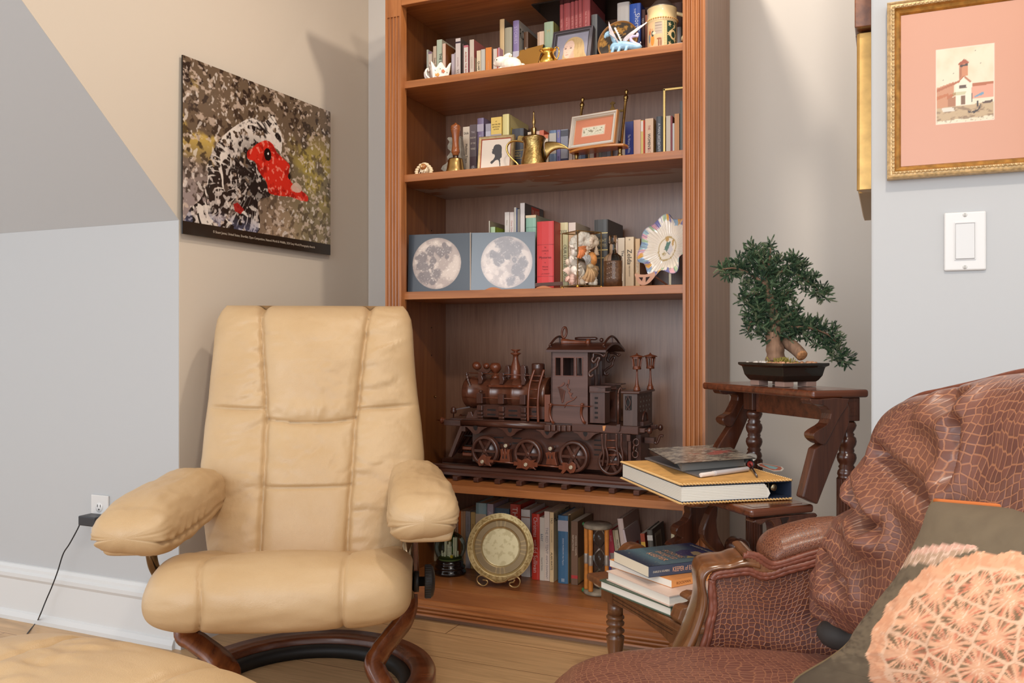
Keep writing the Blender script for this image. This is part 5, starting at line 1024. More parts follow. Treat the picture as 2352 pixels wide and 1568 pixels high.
# connecting gear
for pf, pts in ((pC, [(1010, 740), (1060, 680), (1110, 652), (1150, 690), (1250, 690), (1220, 745), (1285, 755), (1280, 802), (1215, 800), (1240, 865), (1160, 840), (1120, 805), (1095, 850), (1030, 860), (1000, 800)]),
                (pC, [(1650, 780), (1720, 790), (1700, 722), (1790, 762), (1840, 735), (1890, 722), (1945, 762), (2050, 747), (2010, 795), (2085, 800), (2075, 880), (2010, 880), (2045, 930), (1940, 882), (1885, 930), (1800, 900), (1690, 905), (1720, 850), (1650, 850)]),
                (pD, [(265, 850), (340, 850), (300, 800), (400, 800), (440, 830), (500, 782), (560, 830), (575, 900), (540, 980), (470, 995), (410, 930), (340, 1003), (300, 985), (330, 930), (265, 915)])):
    m = MB(fl.M); poly(m, pf, pts, Y0-.006, Y0-.009, Y0-.001); m.build('crank_plate', LR, lo, bev=.0008)
for p, q in (((pC, 1285, 772), (pC, 1655, 812)), ((pC, 2080, 845), (pD, 270, 880))): MB(fl.M).tube([pt(*p, Y0-.005), pt(*q, Y0-.005)], .0028, 8).build('connecting_rod', LR, lo)
for pf, x, y in ((pC, 1075, 785), (pC, 1858, 838), (pD, 478, 888), (pC, 1497, 498), (pC, 2302, 550)):
    big = (x in (1497, 2302)); p = pt(pf, x, y, Y0-.012 if not big else Y0)
    m = MB(fl.M).lathe([(.0062, 0), (.0062, .004), (.004, .0045), (.004, .0035), (.002, .0035), (.002, .005), (0, .005)], p+V((0, .003, 0)), (0, -1, 0), 14)
    if big: m.mat(1).lathe([(.007, 0), (.007, .034)], p+V((0, .0035, 0)), (0, 1, 0), 14)
    m.build('bolt', [BOLT, LM], lo, label='pale bolt head')
for pf, pts in ((pC, [(1415, 560), (1460, 545), (1475, 620), (1490, 540), (1510, 540), (1525, 620), (1540, 560), (1590, 560), (1575, 640), (1590, 790), (1400, 770), (1425, 680)]), (pD, [(30, 620), (75, 610), (90, 600), (120, 600), (135, 620), (160, 610), (210, 610), (205, 700), (245, 850), (40, 830), (60, 720)])):
    m = MB(fl.M); poly(m, pf, pts, Y0+.008, Y0+.002, Y0+.022); m.build('axle_guard', LR, lo, bev=.001)
    cx = sum(p[0] for p in pts)/len(pts)
    for dx in (-32, 28):
        m = MB(fl.M); poly(m, pf, [(cx+dx-12, 720), (cx+dx+2, 640), (cx+dx+14, 725)], Y0+.008, Y0+.0012, Y0+.0018); m.build('cutout', LK, lo)
# pendant brackets
for pf, pts, hx in ((pC, [(745, 138), (810, 165), (870, 225), (910, 275), (965, 293), (1020, 275), (1060, 225), (1110, 190), (1175, 160)], (955, 180)), (pC, [(1365, 178), (1440, 205), (1490, 260), (1535, 315), (1592, 333), (1650, 303), (1690, 255), (1740, 225), (1795, 205)], (1575, 220)), (pC, [(2045, 215), (2120, 250), (2165, 300), (2205, 352), (2262, 370), (2325, 345), (2370, 290), (2420, 260), (2480, 240)], (2245, 260)), (pD, [(525, 248), (600, 285), (645, 335), (700, 392), (770, 404), (830, 372), (875, 318), (930, 285), (995, 268)], (738, 290))):
    q = fl.pts([pf(*p) for p in pts], Y0); q = [(q[0][0], zdb+.003)]+q+[(q[-1][0], zdb+.003)]
    MB(fl.M).xz(q, Y0-.001, Y0+.010).build('pendant_bracket', LMZ, lo, bev=.0008)
    MB(fl.M).xz(sm2(fl.pts([pf(hx[0]-34, hx[1]-38), pf(hx[0]+38, hx[1]-36), pf(hx[0]+36, hx[1]+10), pf(hx[0]+10, hx[1]+42), pf(hx[0]-24, hx[1]+15)], Y0), 3), Y0-.0016, Y0-.0008).build('cutout', LK, lo)
# cow catcher: fan of slats
m = MB(fl.M); a = [LH(pC(*p)) for p in ((680, 140), (745, 150), (525, 703), (465, 690))]
for k in range(7):
    y = lerp(Y0, YE-.012, k/6); sk = .03*(1-abs(k/3-1)); m.hexa([(a[3][0]-sk, y, a[3][1]), (a[2][0]-sk, y, a[2][1]), (a[2][0]-sk, y+.012, a[2][1]), (a[3][0]-sk, y+.012, a[3][1]), (a[0][0], y, a[0][1]), (a[1][0], y, a[1][1]), (a[1][0], y+.012, a[1][1]), (a[0][0], y+.012, a[0][1])])
m.box((a[0][0]+.004, Y0, a[0][1]-.018), (a[1][0]+.006, YE, a[0][1])); m.build('cowcatcher', LMZ, lo, bev=.0008)
# front buffer spikes
for yy in (Y0+.013, YE-.013):
    x0 = xL; k = sc_at(1010, 2.58)/6.03; m = MB(fl.M); m.lathe([(12*k, 0), (20*k, 6*k), (38*k, 22*k), (30*k, 40*k), (47*k, 55*k), (48*k, 70*k), (30*k, 80*k), (14*k, 92*k), (0, 168*k)], (x0, yy, LH(pA(200, 1362))[1]), (-1, 0, 0), 16); m.build('buffer_spike', LR, lo)
m = MB(fl.M); p = pt(pA, 372, 1215, Y0+.03); k = sc_at(1040, 2.6)/6.03; m.lathe([(8*k, -110*k), (8*k, -50*k), (40*k, -42*k), (44*k, -10*k), (30*k, 8*k), (38*k, 22*k), (20*k, 46*k), (0, 50*k)], (p.x, p.y, p.z), n=14); m.bar(pt(pA, 405, 1205, Y0+.04), pt(pA, 600, 1170, Y0+.06), .006, .004); m.build('front_knob', LM, lo)
MB(fl.M).xz(fl.pts([pA(540, 1340), pA(575, 1240), pA(620, 1235), pA(640, 1290), pA(680, 1210), pA(720, 1215), pA(720, 1345)], Y0+.02), Y0+.018, Y0+.03).build('front_bracket', LMZ, lo, bev=.001)
# boiler
oc = Y0+LW/2; x0, zt_ = LH(pA(585, 755), oc); x1, zb_ = LH(pA(1730, 1190), oc); Rb_ = (zt_-LH(pA(640, 1165), oc)[1])/2*1.02; zc_ = zt_-Rb_; k = (x1-x0)
e = lambda x: LH(pA(x, 960), oc)[0]-x0
m = MB(fl.M); m.lathe([(0, .004), (Rb_*.75, .002), (Rb_*.98, 0), (Rb_*1.04, .004), (Rb_*1.04, e(640)), (Rb_*1.07, e(655)), (Rb_*1.07, e(680)), (Rb_, e(695)), (Rb_, e(943)), (Rb_*1.03, e(948)), (Rb_*1.03, e(982)), (Rb_, e(987)), (Rb_, e(1245)), (Rb_*1.03, e(1250)), (Rb_*1.03, e(1285)), (Rb_, e(1290)), (Rb_, e(1585)), (Rb_*1.04, e(1592)), (Rb_*1.04, e(1640)), (Rb_*1.1, e(1650)), (Rb_*1.1, k)], (x0, oc, zc_), (1, 0, 0), 40); m.build('boiler', wood('boiler_wood', (84, 46, 32), (112, 66, 46), 'X', rough=.25, coat=.4), lo)
top = zc_+Rb_
def vl(m, x, prof, off=oc): # vertical lathe, profile in crop-A pixels (r, y)
    c_ = LH(pA(x, 700), off)[0]; q = sc_at(980+x/6.03, 2.62)/6.03; m.lathe([(r_*q, LH(pA(x, y), off)[1]) for r_, y in prof], (c_, off, 0), n=24); return m
vl(MB(fl.M), 1235, [(90, 800), (92, 758), (88, 740), (96, 690), (84, 645), (60, 580), (40, 520), (34, 480), (40, 455), (78, 432), (72, 424), (30, 418), (26, 408), (70, 382), (66, 374), (0, 380)]).build('chimney', LR, lo)
vl(MB(fl.M), 1545, [(92, 860), (92, 640), (95, 630), (92, 622), (94, 590), (90, 572), (78, 566), (0, 564)]).build('steam_dome', LM, lo)
m = MB(fl.M); vl(m, 955, [(60, 800), (62, 740), (30, 730), (26, 705), (50, 690), (84, 640), (84, 600), (60, 566), (0, 556)]); m.build('front_dome', LR, lo)
m = MB(fl.M); p = pt(pA, 695, 602, oc-.02); q = sc_at(1095, 2.6)/6.03; m.ball(p, 62*q, 16, (1.1, 1, .95), Matrix.Rotation(math.radians(20), 3, 'Y')); p = pt(pA, 830, 605, oc+.03); m.ball(p, 46*q, 14, (1.1, 1, 1)); m.lathe([(3*q, 0), (7*q, 60*q), (0, 170*q)], pt(pA, 780, 690, oc-.02), n=8); m.build('bell_pair', LR, lo)
m = MB(fl.M); poly(m, pA, [(690, 660), (740, 675), (790, 640), (840, 670), (900, 655), (870, 690), (830, 720), (900, 745), (740, 745), (760, 700)], oc-.025, oc-.03, oc-.022); m.build('bell_yoke', LMZ, lo, bev=.0008)
for xs_ in ((1085, 1150), (1300, 1378)):
    m = MB(fl.M); xa_, xb_ = xs_; poly(m, pA, [(xa_, 765), (xa_, 640), (xa_+12, 600), ((xa_+xb_)/2, 588), (xb_-10, 605), (xb_, 645), (xb_, 765)], oc-.03, oc-.034, oc-.012); m.build('dome_arch', LMZ, lo, bev=.002)
for y0_, y1_, xs_, off in ((700, 745, (590, 1640), Y0+.03), (1033, 1062, (510, 1310), Y0+.012)):
    MB(fl.M).tube([pt(pA, xs_[0], y0_, off), pt(pA, xs_[1], y1_, off)], .0016, 8).build('handrail', LR, lo)
for x in (745, 1040, 1340):
    dy = (x-745)*.03; m = MB(fl.M); poly(m, pA, [(x-25, 690+dy), (x+30, 690+dy), (x+42, 720+dy), (x+30, 745+dy), (x+44, 790+dy), (x+20, 850+dy), (x-30, 850+dy), (x-18, 800+dy), (x-30, 760+dy)], Y0+.03, Y0+.024, Y0+.055); m.build('rail_bracket', LMZ, lo, bev=.0015)
    m = MB(fl.M); bx(m, pA, (x-45, 985+dy), (x+35, 1120+dy), Y0+.006, Y0+.05, Y0+.012); 
    if x == 745: p = pt(pA, 750, 975, Y0+.014); m.lathe([(.004, 0), (.0068, .004), (.0068, .007), (.004, .0095)], p, n=12)
    m.build('rail_mount', LMZ, lo, bev=.001)
m = MB(fl.M); p0_, p1_ = pt(pA, 825, 882, Y0+.02), pt(pA, 1290, 890, Y0+.02); L_ = (p1_-p0_).length; m.lathe([(0, 0), (.0055, L_*.12), (.0035, L_*.19), (.0048, L_*.21), (.0048, L_*.93), (.0068, L_*.95), (.0072, L_), (.004, L_*1.06), (0, L_*1.07)], p0_, p1_-p0_, 12); m.build('side_bolt', LR, lo)
m = MB(fl.M); pts_ = [pt(pA, *p, oc-.045) for p in ((555, 695), (565, 750), (580, 810), (600, 860), (620, 935))]; m.tube(smooth_path(pts_, 5), lambda t: .005+.002*math.cos(t*40), 8, flat=.5); m.build('front_ornament', LM, lo)
# firebox panels
m = MB(fl.M); bx(m, pA, (715, 1135), (1720, 1350), Y0+.016, YE-.016, Y0+.016); m.build('firebox', LM, lo, bev=.001)
for xa_, xb_ in ((835, 965), (1130, 1265), (1455, 1530)):
    dy = (xa_-835)*.04; m = MB(fl.M); m.mat(1); bx(m, pA, (xa_, 1188+dy), (xb_, 1305+dy), Y0+.0146, Y0+.017, Y0+.016); m.mat(0)
    for y in (1198, 1262): bx(m, pA, (xa_+8, y+dy), (xb_-8, y+28+dy), Y0+.014, Y0+.0148, Y0+.016)
    m.build('vent', [LK, LMZ], lo)
for x in (740, 1035, 1340):
    m = MB(fl.M); dy = (x-740)*.05
    for a_, b_ in ((1145, 1225), (1235, 1280), (1285, 1325), (1328, 1352)): bx(m, pA, (x-42, a_+dy), (x+36, b_+dy), Y0+.004+(b_-1225)*.00002, Y0+.018, Y0+.008)
    m.build('scroll_console', LMZ, lo, bev=.003)
# boiler ladder
m = MB(fl.M)
for pts_ in ([(1495, 655), (1450, 780), (1420, 900), (1408, 1050), (1403, 1200), (1405, 1370)], [(1625, 655), (1585, 780), (1555, 900), (1542, 1050), (1540, 1200), (1545, 1385)]):
    q = [pt(pA, x, y, Y0+.004+.02*max(0, 1-(y-640)/350)) for x, y in pts_]; m.tube(smooth_path(q, 5), .0042, 8, flat=1.3)
m.build('ladder_rail', LR, lo)
m = MB(fl.M)
for ya, xa_, xb_ in ((740, 1465, 1600), (808, 1440, 1580), (925, 1420, 1552), (1050, 1408, 1542), (1172, 1403, 1540), (1298, 1404, 1542)): m.tube([pt(pA, xa_, ya, Y0+.004+.02*max(0, 1-(ya-640)/350)), pt(pA, xb_, ya+4, Y0+.004+.02*max(0, 1-(ya-640)/350))], .0018, 8)
m.build('ladder_rung', LR, lo)
m = MB(fl.M); bx(m, pA, (1630, 1000), (1708, 1380), Y0+.004, YE-.004, Y0+.004); m.build('firebox_post', LR, lo, bev=.001)
# cab
x0c, ztc = LH(pB_(155, 412)); x1c, zbc = LH(pB_(662, 1390)); zbc = zdk
CW = wood('cab_wood', (84, 56, 48), (102, 72, 64), 'X', rough=.4)
wins = [(218, 290, 490, 735), (322, 472, 492, 738), (508, 590, 494, 740)]
wq = [(LH(pB_(a, c_)), LH(pB_(b, d_))) for a, b, c_, d_ in wins]
zwt, zwb = wq[0][0][1], wq[1][1][1]; m = MB(fl.M)   # front and back walls with real openings
xsq = [x0c]+[v for a, b in wq for v in (a[0], b[0])]+[x1c]
for y_ in (Y0, YE-.006):
    m.box((x0c, y_, zbc), (x1c, y_+.006, zwb)); m.box((x0c, y_, zwt), (x1c, y_+.006, ztc))
    for i in range(0, 8, 2): m.box((xsq[i], y_, zwb), (xsq[i+1], y_+.006, zwt))
m.box((x0c, Y0, zbc), (x0c+.006, YE, ztc)); m.build('cab_wall', CW, lo)
m = MB(fl.M); ym = (Y0+YE)/2
m.box((x1c-.006, Y0+.006, zbc), (x1c, Y0+.030, ztc)); m.box((x1c-.006, YE-.03, zbc), (x1c, YE-.006, ztc)); m.box((x1c-.006, Y0+.03, zbc), (x1c, YE-.03, zbc+.07)); m.box((x1c-.004, ym-.01, zbc), (x1c+.002, ym+.006, ztc)); m.box((x1c-.006, Y0+.02, ztc-.03), (x1c, YE-.02, ztc)); m.build('cab_end', LMZ, lo, bev=.001)
m = MB(fl.M)
for a, b in wq:
    t = .002
    for (p0, p1) in (((a[0]-t, zwb-t), (b[0]+t, zwb)), ((a[0]-t, zwt), (b[0]+t, zwt+t)), ((a[0]-t, zwb), (a[0], zwt)), ((b[0], zwb), (b[0]+t, zwt))): m.box((p0[0], Y0-.0012, p0[1]), (p1[0], Y0+.001, p1[1]))
m.build('window_trim', LR, lo)
m = MB(fl.M)
for pts_ in ([(405, 785), (412, 800), (408, 860), (385, 850), (375, 880), (355, 875), (390, 840), (392, 800)], [(335, 830), (345, 850), (330, 870), (300, 890), (250, 890), (245, 905), (270, 920), (345, 945), (330, 1010), (305, 1100), (310, 1120), (330, 1100), (352, 950), (300, 915), (262, 900)], [(385, 870), (400, 865), (390, 900), (420, 930), (430, 925), (410, 960), (440, 985), (460, 980), (435, 1015), (445, 1040), (480, 1050), (510, 1020), (512, 1035), (470, 1080), (400, 1110), (370, 1130), (345, 1185), (340, 1150), (370, 1100), (440, 1075), (460, 1060), (425, 1050), (415, 1000), (395, 975), (405, 940), (380, 910)]):
    poly(m, pB_, pts_, Y0, Y0-.0035, Y0+.001)
m.build('horse_relief', LR, lo, bev=.0006)
m = MB(fl.M)
for x in (150, 585):
    q = [pt(pB_, x+a, y, Y0-.006+b) for a, y, b in ((0, 1150, -.004), (-12, 1220, .004), (-8, 1300, .006), (20, 1375, .004), (36, 1390, .0))]; m.tube(smooth_path(q, 5), .0045, 8); m.ball(pt(pB_, x, 1140, Y0-.008), .0055, 10)
m.tube([pt(pB_, 120, 1140, Y0-.008), pt(pB_, 705, 1166, Y0-.008)], .0016, 8); m.build('cab_handrail', LR, lo)
# roof
xa_, xb_ = LH(pB_(88, 390), Y0-.012)[0], LH(pB_(915, 400), Y0-.012)[0]; zea = LH(pB_(300, 412), Y0-.012)[1]; rise = .024; N_ = 14
pr = [(lerp(Y0-.014, YE+.014, i/N_), zea+.007+rise*math.sin(math.pi*i/N_)**.9) for i in range(N_+1)]+[(lerp(YE+.014, Y0-.014, i/N_), zea+rise*math.sin(math.pi*i/N_)**.9) for i in range(N_+1)]
m = MB(fl.M); m.prism(pr, lambda a, b, t: V((t, a, b)), xa_, xb_); m.build('roof', LM, lo)
m = MB(fl.M)
for x in (xa_+.008, xb_-.012):
    m.tube([V((x, lerp(Y0-.004, YE+.004, i/12), zea+.020+.030*math.sin(math.pi*i/12))) for i in range(13)], .0036, 8); 
    for i in (1, 6, 11): yy = lerp(Y0-.004, YE+.004, i/12); m.box((x-.002, yy-.003, zea+.004+rise*math.sin(math.pi*i/12)), (x+.002, yy+.003, zea+.020+.030*math.sin(math.pi*i/12)))
m.build('roof_rail', LM, lo)
q = sc_at(1300, 2.62)/6.03; zh = pt(pB_, 500, 275, ym-.03).z
m = MB(fl.M); p = pt(pB_, 312, 262, ym-.03); L_ = pt(pB_, 700, 275, ym-.03).x-p.x; m.lathe([(0, L_*.03), (55*q, 0), (60*q, L_*.02), (50*q, L_*.1), (36*q, L_*.3), (26*q, L_*.55), (20*q, L_*.82), (26*q, L_*.86), (46*q, L_*.88), (50*q, L_*.93), (46*q, L_*.99), (0, L_)], (p.x, ym-.03, zh), (1, 0, .0), 20, close=False); m.build('roof_horn', LR, lo)
m = MB(fl.M); cxr = pt(pB_, 338, 140, ym-.02); m.tube([cxr+V((.008*math.cos(a), .004*math.sin(a), .017*math.sin(a))) for a in [2*math.pi*i/20 for i in range(20)]], .0036, 8, closed=True); m.build('roof_ring', LR, lo)
m = MB(fl.M); p = pt(pB_, 490, 225, ym+.01); m.lathe([(18*q, 0), (24*q, 60*q), (24*q, 300*q), (10*q, 330*q)], p, (1, 0, 0), 12); m.ball(pt(pB_, 855, 245, ym+.01), 30*q, 10); m.build('roof_whistle', LM, lo)
# scroll brackets under the roof overhang
for off in (Y0+.006, YE-.01):
    dx, dy = (0, 0); m = MB(fl.M)
    p = smooth_path([V((x, y, 0)) for x, y in [(905, 440), (880, 470), (850, 445), (800, 430), (745, 430), (740, 480), (720, 520), (750, 555), (800, 490), (825, 500), (800, 560), (790, 610), (720, 660), (680, 700), (690, 745), (720, 745), (735, 720)]], 4)
    f0 = lambda v: (fl.hit(*pB_(v.x, v.y), Y0+.006)[0], fl.hit(*pB_(v.x, v.y), Y0+.006)[1])
    m.tube([V((f0(v)[0], off, f0(v)[1])) for v in p], .0042, 8, flat=.6, up=(0, 1, 0)); m.build('scroll_bracket', LMZ, lo)
# rear tanks, bunker, lamps
m = MB(fl.M); bx(m, pB_, (690, 960), (900, 1402), Y0+.004, Y0+.05, Y0+.004); bx(m, pB_, (683, 882), (905, 965), Y0, Y0+.055, Y0); poly(m, pB_, [(680, 958), (985, 955), (960, 975), (690, 975)], Y0, Y0-.002, Y0+.05); poly(m, pB_, [(860, 912), (985, 900), (990, 885), (690, 880)], Y0, Y0-.002, Y0+.05); m.build('side_tank', LMZ, lo, bev=.001)
m = MB(fl.M); (a, b), (c_, d_) = LH(pB_(690, 882)), LH(pB_(900, 1402)); m.box((a, YE-.05, zdk), (c_, YE-.004, b)); m.box((a, YE-.055, b), (c_+.016, YE, b+.004)); m.box((a, YE-.055, b-.016), (c_+.016, YE, b-.012)); m.build('side_tank', LMZ, lo, bev=.001)
m = MB(fl.M)
for y in (1048, 1115, 1185, 1252, 1318): bx(m, pB_, (760, y-15), (802, y+15), Y0+.0030, Y0+.005, Y0+.004)
m.build('tank_hole', LK, lo)
xb0, zb1 = LH(pB_(1148, 985)); xb1 = LH(pB_(1348, 1200))[0]; ztp = LH(pB_(1150, 955), Y0-.004)[1]
m = MB(fl.M); m.box((xb0, Y0+.002, zdk), (xb1, YE-.002, zb1)); m.build('bunker', wood('bunker_wood', (66, 46, 40), (86, 64, 56), 'Z', rough=.4), lo, bev=.0012)
m = MB(fl.M); m.box((xb0-.006, Y0-.004, zb1), (xb1+.008, YE+.004, zb1+.0075)); m.build('bunker_lid', LM, lo, bev=.002)
m = MB(fl.M)
for y0_, y1_ in ((1020, 1212),): poly(m, pB_, [(1178, 1020), (1270, 1020), (1272, 1215), (1180, 1215)], Y0+.001, Y0+.0012, Y0+.0022)
m.build('bunker_window', LK, lo)
m = MB(fl.M); cp = pt(pB_, 1222, 1115, Y0); kk_ = sc_at(1443, 2.57)/6.03
for sg in (-1, 1): m.tube(smooth_path([cp+V((sg*a*kk_, -.001, b*kk_)) for a, b in ((12, 98), (10, 70), (32, 20), (28, -25), (10, -60), (22, -100))], 4), .0018, 6)
m.build('bunker_scroll', LMZ, lo)
m = MB(fl.M)
for i in range(4):
    for j in range(4): m.lathe([(.0032, 0), (.0032, .0006)], (xb1, lerp(Y0+.03, YE-.035, i/3)+(.006 if j % 2 else 0), lerp(zb1-.012, zb1-.055, j/3)), (1, 0, 0), 10)
m.build('bunker_hole', plain((120, 116, 108), .5), lo)
m = MB(fl.M); m.box((xb1, Y0+.03, zdk), (xb1+.01, Y0+.09, zdk+.012)); m.tube([V((xb1+.006, Y0+.06+.025*math.cos(a), zdk+.012+.03*math.sin(a))) for a in [math.pi*i/10 for i in range(11)]], .003, 8); m.build('bunker_arch', LM, lo)
def lamp_post(off, x, yb_):
    q = sc_at(1440, 2.6)/6.03; cx_ = LH(pB_(x, yb_), off)[0]; z0_ = zb1+.0075; H_ = 523*q
    f_ = lambda t: z0_+H_*t
    p_ = MB(fl.M).lathe([(50*q, f_(0)), (50*q, f_(.03)), (42*q, f_(.05)), (46*q, f_(.075)), (36*q, f_(.10)), (24*q, f_(.17)), (16*q, f_(.30)), (12*q, f_(.45)), (13*q, f_(.56))], (cx_, off, 0), n=18).build('lamp_column', LR, lo)
    m = MB(fl.M); m.lathe([(0, f_(.555)), (58*q, f_(.56)), (62*q, f_(.595)), (52*q, f_(.61)), (52*q, f_(.62))], (cx_, off, 0), n=6)
    for i in range(6):
        a0 = math.pi*i/3; a1 = a0+math.pi/3
        for t in (0, .0): m.bar(V((cx_+50*q*math.cos(a0), off+50*q*math.sin(a0), f_(.61))), V((cx_+68*q*math.cos(a0), off+68*q*math.sin(a0), f_(.875))), .0032, .0032)
        m.bar(V((cx_+52*q*math.cos(a0), off+52*q*math.sin(a0), f_(.625))), V((cx_+52*q*math.cos(a1), off+52*q*math.sin(a1), f_(.625))), .0026, .004)
        m.bar(V((cx_+67*q*math.cos(a0), off+67*q*math.sin(a0), f_(.86))), V((cx_+67*q*math.cos(a1), off+67*q*math.sin(a1), f_(.86))), .0026, .006)
    m.lathe([(0, f_(.88)), (96*q, f_(.88)), (100*q, f_(.895)), (70*q, f_(.92)), (22*q, f_(.945)), (14*q, f_(.96)), (0, f_(1.0))], (cx_, off, 0), n=20); m.build('lantern', LR, lo)
lamp_post(Y0+.035, 1345, 950); lamp_post(YE-.035, 1530, 905)
m = MB(fl.M); m.tube([pt(pB_, 1085, 985, Y0-.006), pt(pB_, 1085, 1420, Y0-.006)], .0035, 8); poly(m, pB_, [(1068, 1415), (1118, 1410), (1112, 1490), (1092, 1518), (1075, 1490)], Y0-.006, Y0-.010, Y0-.003); m.tube(smooth_path([pt(pB_, 1085, 985, Y0-.006), pt(pB_, 1100, 930, Y0), pt(pB_, 1125, 905, Y0+.004), pt(pB_, 1135, 950, Y0+.006)], 5), .0028, 8); m.build('poker', LM, lo)
# rear ladders, posts, buffers, hook, chain
m = MB(fl.M)
for xs_ in ([1040, 1045, 1050, 1075, 1060, 1050], [1110, 1112, 1108, 1140, 1150, 1130], [1300, 1302, 1300, 1325, 1340, 1325], [1385, 1390, 1385, 1410, 1410, 1390]):
    q = [pt(pD, x, y, Y0-.006) for x, y in zip(xs_, (280, 390, 500, 640, 770, 860))]; m.tube(smooth_path(q, 5), .0036, 8)
m.build('rear_ladder_rail', LM, lo)
m = MB(fl.M)
for y, xa_, xb_ in ((400, 1112, 1300), (532, 1112, 1302), (665, 1140, 1330), (830, 1140, 1335)): m.tube([pt(pD, xa_, y, Y0-.006), pt(pD, xb_, y, Y0-.006)], .0018, 8)
m.build('rear_ladder_rung', LR, lo)
m = MB(fl.M); bx(m, pD, (1508, 410), (1560, 1015), Y0+.004, Y0+.02, Y0+.004); bx(m, pD, (1480, 296), (1548, 420), Y0, Y0+.02); m.box((xR-.022, YE-.022, zr+.012), (xR-.01, YE-.004, zdb)); m.box((xR-.02, Y0+.04, zr+.03), (xR-.004, YE-.04, zdb)); m.build('rear_post', LM, lo, bev=.001)
for off in (Y0+.02, YE-.02):
    m = MB(fl.M); m.box((xR, off-.01, zdb+.008), (xR+.018, off+.01, zdk-.006)); m.ball((xR+.030, off, (zdb+zdk)/2), .0085, 12, (1, 1, 1.25)); m.lathe([(.004, 0), (.004, .02)], (xR+.012, off, (zdb+zdk)/2), (1, 0, 0), 10); m.build('buffer', LM, lo, bev=.0015)
m = MB(fl.M); m.box((xR, ym-.012, zdb-.03), (xR+.03, ym+.012, zdb-.012)); m.tube(smooth_path([V((xR+.026, ym, zdb-.022)), V((xR+.034, ym, zdb-.03)), V((xR+.04, ym, zdb-.02)), V((xR+.046, ym, zdb-.006)), V((xR+.056, ym, zdb-.006))], 5), .005, 8, flat=.8); m.build('coupling_hook', LM, lo, bev=.001)
for i, (x, y, rot) in enumerate(((1655, 435, 0), (1635, 545, 1), (1640, 650, 0))):
    m = MB(fl.M); p = pt(pD, x, y, Y0+.01); m.tube([p+V(((.0082*math.cos(a) if not rot else .002*math.cos(a)), (.0082*math.cos(a) if rot else .002*math.cos(a)), .0105*math.sin(a))) for a in [2*math.pi*k/16 for k in range(16)]], .0026, 8, closed=True); m.build('chain_link', LM, lo)
# ================================================================ cream leather recliner and its ottoman
CL = leather('cream_leather', (190, 158, 116), (198, 168, 128), rough=.42, bump=.22); SEAM = plain((176, 132, 82), .6)
BW = wood('bentwood', (92, 44, 20), (138, 76, 38), 'Y', rough=.22, coat=.5); CHR = plain((120, 100, 76), .12, .9); BLKP = plain((40, 38, 36), .45)
fc = Frame((-1.368, 1.803), 29.5)
rc = thing('recliner', 'cream leather swivel recliner with bentwood legs in front of the bookcase', 'armchair', fc.M @ V((0, 0, 0)), math.radians(29.5))
g1 = lambda d, w: math.exp(-(d/w)**2)
def f1(x, y, seed=0): return float(fbm(np.array([x]), np.array([y]), seed, 3)[0])
NZ = {}
def noise2(seed):    # a cached smooth noise field on [-1,1]^2 style coordinates
    if seed not in NZ:
        X, Y = np.meshgrid(np.linspace(0, 1, 241), np.linspace(0, 1, 241)); NZ[seed] = fbm(X*14, Y*14, seed, 4)-.5
    A = NZ[seed]
    def f(x, y): return A[int((y % 1)*240), int((x % 1)*240)]
    return f
n1, n2, n3 = noise2(5), noise2(8), noise2(21)
def rdg(n, x, y): return max(0, 1-abs(n(x, y))*9)**2
# --- backrest
ZB, ZTP = .29, 1.008
Wt = [(.29, .255), (.36, .272), (.45, .292), (.56, .309), (.66, .305), (.74, .298), (.86, .292), (.93, .290), (.965, .286), (.99, .276), (1.008, .262)]
Yc = [(.29, .13), (.40, .165), (.55, .22), (.70, .285), (.85, .345), (.93, .375), (1.008, .405)]
Th = [(.29, .075), (.45, .085), (.6, .082), (.74, .078), (.85, .092), (.93, .088), (1.008, .07)]
CXB = lambda z: interp([(.3, -.012), (.58, -.006), (.8, -.018), (1.0, -.024)], z)
def seamx(tab): return [(fc.hit(px, py, interp(Yc, .9-(py-784)/950)-.07)[1], fc.hit(px, py, interp(Yc, .9-(py-784)/950)-.07)[0]) for px, py in tab]
SL = sorted(seamx([(598, 715), (604, 800), (614, 950), (609, 1100), (598, 1275)])); SR = sorted(seamx([(846, 715), (836, 800), (820, 945), (808, 1110), (796, 1275)]))
zH = fc.hit(715, 962, .22)[1]; zW = fc.hit(550, 940, .22)[1]; zLo = fc.hit(700, 1117, .13)[1]
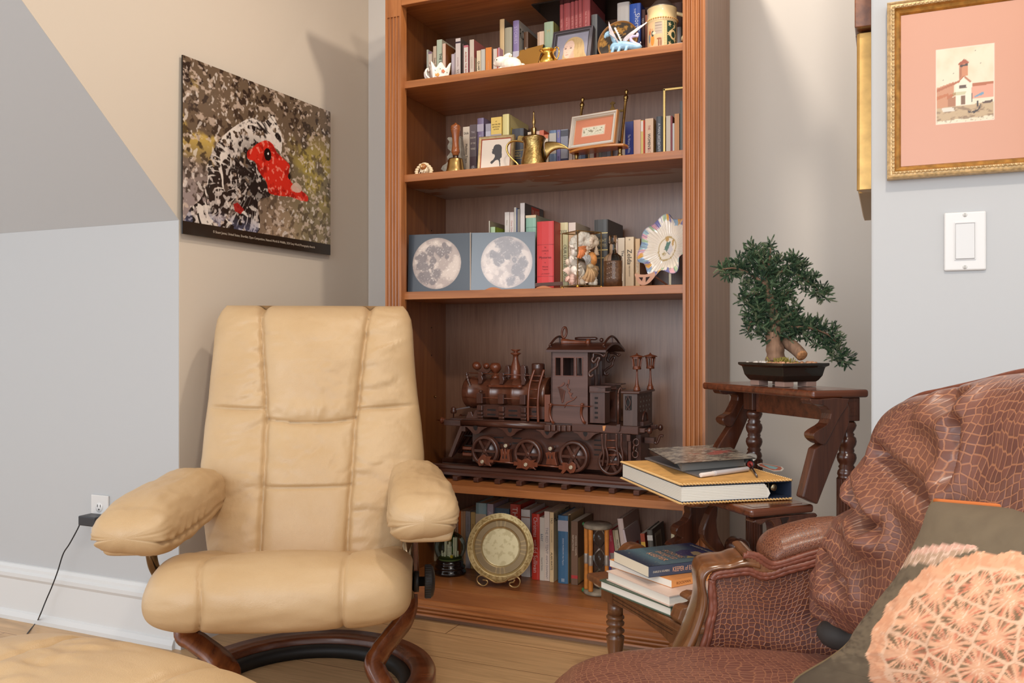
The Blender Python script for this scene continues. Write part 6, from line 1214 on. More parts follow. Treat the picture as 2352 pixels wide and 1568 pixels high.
def back_front(u, v):
    s = 2*u-1; s = math.copysign(1-(1-abs(s))**1.25, s); z = lerp(ZB, ZTP, v); w_ = interp(Wt, z); x = CXB(z)+w_*s
    ax, bx_ = interp(SL, z), interp(SR, z)
    inC = ax < x < bx_; tq = (z-ZB)/(ZTP-ZB)
    f = interp(Th, z)*(max(0, 1-abs(s)**3.4))**.42*(max(0, 1-tq**26))**.45
    dl, dr = abs(x-ax), abs(x-bx_); edge = min(1, (1-abs(s))*5)
    # three puffed panels with grooved seams
    f -= .016*(g1(dl, .006)+g1(dr, .006))*edge+.007*(g1(dl, .022)+g1(dr, .022))*edge
    if inC:
        q = (x-ax)/(bx_-ax); zh = zH-.012*math.sin(math.pi*q)
        f += .014*math.sin(math.pi*q)**.7*(sst(zh-.005, zh+.05, np.array(z)).item())*(1-sst(.965, 1.01, np.array(z)).item())
        f -= .013*g1(z-zh, .005)+.006*g1(z-zh, .018)+.008*g1(z-zLo, .004)
        f += .004*math.sin(math.pi*q)*(zLo < z < zh)
        if z > zh: f += .012*n1(x*.9+.3, z*.6)-.0022*rdg(n2, x*.5+.2, z*.8)+.003*g1(z-zh-.03, .03)*math.sin(x*95+6*n2(x, z))
        else: f += (.016*n2(x*.7+.1, z*.9+.2)-.003*rdg(n3, x*.5+z*.4, z*.5-x*.6))*sst(zLo-.02, zLo+.06, np.array(z)).item()+.003*n1(x, z)
    else:
        zw = zW+(.012 if x < ax else .014)*(abs(s)-.6); f -= (.012*g1(z-zw, .005)+.005*g1(z-zw, .018))*edge
        f += (.020*n3(x*.35+z*.5+.2, z*1.1-x*.4+.1)-.003*rdg(n1, x*.4-z*.5*(1 if x < 0 else -1), z*.7))*edge+.004*edge*math.exp(-min(dl, dr)/.03)*math.sin(z*120+8*n1(x, z))*(1 if z > zw else .5)
    zz = z-.012*g1(x-ax, .012)*sst(.97, 1.0, np.array(z)).item()-.012*g1(x-bx_, .012)*sst(.97, 1.0, np.array(z)).item()
    return V((x, interp(Yc, z)-f, zz))
def back_rear(u, v):
    s = 1-2*u; s = math.copysign(1-(1-abs(s))**1.25, s); z = lerp(ZB, ZTP, v); x = CXB(z)+interp(Wt, z)*s; tq = (z-ZB)/(ZTP-ZB)
    return V((x, interp(Yc, z)+.07*(max(0, 1-abs(s)**4))**.4*(max(0, 1-tq**26))**.45, z))
m = MB(fc.M); m.grid(back_front, 150, 150); m.grid(back_rear, 40, 30); m.build('backrest', CL, rc)
# --- seat
PR = smooth_path([V(p) for p in [(.13, .325, 0), (.02, .350, 0), (-.12, .385, 0), (-.24, .412, 0), (-.32, .412, 0), (-.372, .378, 0), (-.385, .325, 0), (-.360, .282, 0), (-.29, .266, 0), (-.15, .262, 0), (.02, .25, 0), (.13, .262, 0)]], 8, True)
PC = V((-.13, .325, 0)); NP = len(PR)
def seatf(u, v):
    p = PR[int(round(u*NP)) % NP]; s = 2*v-1; s = math.copysign(1-(1-abs(s))**1.6, s); x = -.018+.292*s
    e = (max(0, 1-abs(s)**5.5))**.38; q = PC+(p-PC)*V((.30+.70*e, .12+.88*e, 1)).x if False else V((PC.x+(p.x-PC.x)*(.55+.45*e), PC.y+(p.y-PC.y)*(.05+.95*e), 0))
    nn = (q-PC); top = p.y > .33; fz = (p.x+.39)/.52
    xa = -.185+.020*math.sin(math.pi*min(1, max(0, (p.y-.26)/.16)))-.012*(fz > .3); xb = .128+.012*(p.y-.33)
    gv = .009*(g1(x-xa, .0045)+g1(x-xb, .0045))+.004*(g1(x-xa, .018)+g1(x-xb, .018))
    crown = .010*(1-((x-(xa+xb)/2)/.16)**2) if xa < x < xb else .004
    d = (crown-gv)*e+.006*n1(x*.8+.3, u*2)*e; nn = nn.normalized()
    # wings rise slightly at the sides of the seat
    return V((x, q.x+nn.x*d, q.y+nn.y*d+(.018*sst(.5, .95, np.array(abs(s))).item()*(1 if top else 0))*sst(.0, .5, np.array(fz)).item()))
m = MB(fc.M); m.grid(seatf, NP, 150, wrapu=True); m.build('seat', CL, rc)
# --- arms
def arm(sg, y0, y1, tab, name='armrest'):
    # tab: t -> (cx, cz, hw, hh) ; t=0 rear, 1 front
    def f(u, v):
        a = 2*math.pi*u; t = v; cx, cz, hw, hh = [interp([(q[0], q[i]) for q in tab], t) for i in (1, 2, 3, 4)]
        e = (max(0, 1-max(0, (t-.55)/.45)**5))**.5*(max(0, 1-max(0, (.12-t)/.12)**2))**.5
        c_, s_ = math.cos(a), math.sin(a); k = (abs(c_)**2.7+abs(s_)**2.7)**(-1/2.7)
        dx, dz = c_*k*hw*(1-(1-e)**2.2), s_*k*hh*e
        g = .013*g1(s_*k+.42, .05)*(1 if t > .5 else .4)
        wv = .009*n3(t*.6+.1, u*2)+.0045*math.exp(-abs(s_*k+.36)/.12)*math.sin(t*70+a*9)*(t > .45)
        r_ = 1-g/.08+wv/.08; drop = -.022*e*sst(.2, .5, np.array(t)).item()*max(0, -s_)*max(0, -c_*sg)
        return V((cx+dx*r_, lerp(y0, y1, t)-.012*(1-abs(dx)/hw)*(t > .9), cz+dz*r_+drop))
    m = MB(fc.M); m.grid(lambda u, v: f(u, 1-(1-v)**1.5), 80, 80, wrapu=True)
    return m.build(name, CL, rc)
arm(-1, .17, -.335, [(0, -.285, .495, .055, .06), (.3, -.300, .502, .072, .074), (.7, -.325, .492, .082, .066), (1, -.338, .482, .084, .056)])
arm(1, .17, -.335, [(0, .265, .505, .055, .06), (.3, .282, .515, .072, .074), (.7, .298, .512, .080, .066), (1, .302, .502, .082, .058)])
for sg, cx, zc in ((-1, -.332, .462), (1, .306, .476)):   # box-stitched lower pad under each arm front
    m = MB(fc.M); pr = sm2([(-.30, -.028), (-.305, .005), (-.29, .03), (.02, .03), (.03, -.01), (0, -.030), (-.2, -.032)], 4)
    def fp_(u, v):
        p = pr[int(round(u*len(pr))) % len(pr)]; s = 2*v-1; e = (max(0, 1-abs(s)**6))**.3; return V((cx+.064*s, p[0]*(.9+.1*e), zc+p[1]*(.35+.65*e)))
    m.grid(fp_, len(pr), 20, wrapu=True); m.build('arm_underpad', CL, rc)
# --- metal posts, knob, bentwood legs and ring
H = lambda px, py, off: (lambda a: V((a[0], off, a[1])))(fc.hit(px, py, off))
m = MB(fc.M); m.tube([H(936, 1232, -.06), H(936, 1290, -.06), H(938, 1372, -.05)], .0155, 16); m.build('arm_post', CHR, rc)
MB(fc.M).bar(H(952, 1235, -.02), H(956, 1330, -.02), .05, .016, up=(0, 0, 1)).build('post_board', BW, rc, bev=.004)
m = MB(fc.M); p = H(957, 1335, -.05); m.lathe([(.026, 0), (.026, .012)], p-V((.006, 0, 0)), (1, 0, 0), 20)
pr = [(.012, .004), (.012, .02), (.040, .020), (.041, .022), (.041, .036), (.036, .042), (.02, .046), (0, .047)]; m.lathe(pr, p, (1, 0, 0), 32)
for i in range(36): a = 2*math.pi*i/36; m.box((p.x+.022, p.y+.0405*math.cos(a)-.0013, p.z+.0405*math.sin(a)-.0013), (p.x+.036, p.y+.0405*math.cos(a)+.0013, p.z+.0405*math.sin(a)+.0013))
m.build('adjusting_knob', BLKP, rc)
m = MB(fc.M); m.tube(smooth_path([H(345, 1235, -.10), H(347, 1270, -.11), H(353, 1300, -.10), H(366, 1325, -.08)], 5), .013, 12); m.build('arm_post', CHR, rc)
def band(path, w_, t_, name, side):
    m = MB(fc.M); P = smooth_path(path, 8); n = len(P); vs = []
    for i, p in enumerate(P):
        d = (P[min(i+1, n-1)]-P[max(i-1, 0)]).normalized(); x = side-d*side.dot(d); x.normalize(); y = d.cross(x)
        for a in range(12):
            an = 2*math.pi*a/12+math.pi/12; c_, s_ = math.cos(an), math.sin(an); k = (abs(c_)**5+abs(s_)**5)**(-1/5.0); vs.append(p+x*(w_/2*c_*k)+y*(t_/2*s_*k))
    m.add(vs, [(i*12+k, i*12+(k+1) % 12, (i+1)*12+(k+1) % 12, (i+1)*12+k) for i in range(n-1) for k in range(12)], True); m.add(vs[:12], [list(range(12))[::-1]]); m.add(vs[-12:], [list(range(12))]); return m.build(name, BW, rc)
RR = .30
band([H(938, 1365, -.05), H(938, 1392, -.06), H(925, 1428, -.09), H(898, 1464, -.13), H(872, 1500, -.17), H(862, 1535, -.20), V((.235, -.225, .062)), V((.262, -.20, .035)), V((.285, -.13, .03)), V((.298, -.04, .03))], .056, .024, 'leg', V((.55, .8, 0)))
band([V((-.262, -.02, .30)), V((-.262, -.03, .265)), H(428, 1450, -.06), H(452, 1474, -.08), H(490, 1502, -.12), H(512, 1526, -.17), H(520, 1556, -.20), V((-.20, -.232, .05)), V((-.235, -.20, .032)), V((-.285, -.07, .03))], .062, .024, 'leg', V((.75, .66, 0)))
m = MB(fc.M); pr = [(RR-.030, .008), (RR+.030, .008), (RR+.033, .014), (RR+.033, .044), (RR+.028, .052), (RR-.026, .052), (RR-.032, .046), (RR-.032, .014), (RR-.030, .008)]
def ringf(u, v):
    a = math.radians(-48+276*u); i = int(round(v*(len(pr)-1))); r_, z_ = pr[i]; return V((r_*math.cos(a), r_*math.sin(a)+.0, z_))
m.grid(ringf, 90, len(pr)-1); m.build('base_ring', wood('bentring', (84, 42, 24), (122, 68, 40), 'X', rough=.25, coat=.45), rc)
MB(fc.M).lathe([(.268, .0005), (.274, .0005), (.272, .030), (.255, .034), (.242, .026), (.240, .0005), (.268, .0005)], (0, 0, 0), n=64, close=False).build('swivel_plate', plain((34, 32, 30), .5), rc)
m = MB(fc.M); m.box((-.255, -.045, .225), (.255, .03, .25)); m.build('seat_bracket', BLKP, rc, bev=.004)

# --- ottoman
ZO = .360
ot = thing('ottoman', 'matching cream leather footstool with stitched panels in the foreground', 'footstool', (-1.045, .80, 0))
OX, OY = .30, .21
def ottf(u, v):
    sx, sy = 2*u-1, 2*v-1; sx = math.copysign(1-(1-abs(sx))**1.5, sx); sy = math.copysign(1-(1-abs(sy))**1.5, sy); x = OX*sx; y = OY*sy*(1-.06*sx*sx)
    ex = (max(0, 1-abs(sx)**3.4))**.42*(max(0, 1-abs(sy)**3.0))**.42
    g = .012*(g1(x+.075+.05*(y/OY)**2*.4, .005)+g1(x-.16, .005))+.004*(g1(x+.075, .02)+g1(x-.16, .02)); z = ZO+(.085+.012*(1-sx*sx)+.010*math.cos(y*5))*ex-g*ex+.006*n3(x*.7+.4, y*1.2+.3)*ex+.003*ex*math.sin(y*60+10*n1(x, y))*g1(x+.03, .09)
    return V((-1.045+x, .80+y, z))
m = MB(); m.grid(ottf, 130, 90)
m.grid(lambda u, v: (lambda p: V((p.x, p.y, ZO-(p.z-ZO)*.55)))(ottf(1-u, v)), 60, 40); m.build('cushion', CL, ot)
m = MB(); m.lathe([(.02, .26), (.02, .05)], (-1.045, .80, 0), n=16); m.lathe([(.17, .0005), (.20, .0005), (.205, .02), (.19, .03), (.17, .03), (.17, .0005)], (-1.045, .80, 0), n=40, close=False); m.box((-1.235, .785, .01), (-.855, .815, .045)); m.build('base', BW, ot)
# ================================================================ wooden library steps, things on them, bonsai
NX = V((-.148, 1.967, 0)); FS = Frame(NX, 45)        # local x: towards the back of the treads, y: along them to the far end
MH = wood('mahogany', (58, 30, 20), (92, 50, 33), 'Z', rough=.22, coat=.5); MHX = wood('mahogany_x', (70, 34, 20), (110, 58, 34), 'X', rough=.2, coat=.5); MHB = wood('mahogany_brown', (92, 56, 32), (128, 82, 50), 'Z', rough=.3, coat=.4)
st = thing('library_steps', 'three tread dark wooden library steps with turned posts beside the bookcase', 'library steps', FS.M @ V((0, .2, 0)), math.radians(45))
LT = .455; TZ = [.793, .547, .3165]; TB = [0, -.163, -.3236]; TD = [.155, .165, .20]; th = .018
for i in range(3):
    z, b0, d = TZ[i], TB[i], TD[i]; m = MB(FS.M); pr = [(0, 0), (LT if i else .425, 0), (LT if i else .425, d), (0, d)]
    q = [(b0+y, x) for x, y in pr]; m.xy([(q[0][0], q[0][1]), (q[3][0], q[3][1]), (q[2][0], q[2][1]), (q[1][0], q[1][1])], z-th, z); m.build('tread', MHX if i < 2 else MHB, st, bev=.006, seg=3)
    if i: e = .018; MB(FS.M).box((b0+e, e, z), (b0+d-e, LT-e, z+.0006)).build('tread_inlay', MHX if i < 2 else MHB, st)
Z2p = lambda x, y: (1580+x/2.2409, 520+y/2.2409); C5 = lambda x, y: (1430+x/5.004, 1000+y/5.004)
def spl(pf, pts, off, t0, t1, name, sm=2, mt=None, bev=.003):
    q = FS.pts([pf(*p) for p in pts], off); q = sm2(q, sm) if sm else q; MB(FS.M).xz(q, t0, t1).build(name, mt or MH, st, bev=bev)
FO = .415
spl(Z2p, [(792, 885), (806, 930), (806, 1012), (722, 1218), (642, 1424), (566, 1388), (630, 1140), (690, 1098)], .004, -.012, .012, 'stringer', 0)
spl(Z2p, [(296, 852), (318, 862), (318, 937), (230, 1140), (180, 1260), (80, 1260), (150, 1118), (214, 1020)], FO, FO-.012, FO+.014, 'stringer', 0)
spl(Z2p, [(600, 885), (650, 888), (797, 884), (745, 985), (692, 1090), (672, 1116), (648, 1112), (620, 1088), (617, 1060), (650, 1035), (688, 1010), (705, 960), (683, 925), (650, 914), (612, 912), (601, 900)], .004, -.016, .016, 'bracket', 2)
spl(Z2p, [(147, 836), (200, 842), (300, 850), (258, 935), (215, 1020), (195, 1026), (166, 1008), (162, 985), (183, 970), (207, 955), (238, 893), (235, 868), (212, 859), (185, 863), (155, 858)], FO, FO-.016, FO+.018, 'bracket', 2)
spl(C5, [(1490, 958), (1545, 1015), (1590, 1002), (1640, 968), (1690, 990), (1720, 1060), (1730, 1160), (1790, 1290), (1900, 1290), (2050, 1100), (2140, 970), (2190, 880)], .014, .004, .036, 'bracket', 2)
spl(C5, [(1815, 945), (1915, 935), (1850, 1060)], .003, .0025, .0045, 'carved_triangle', 0, plain((36, 18, 12), .5), 0)
spl(C5, [(740, 815), (870, 815), (1005, 805), (965, 960), (860, 1140), (770, 1260), (510, 1262), (600, 1190), (655, 1160), (600, 1142), (578, 1085), (615, 1022), (690, 985), (745, 890)], FO, FO-.016, FO+.016, 'bracket', 2)
spl(C5, [(1000, 812), (1062, 815), (1045, 960), (1062, 1120), (1130, 1255), (1240, 1335), (1310, 1410), (1200, 1400), (1080, 1355), (950, 1245), (888, 1130), (915, 1000)], .34, .325, .350, 'curved_leg', 2)
a, b = FS.hit(*C5(1325, 1288), .30); MB(FS.M).lathe([(0, 0), (.021, 0), (.025, .003), (.025, .040), (.021, .043), (0, .043)], (a, .325, b), (0, -1, 0), 28, close=False).build('scroll', MH, st)
CZ = lambda x, y: (x, y)
spl(CZ, [(1556, 1428), (1552, 1406), (1560, 1391), (1578, 1388), (1591, 1382), (1570, 1373), (1576, 1362), (1600, 1359), (1640, 1390), (1645, 1432)], .035, .018, .052, 'bracket', 2, MHB)
spl(CZ, [(1428, 1275), (1434, 1257), (1447, 1248), (1462, 1247), (1478, 1254), (1490, 1275)], FO-.02, FO-.035, FO, 'bracket', 2, MHB)
def postp(a_, b_, ztop, name, lathe, block):
    m = MB(FS.M); s = block/2; z0, z1 = lathe[0]
    m.box((b_-s, a_-s, z0), (b_+s, a_+s, z1)); return m
for a_ in (.030, .362):     # rear posts: square block, bobbin turning, fluted column
    b_ = .118; z1 = TZ[0]-th; zb = .722; m = MB(FS.M); m.box((b_-.020, a_-.020, zb), (b_+.020, a_+.020, z1)); m.build('post_block', MH, st, bev=.002)
    if a_ < .1:
        m = MB(FS.M)
        for k, e in ((.013, .0006), (.006, .0012)): m.box((b_-k, a_-.0205-e, zb+.012-(k-.013)), (b_+k, a_-.020, z1-.010+(k-.013)*2))
        m.build('carved_panel', MH, st, bev=.001)
    pr = []; zc = zb
    for r_, dz in ((.015, .004), (.019, .006), (.0215, .008), (.019, .008), (.014, .004), (.017, .004), (.0155, .004), (.020, .008), (.0215, .008), (.020, .008), (.0155, .005), (.017, .004), (.0155, .004), (.020, .008), (.0215, .008), (.0195, .008), (.015, .005), (.018, .004), (.0155, .005), (.019, .007), (.0205, .006), (.018, .004), (.0215, .003)):
        pr.append((r_, zc)); zc -= dz
    MB(FS.M).lathe([(r_, z) for r_, z in pr], (b_, a_, 0), n=24).build('bobbin_turning', MH, st)
    m = MB(FS.M); n = 80; out = [(b_+(.0215-.0022*max(0, math.cos(16*2*math.pi*i/n)))*math.cos(2*math.pi*i/n), a_+(.0215-.0022*max(0, math.cos(16*2*math.pi*i/n)))*math.sin(2*math.pi*i/n)) for i in range(n)]
    m.xy(out, .0005, zc+.003); m.build('fluted_column', MH, st)
MB(FS.M).box((.108, .05, .718), (.126, .342, TZ[0]-th)).build('apron', MHX, st, bev=.002)
zl = TZ[2]-th
m = MB(FS.M); pr = [(.05, zl), (LT-.05, zl), (LT-.05, zl-.036), (LT-.09, zl-.030), (LT/2, zl-.026), (.12, zl-.034), (.05, zl-.052)]; m.yz(pr, TB[2]+.016, TB[2]+.034); m.build('apron', MHB, st, bev=.002)
m = MB(FS.M)
for z_ in (zl-.012, zl-.020): m.box((TB[2]+.0155, .075, z_), (TB[2]+.0165, LT-.08, z_+.0012))
m.build('apron_groove', plain((50, 28, 16), .6), st)
m = MB(FS.M); m.box((TB[2]+.012, .012, zl-.075), (TB[2]+.052, .052, zl)); m.build('leg_block', MHB, st, bev=.003)
m = MB(FS.M)
for i in range(4): m.box((TB[2]+.0115, .018+.008*i, zl-.055), (TB[2]+.0125, .0195+.008*i, zl-.012))
m.build('block_groove', plain((50, 28, 16), .6), st)
for a_ in (LT-.095, .032):
    b_ = TB[2]+.032; m = MB(FS.M); 
    if a_ > .1: m.box((b_-.018, a_-.018, zl-.034), (b_+.018, a_+.018, zl))
    z_ = lambda t: (zl-.034 if a_ > .1 else zl-.075)*(1-t)
    m.lathe([(.0195, z_(0)), (.0195, z_(.105))], (b_, a_, 0), n=8)
    m.lathe([(.017, z_(.105)), (.022, z_(.125)), (.022, z_(.14)), (.016, z_(.155)), (.0225, z_(.18)), (.0215, z_(.20)), (.014, z_(.22)), (.0225, z_(.25)), (.0225, z_(.265)), (.014, z_(.29)), (.022, z_(.31)), (.022, z_(.325)), (.0125, z_(.62)), (.0165, z_(.64)), (.0165, z_(.66)), (.0125, z_(.68)), (.010, z_(.93)), (.012, .0005)], (b_, a_, 0), n=24); m.build('leg', MHB, st)

# --- flat lying books
def flat(name, label, cat, near, left, right, z0, z1, build, wd=None, ln=None, ang=None, sh=0):
    n_, l_ = onZ(*near, z0), onZ(*left, z0); a_ = (l_-n_); L_ = ln or a_.length; a_.normalize()
    if ang: a_ = V((math.cos(math.radians(ang)), math.sin(math.radians(ang)), 0)); n_ = n_+a_*sh
    b_ = V((a_.y, -a_.x, 0)); r_ = onZ(*right, z0) if right else None; W_ = wd or (r_-n_).dot(b_)
    M = Matrix(((b_.x, a_.x, 0, n_.x), (b_.y, a_.y, 0, n_.y), (0, 0, 1, 0), (0, 0, 0, 1)))
    t = thing(name, label, cat, M @ V((W_/2, L_/2, z0))); build(t, M, W_, L_, z0, z1); return t, M, W_, L_
G6 = 'books stacked on the lowest tread'
def bk(cov, page, spine=True, deco=None, tk=.0025, over=.003, art_=None):
    def f(t, M, W_, L_, z0, z1):
        m = MB(M); mats = [plain(cov, .4)]; m.box((0, 0, z0), (W_, L_, z0+tk)); m.box((0, 0, z1-tk), (W_, L_, z1))
        if spine: m.box((0, 0, z0), (W_, tk, z1))
        if deco: deco(m, mats, W_, L_, z0, z1)
        m.build('cover', mats, t, bev=.0006); MB(M).box((over, tk if spine else over, z0+tk), (W_-over, L_-over, z1-tk)).build('page_block', page, t)
        if art_: art('cover_picture', lambda u, v: M @ V((u*W_, v*L_, z1+.0003)), 90, 110, art_, t, .3)
    return f
ZS = TZ[2]+.0012
def d1(m, mats, W_, L_, z0, z1):
    mats += [plain((220, 206, 170), .5), plain((226, 226, 220), .5)]; m.mat(1); random.seed(2)
    for i in range(26): x, y = .004+random.random()*(W_-.02), .01+random.random()*(L_-.03); m.box((x, y, z1), (x+.012, y+.008+.01*random.random(), z1+.0003))
    m.text('BENTON', (.045, 0, (z0+z1)/2), (1, 0, 0), (0, 0, 1), .009, .05, 2); m.text('VI', (.085, 0, (z0+z1)/2), (1, 0, 0), (0, 0, 1), .009, .02, 2); m.mat(0)
t, M, W_, L_ = flat('book', 'green hardback at the bottom of the stack on the lowest tread', 'book', (1542, 1417.5), (1377, 1351), None, ZS, ZS+.0205, bk((76, 92, 76), PAGEW, deco=d1), wd=.165); t['group'] = G6
z = ZS+.021
t, M, W_, L_ = flat('book', 'white hardback with a pinkish cover, second from the bottom of the step stack', 'book', (1537, 1393), (1393, 1332), None, z, z+.0225, bk((222, 196, 180), PAGEW, spine=False, deco=lambda m, mats, W_, L_, z0, z1: (mats.append(plain((150, 90, 90), .5)), m.mat(1).box((.05, .06, z1), (.09, .085, z1+.0003)).mat(0))), wd=.17); t['group'] = G6
z += .023
def d3(m, mats, W_, L_, z0, z1): mats.append(plain((130, 70, 30), .5)); m.text('ROCKMAN', (.035, 0, (z0+z1)/2), (1, 0, 0), (0, 0, 1), .006, .045, 1)
t, M, W_, L_ = flat('book', 'orange spined paperback below the dark blue book in the step stack', 'book', (1543, 1350), (1400, 1300), None, z, z+.0165, bk((226, 150, 84), PAGEW, deco=d3, tk=.0008, over=.0005), wd=.14); t['group'] = G6
z += .017
def keeper(U, Vv):
    C = np.zeros(U.shape+(3,))+np.array((74, 98, 112))/255; C = mixC(C, (104, 136, 142), fbm(U*3, Vv*3, 5)*.9); C = mixC(C, (38, 52, 92), sst(.62, .86, U+.1*np.sin(Vv*6))); C = mixC(C, (44, 52, 70), sst(.25, .0, U))
    C = mixC(C, (56, 60, 108), inpoly(U, Vv, [(.55, .34), (.86, .26), (.90, .5), (.72, .66), (.58, .56)])); C = mixC(C, (186, 160, 122), inpoly(U, Vv, [(.70, .3), (.84, .24), (.82, .5), (.74, .48)])); C = mixC(C, (190, 170, 110), inpoly(U, Vv, [(.56, .2), (.68, .18), (.62, .3)]))
    C = mixC(C, (206, 190, 140), (fbm(U*60, Vv*60, 9, 1) > .93)*.7); return C
def d4(m, mats, W_, L_, z0, z1):
    mats += [plain((236, 176, 140), .5), plain((226, 214, 190), .5)]; zc = (z0+z1)/2
    m.text('KEEPER of ENCHANTED ROOMS', (W_*.60, 0, zc), (1, 0, 0), (0, 0, 1), .0105, W_*.62, 1); m.text('CHARLIE N. HOLMBERG', (W_*.15, 0, zc-.001), (1, 0, 0), (0, 0, 1), .0045, W_*.20, 2)
    for w_, x, s_ in (('KEEPER', .30, .030), ('of', .37, .012), ('ENCHANTED', .42, .026), ('ROOMS', .52, .028)):
        m.text(w_, (W_*x, L_*(.42+.2*(x-.3)), z1+.0008), (0, -1, 0), (1, 0, 0), s_*.55, L_*.50, 1)
    m.text('CHARLIE N. HOLMBERG', (W_*.93, L_*.5, z1+.0008), (0, -1, 0), (1, 0, 0), .008, L_*.7, 2)
t, M, W_, L_ = flat('book', 'dark blue paperback with peach lettering on top of the step stack', 'book', (1490, 1326.5), (1410, 1289), (1646, 1292), z, z+.0245, bk((64, 72, 92), PAGE, deco=d4, tk=.0008, over=.0005, art_=keeper)); t['group'] = G6
# --- leather binder on the middle tread
ZA = TZ[1]+.0022
def binder(t, M, W_, L_, z0, z1):
    lt = plain((206, 156, 88), .75, var=.15, vs=40, bump=.3, bs=150); nv = plain((44, 54, 74), .6); lace = plain((222, 180, 120), .7)
    MB(M).box((0, 0, z0), (W_, L_, z0+.003)).build('back_cover', lt, t, bev=.001); MB(M).box((0, 0, z1-.003), (W_, L_, z1)).build('front_cover', lt, t, bev=.001)
    m = MB(M); m.box((.002, .002, z0+.003), (W_-.002, L_-.002, z0+.005)); m.box((.002, .002, z1-.005), (W_-.002, L_-.002, z1-.003)); m.box((W_-.004, .002, z0+.003), (W_-.001, L_-.002, z1-.003)); m.build('lining', nv, t)
    m = MB(M); pg = [(.004, 0), (W_-.058, 0), (W_-.052, .3), (W_-.056, .6), (W_-.066, 1), (.004, 1)]; h0, h1 = z0+.0055, z1-.0075; m.prism([(x, lerp(h0, h1, q)) for x, q in pg], lambda a, b, k: V((a, k, b)), .004, L_-.006)
    m.mat(1)
    for i in range(1, 9): zz = lerp(h0, h1, i/9); m.box((.0036, .0036, zz), (W_-.06, L_-.006, zz+.0006))
    m.build('page_block', [PAGEW, plain((200, 190, 172), .8)], t)
    for k in (.05, L_-.06):
        m = MB(M); m.tube([V((W_-.045+.016*math.cos(a), k, (z0+z1)/2+.015*math.sin(a))) for a in [2*math.pi*i/18 for i in range(18)]], .0018, 8, closed=True); m.build('ring', plain((150, 136, 110), .3, 1), t)
    m = MB(M); m.lathe([(0, 0), (.007, 0), (.008, .004), (.005, .006), (0, .006)], (W_-.045, .004, z0+.028), (0, -1, 0), 14, close=False); m.build('ring_lever', plain((150, 136, 110), .3, 1), t)
    for zz in (z1-.0015, z0+.0015):
        m = MB(M)
        for (p, q) in (((0, 0), (W_, 0)), ((0, 0), (0, L_)), ((W_, 0), (W_, L_))):
            n = int(max(abs(p[0]-q[0]), abs(p[1]-q[1]))/.0075)
            for i in range(n):
                x, y = lerp(p[0], q[0], (i+.5)/n), lerp(p[1], q[1], (i+.5)/n); d = V((q[0]-p[0], q[1]-p[1], 0)).normalized(); o = V((-d.y, d.x, 0))*(.0030)
                if p == (0, 0) and q[0] == 0: o = -o
                m.tube([V((x, y, zz))-d*.003+o+V((0, 0, .002)), V((x, y, zz))-o*.5, V((x, y, zz))+d*.003+o-V((0, 0, .002))], .0016, 6)
        m.build('lacing', lace, t)
t, MA, WA, LA = flat('binder', 'thick tan leather ring binder with laced edges on the middle tread', 'binder', (1573, 1163), (1449, 1097), (1830, 1141), ZA, ZA+.044, binder, ang=127, sh=.022, ln=.365, wd=.268)
ZT2 = ZA+.0445
def quad(name, label, cat, pts, z0, z1, mat_, part='board', bev=0):
    q = [onZ(*p, z0) for p in pts]; c_ = sum(q, V())/4; t = thing(name, label, cat, (c_.x, c_.y, z0)); MB().xy([(p.x, p.y) for p in q], z0+.0003, z1).build(part, mat_, t, bev=bev); return t, q
quad('magazine', 'dark slim booklet lying askew on the tan binder', 'booklet', [(1481, 1054), (1606, 1096), (1708, 1079), (1560, 1043)], ZT2+.001, ZT2+.005, plain((104, 102, 104), .3))
zf = ZT2+.0055
t, q = quad('photo_panel', 'thin metal photo panel on a grey foam block on top of the binder', 'photo panel', [(1566, 1082), (1709, 1070), (1670, 1046), (1545, 1052)], zf, zf+.020, plain((134, 130, 124), .8), 'foam_block')
pq = [onZ(*p, zf+.0205) for p in ((1551, 1066), (1736, 1053), (1660, 1021), (1488, 1031))]
def pan(U, Vv):
    C = np.zeros(U.shape+(3,))+np.array((150, 140, 126))/255; C = mixC(C, (84, 80, 76), sst(.45, .6, fbm(U*14, Vv*22, 4, 5))*.8); C = mixC(C, (196, 188, 176), sst(.62, .72, fbm(U*26, Vv*40, 14, 3))*.6)
    return mixC(C, (170, 84, 78), sst(.75, .95, fbm(U*9, Vv*12, 6, 4)+.62-1.6*np.hypot((U-.66)*1.2, Vv-.48))*.85)
MB().add([p+V((0, 0, h)) for h in (0, .0014) for p in pq], [(0, 3, 2, 1), (4, 5, 6, 7), (0, 1, 5, 4), (1, 2, 6, 5), (2, 3, 7, 6), (3, 0, 4, 7)]).build('metal_plate', plain((60, 58, 56), .4, .5), t)
art('print_face', lambda u, v: (pq[0]*(1-u)+pq[1]*u)*(1-v)+(pq[3]*(1-u)+pq[2]*u)*v+V((0, 0, .0017)), 110, 80, pan, t, .25)
p, q2 = onZ(1609, 1091, ZT2+.006), onZ(1719, 1076, ZT2+.006); t = thing('spray_tube', 'clear plastic tube with a white cap lying on the tan binder', 'tube', (p+q2)/2); d = (q2-p).length
MB().lathe([(.0042, 0), (.005, .001), (.005, d*.24), (.006, d*.26)], p, q2-p, 16).build('cap', plain((226, 214, 206), .4), t)
MB().lathe([(.0058, d*.25), (.0060, d*.3), (.0060, d*.97), (.004, d), (0, d)], p, q2-p, 16).build('clear_barrel', plain((206, 200, 202), .15, coat=.5), t)
t = thing('magnifier', 'small magnifier with a red collar and steel stem on the tan binder', 'magnifier', onZ(1725, 1075, ZT2)); p = onZ(1724, 1066, ZT2+.010)
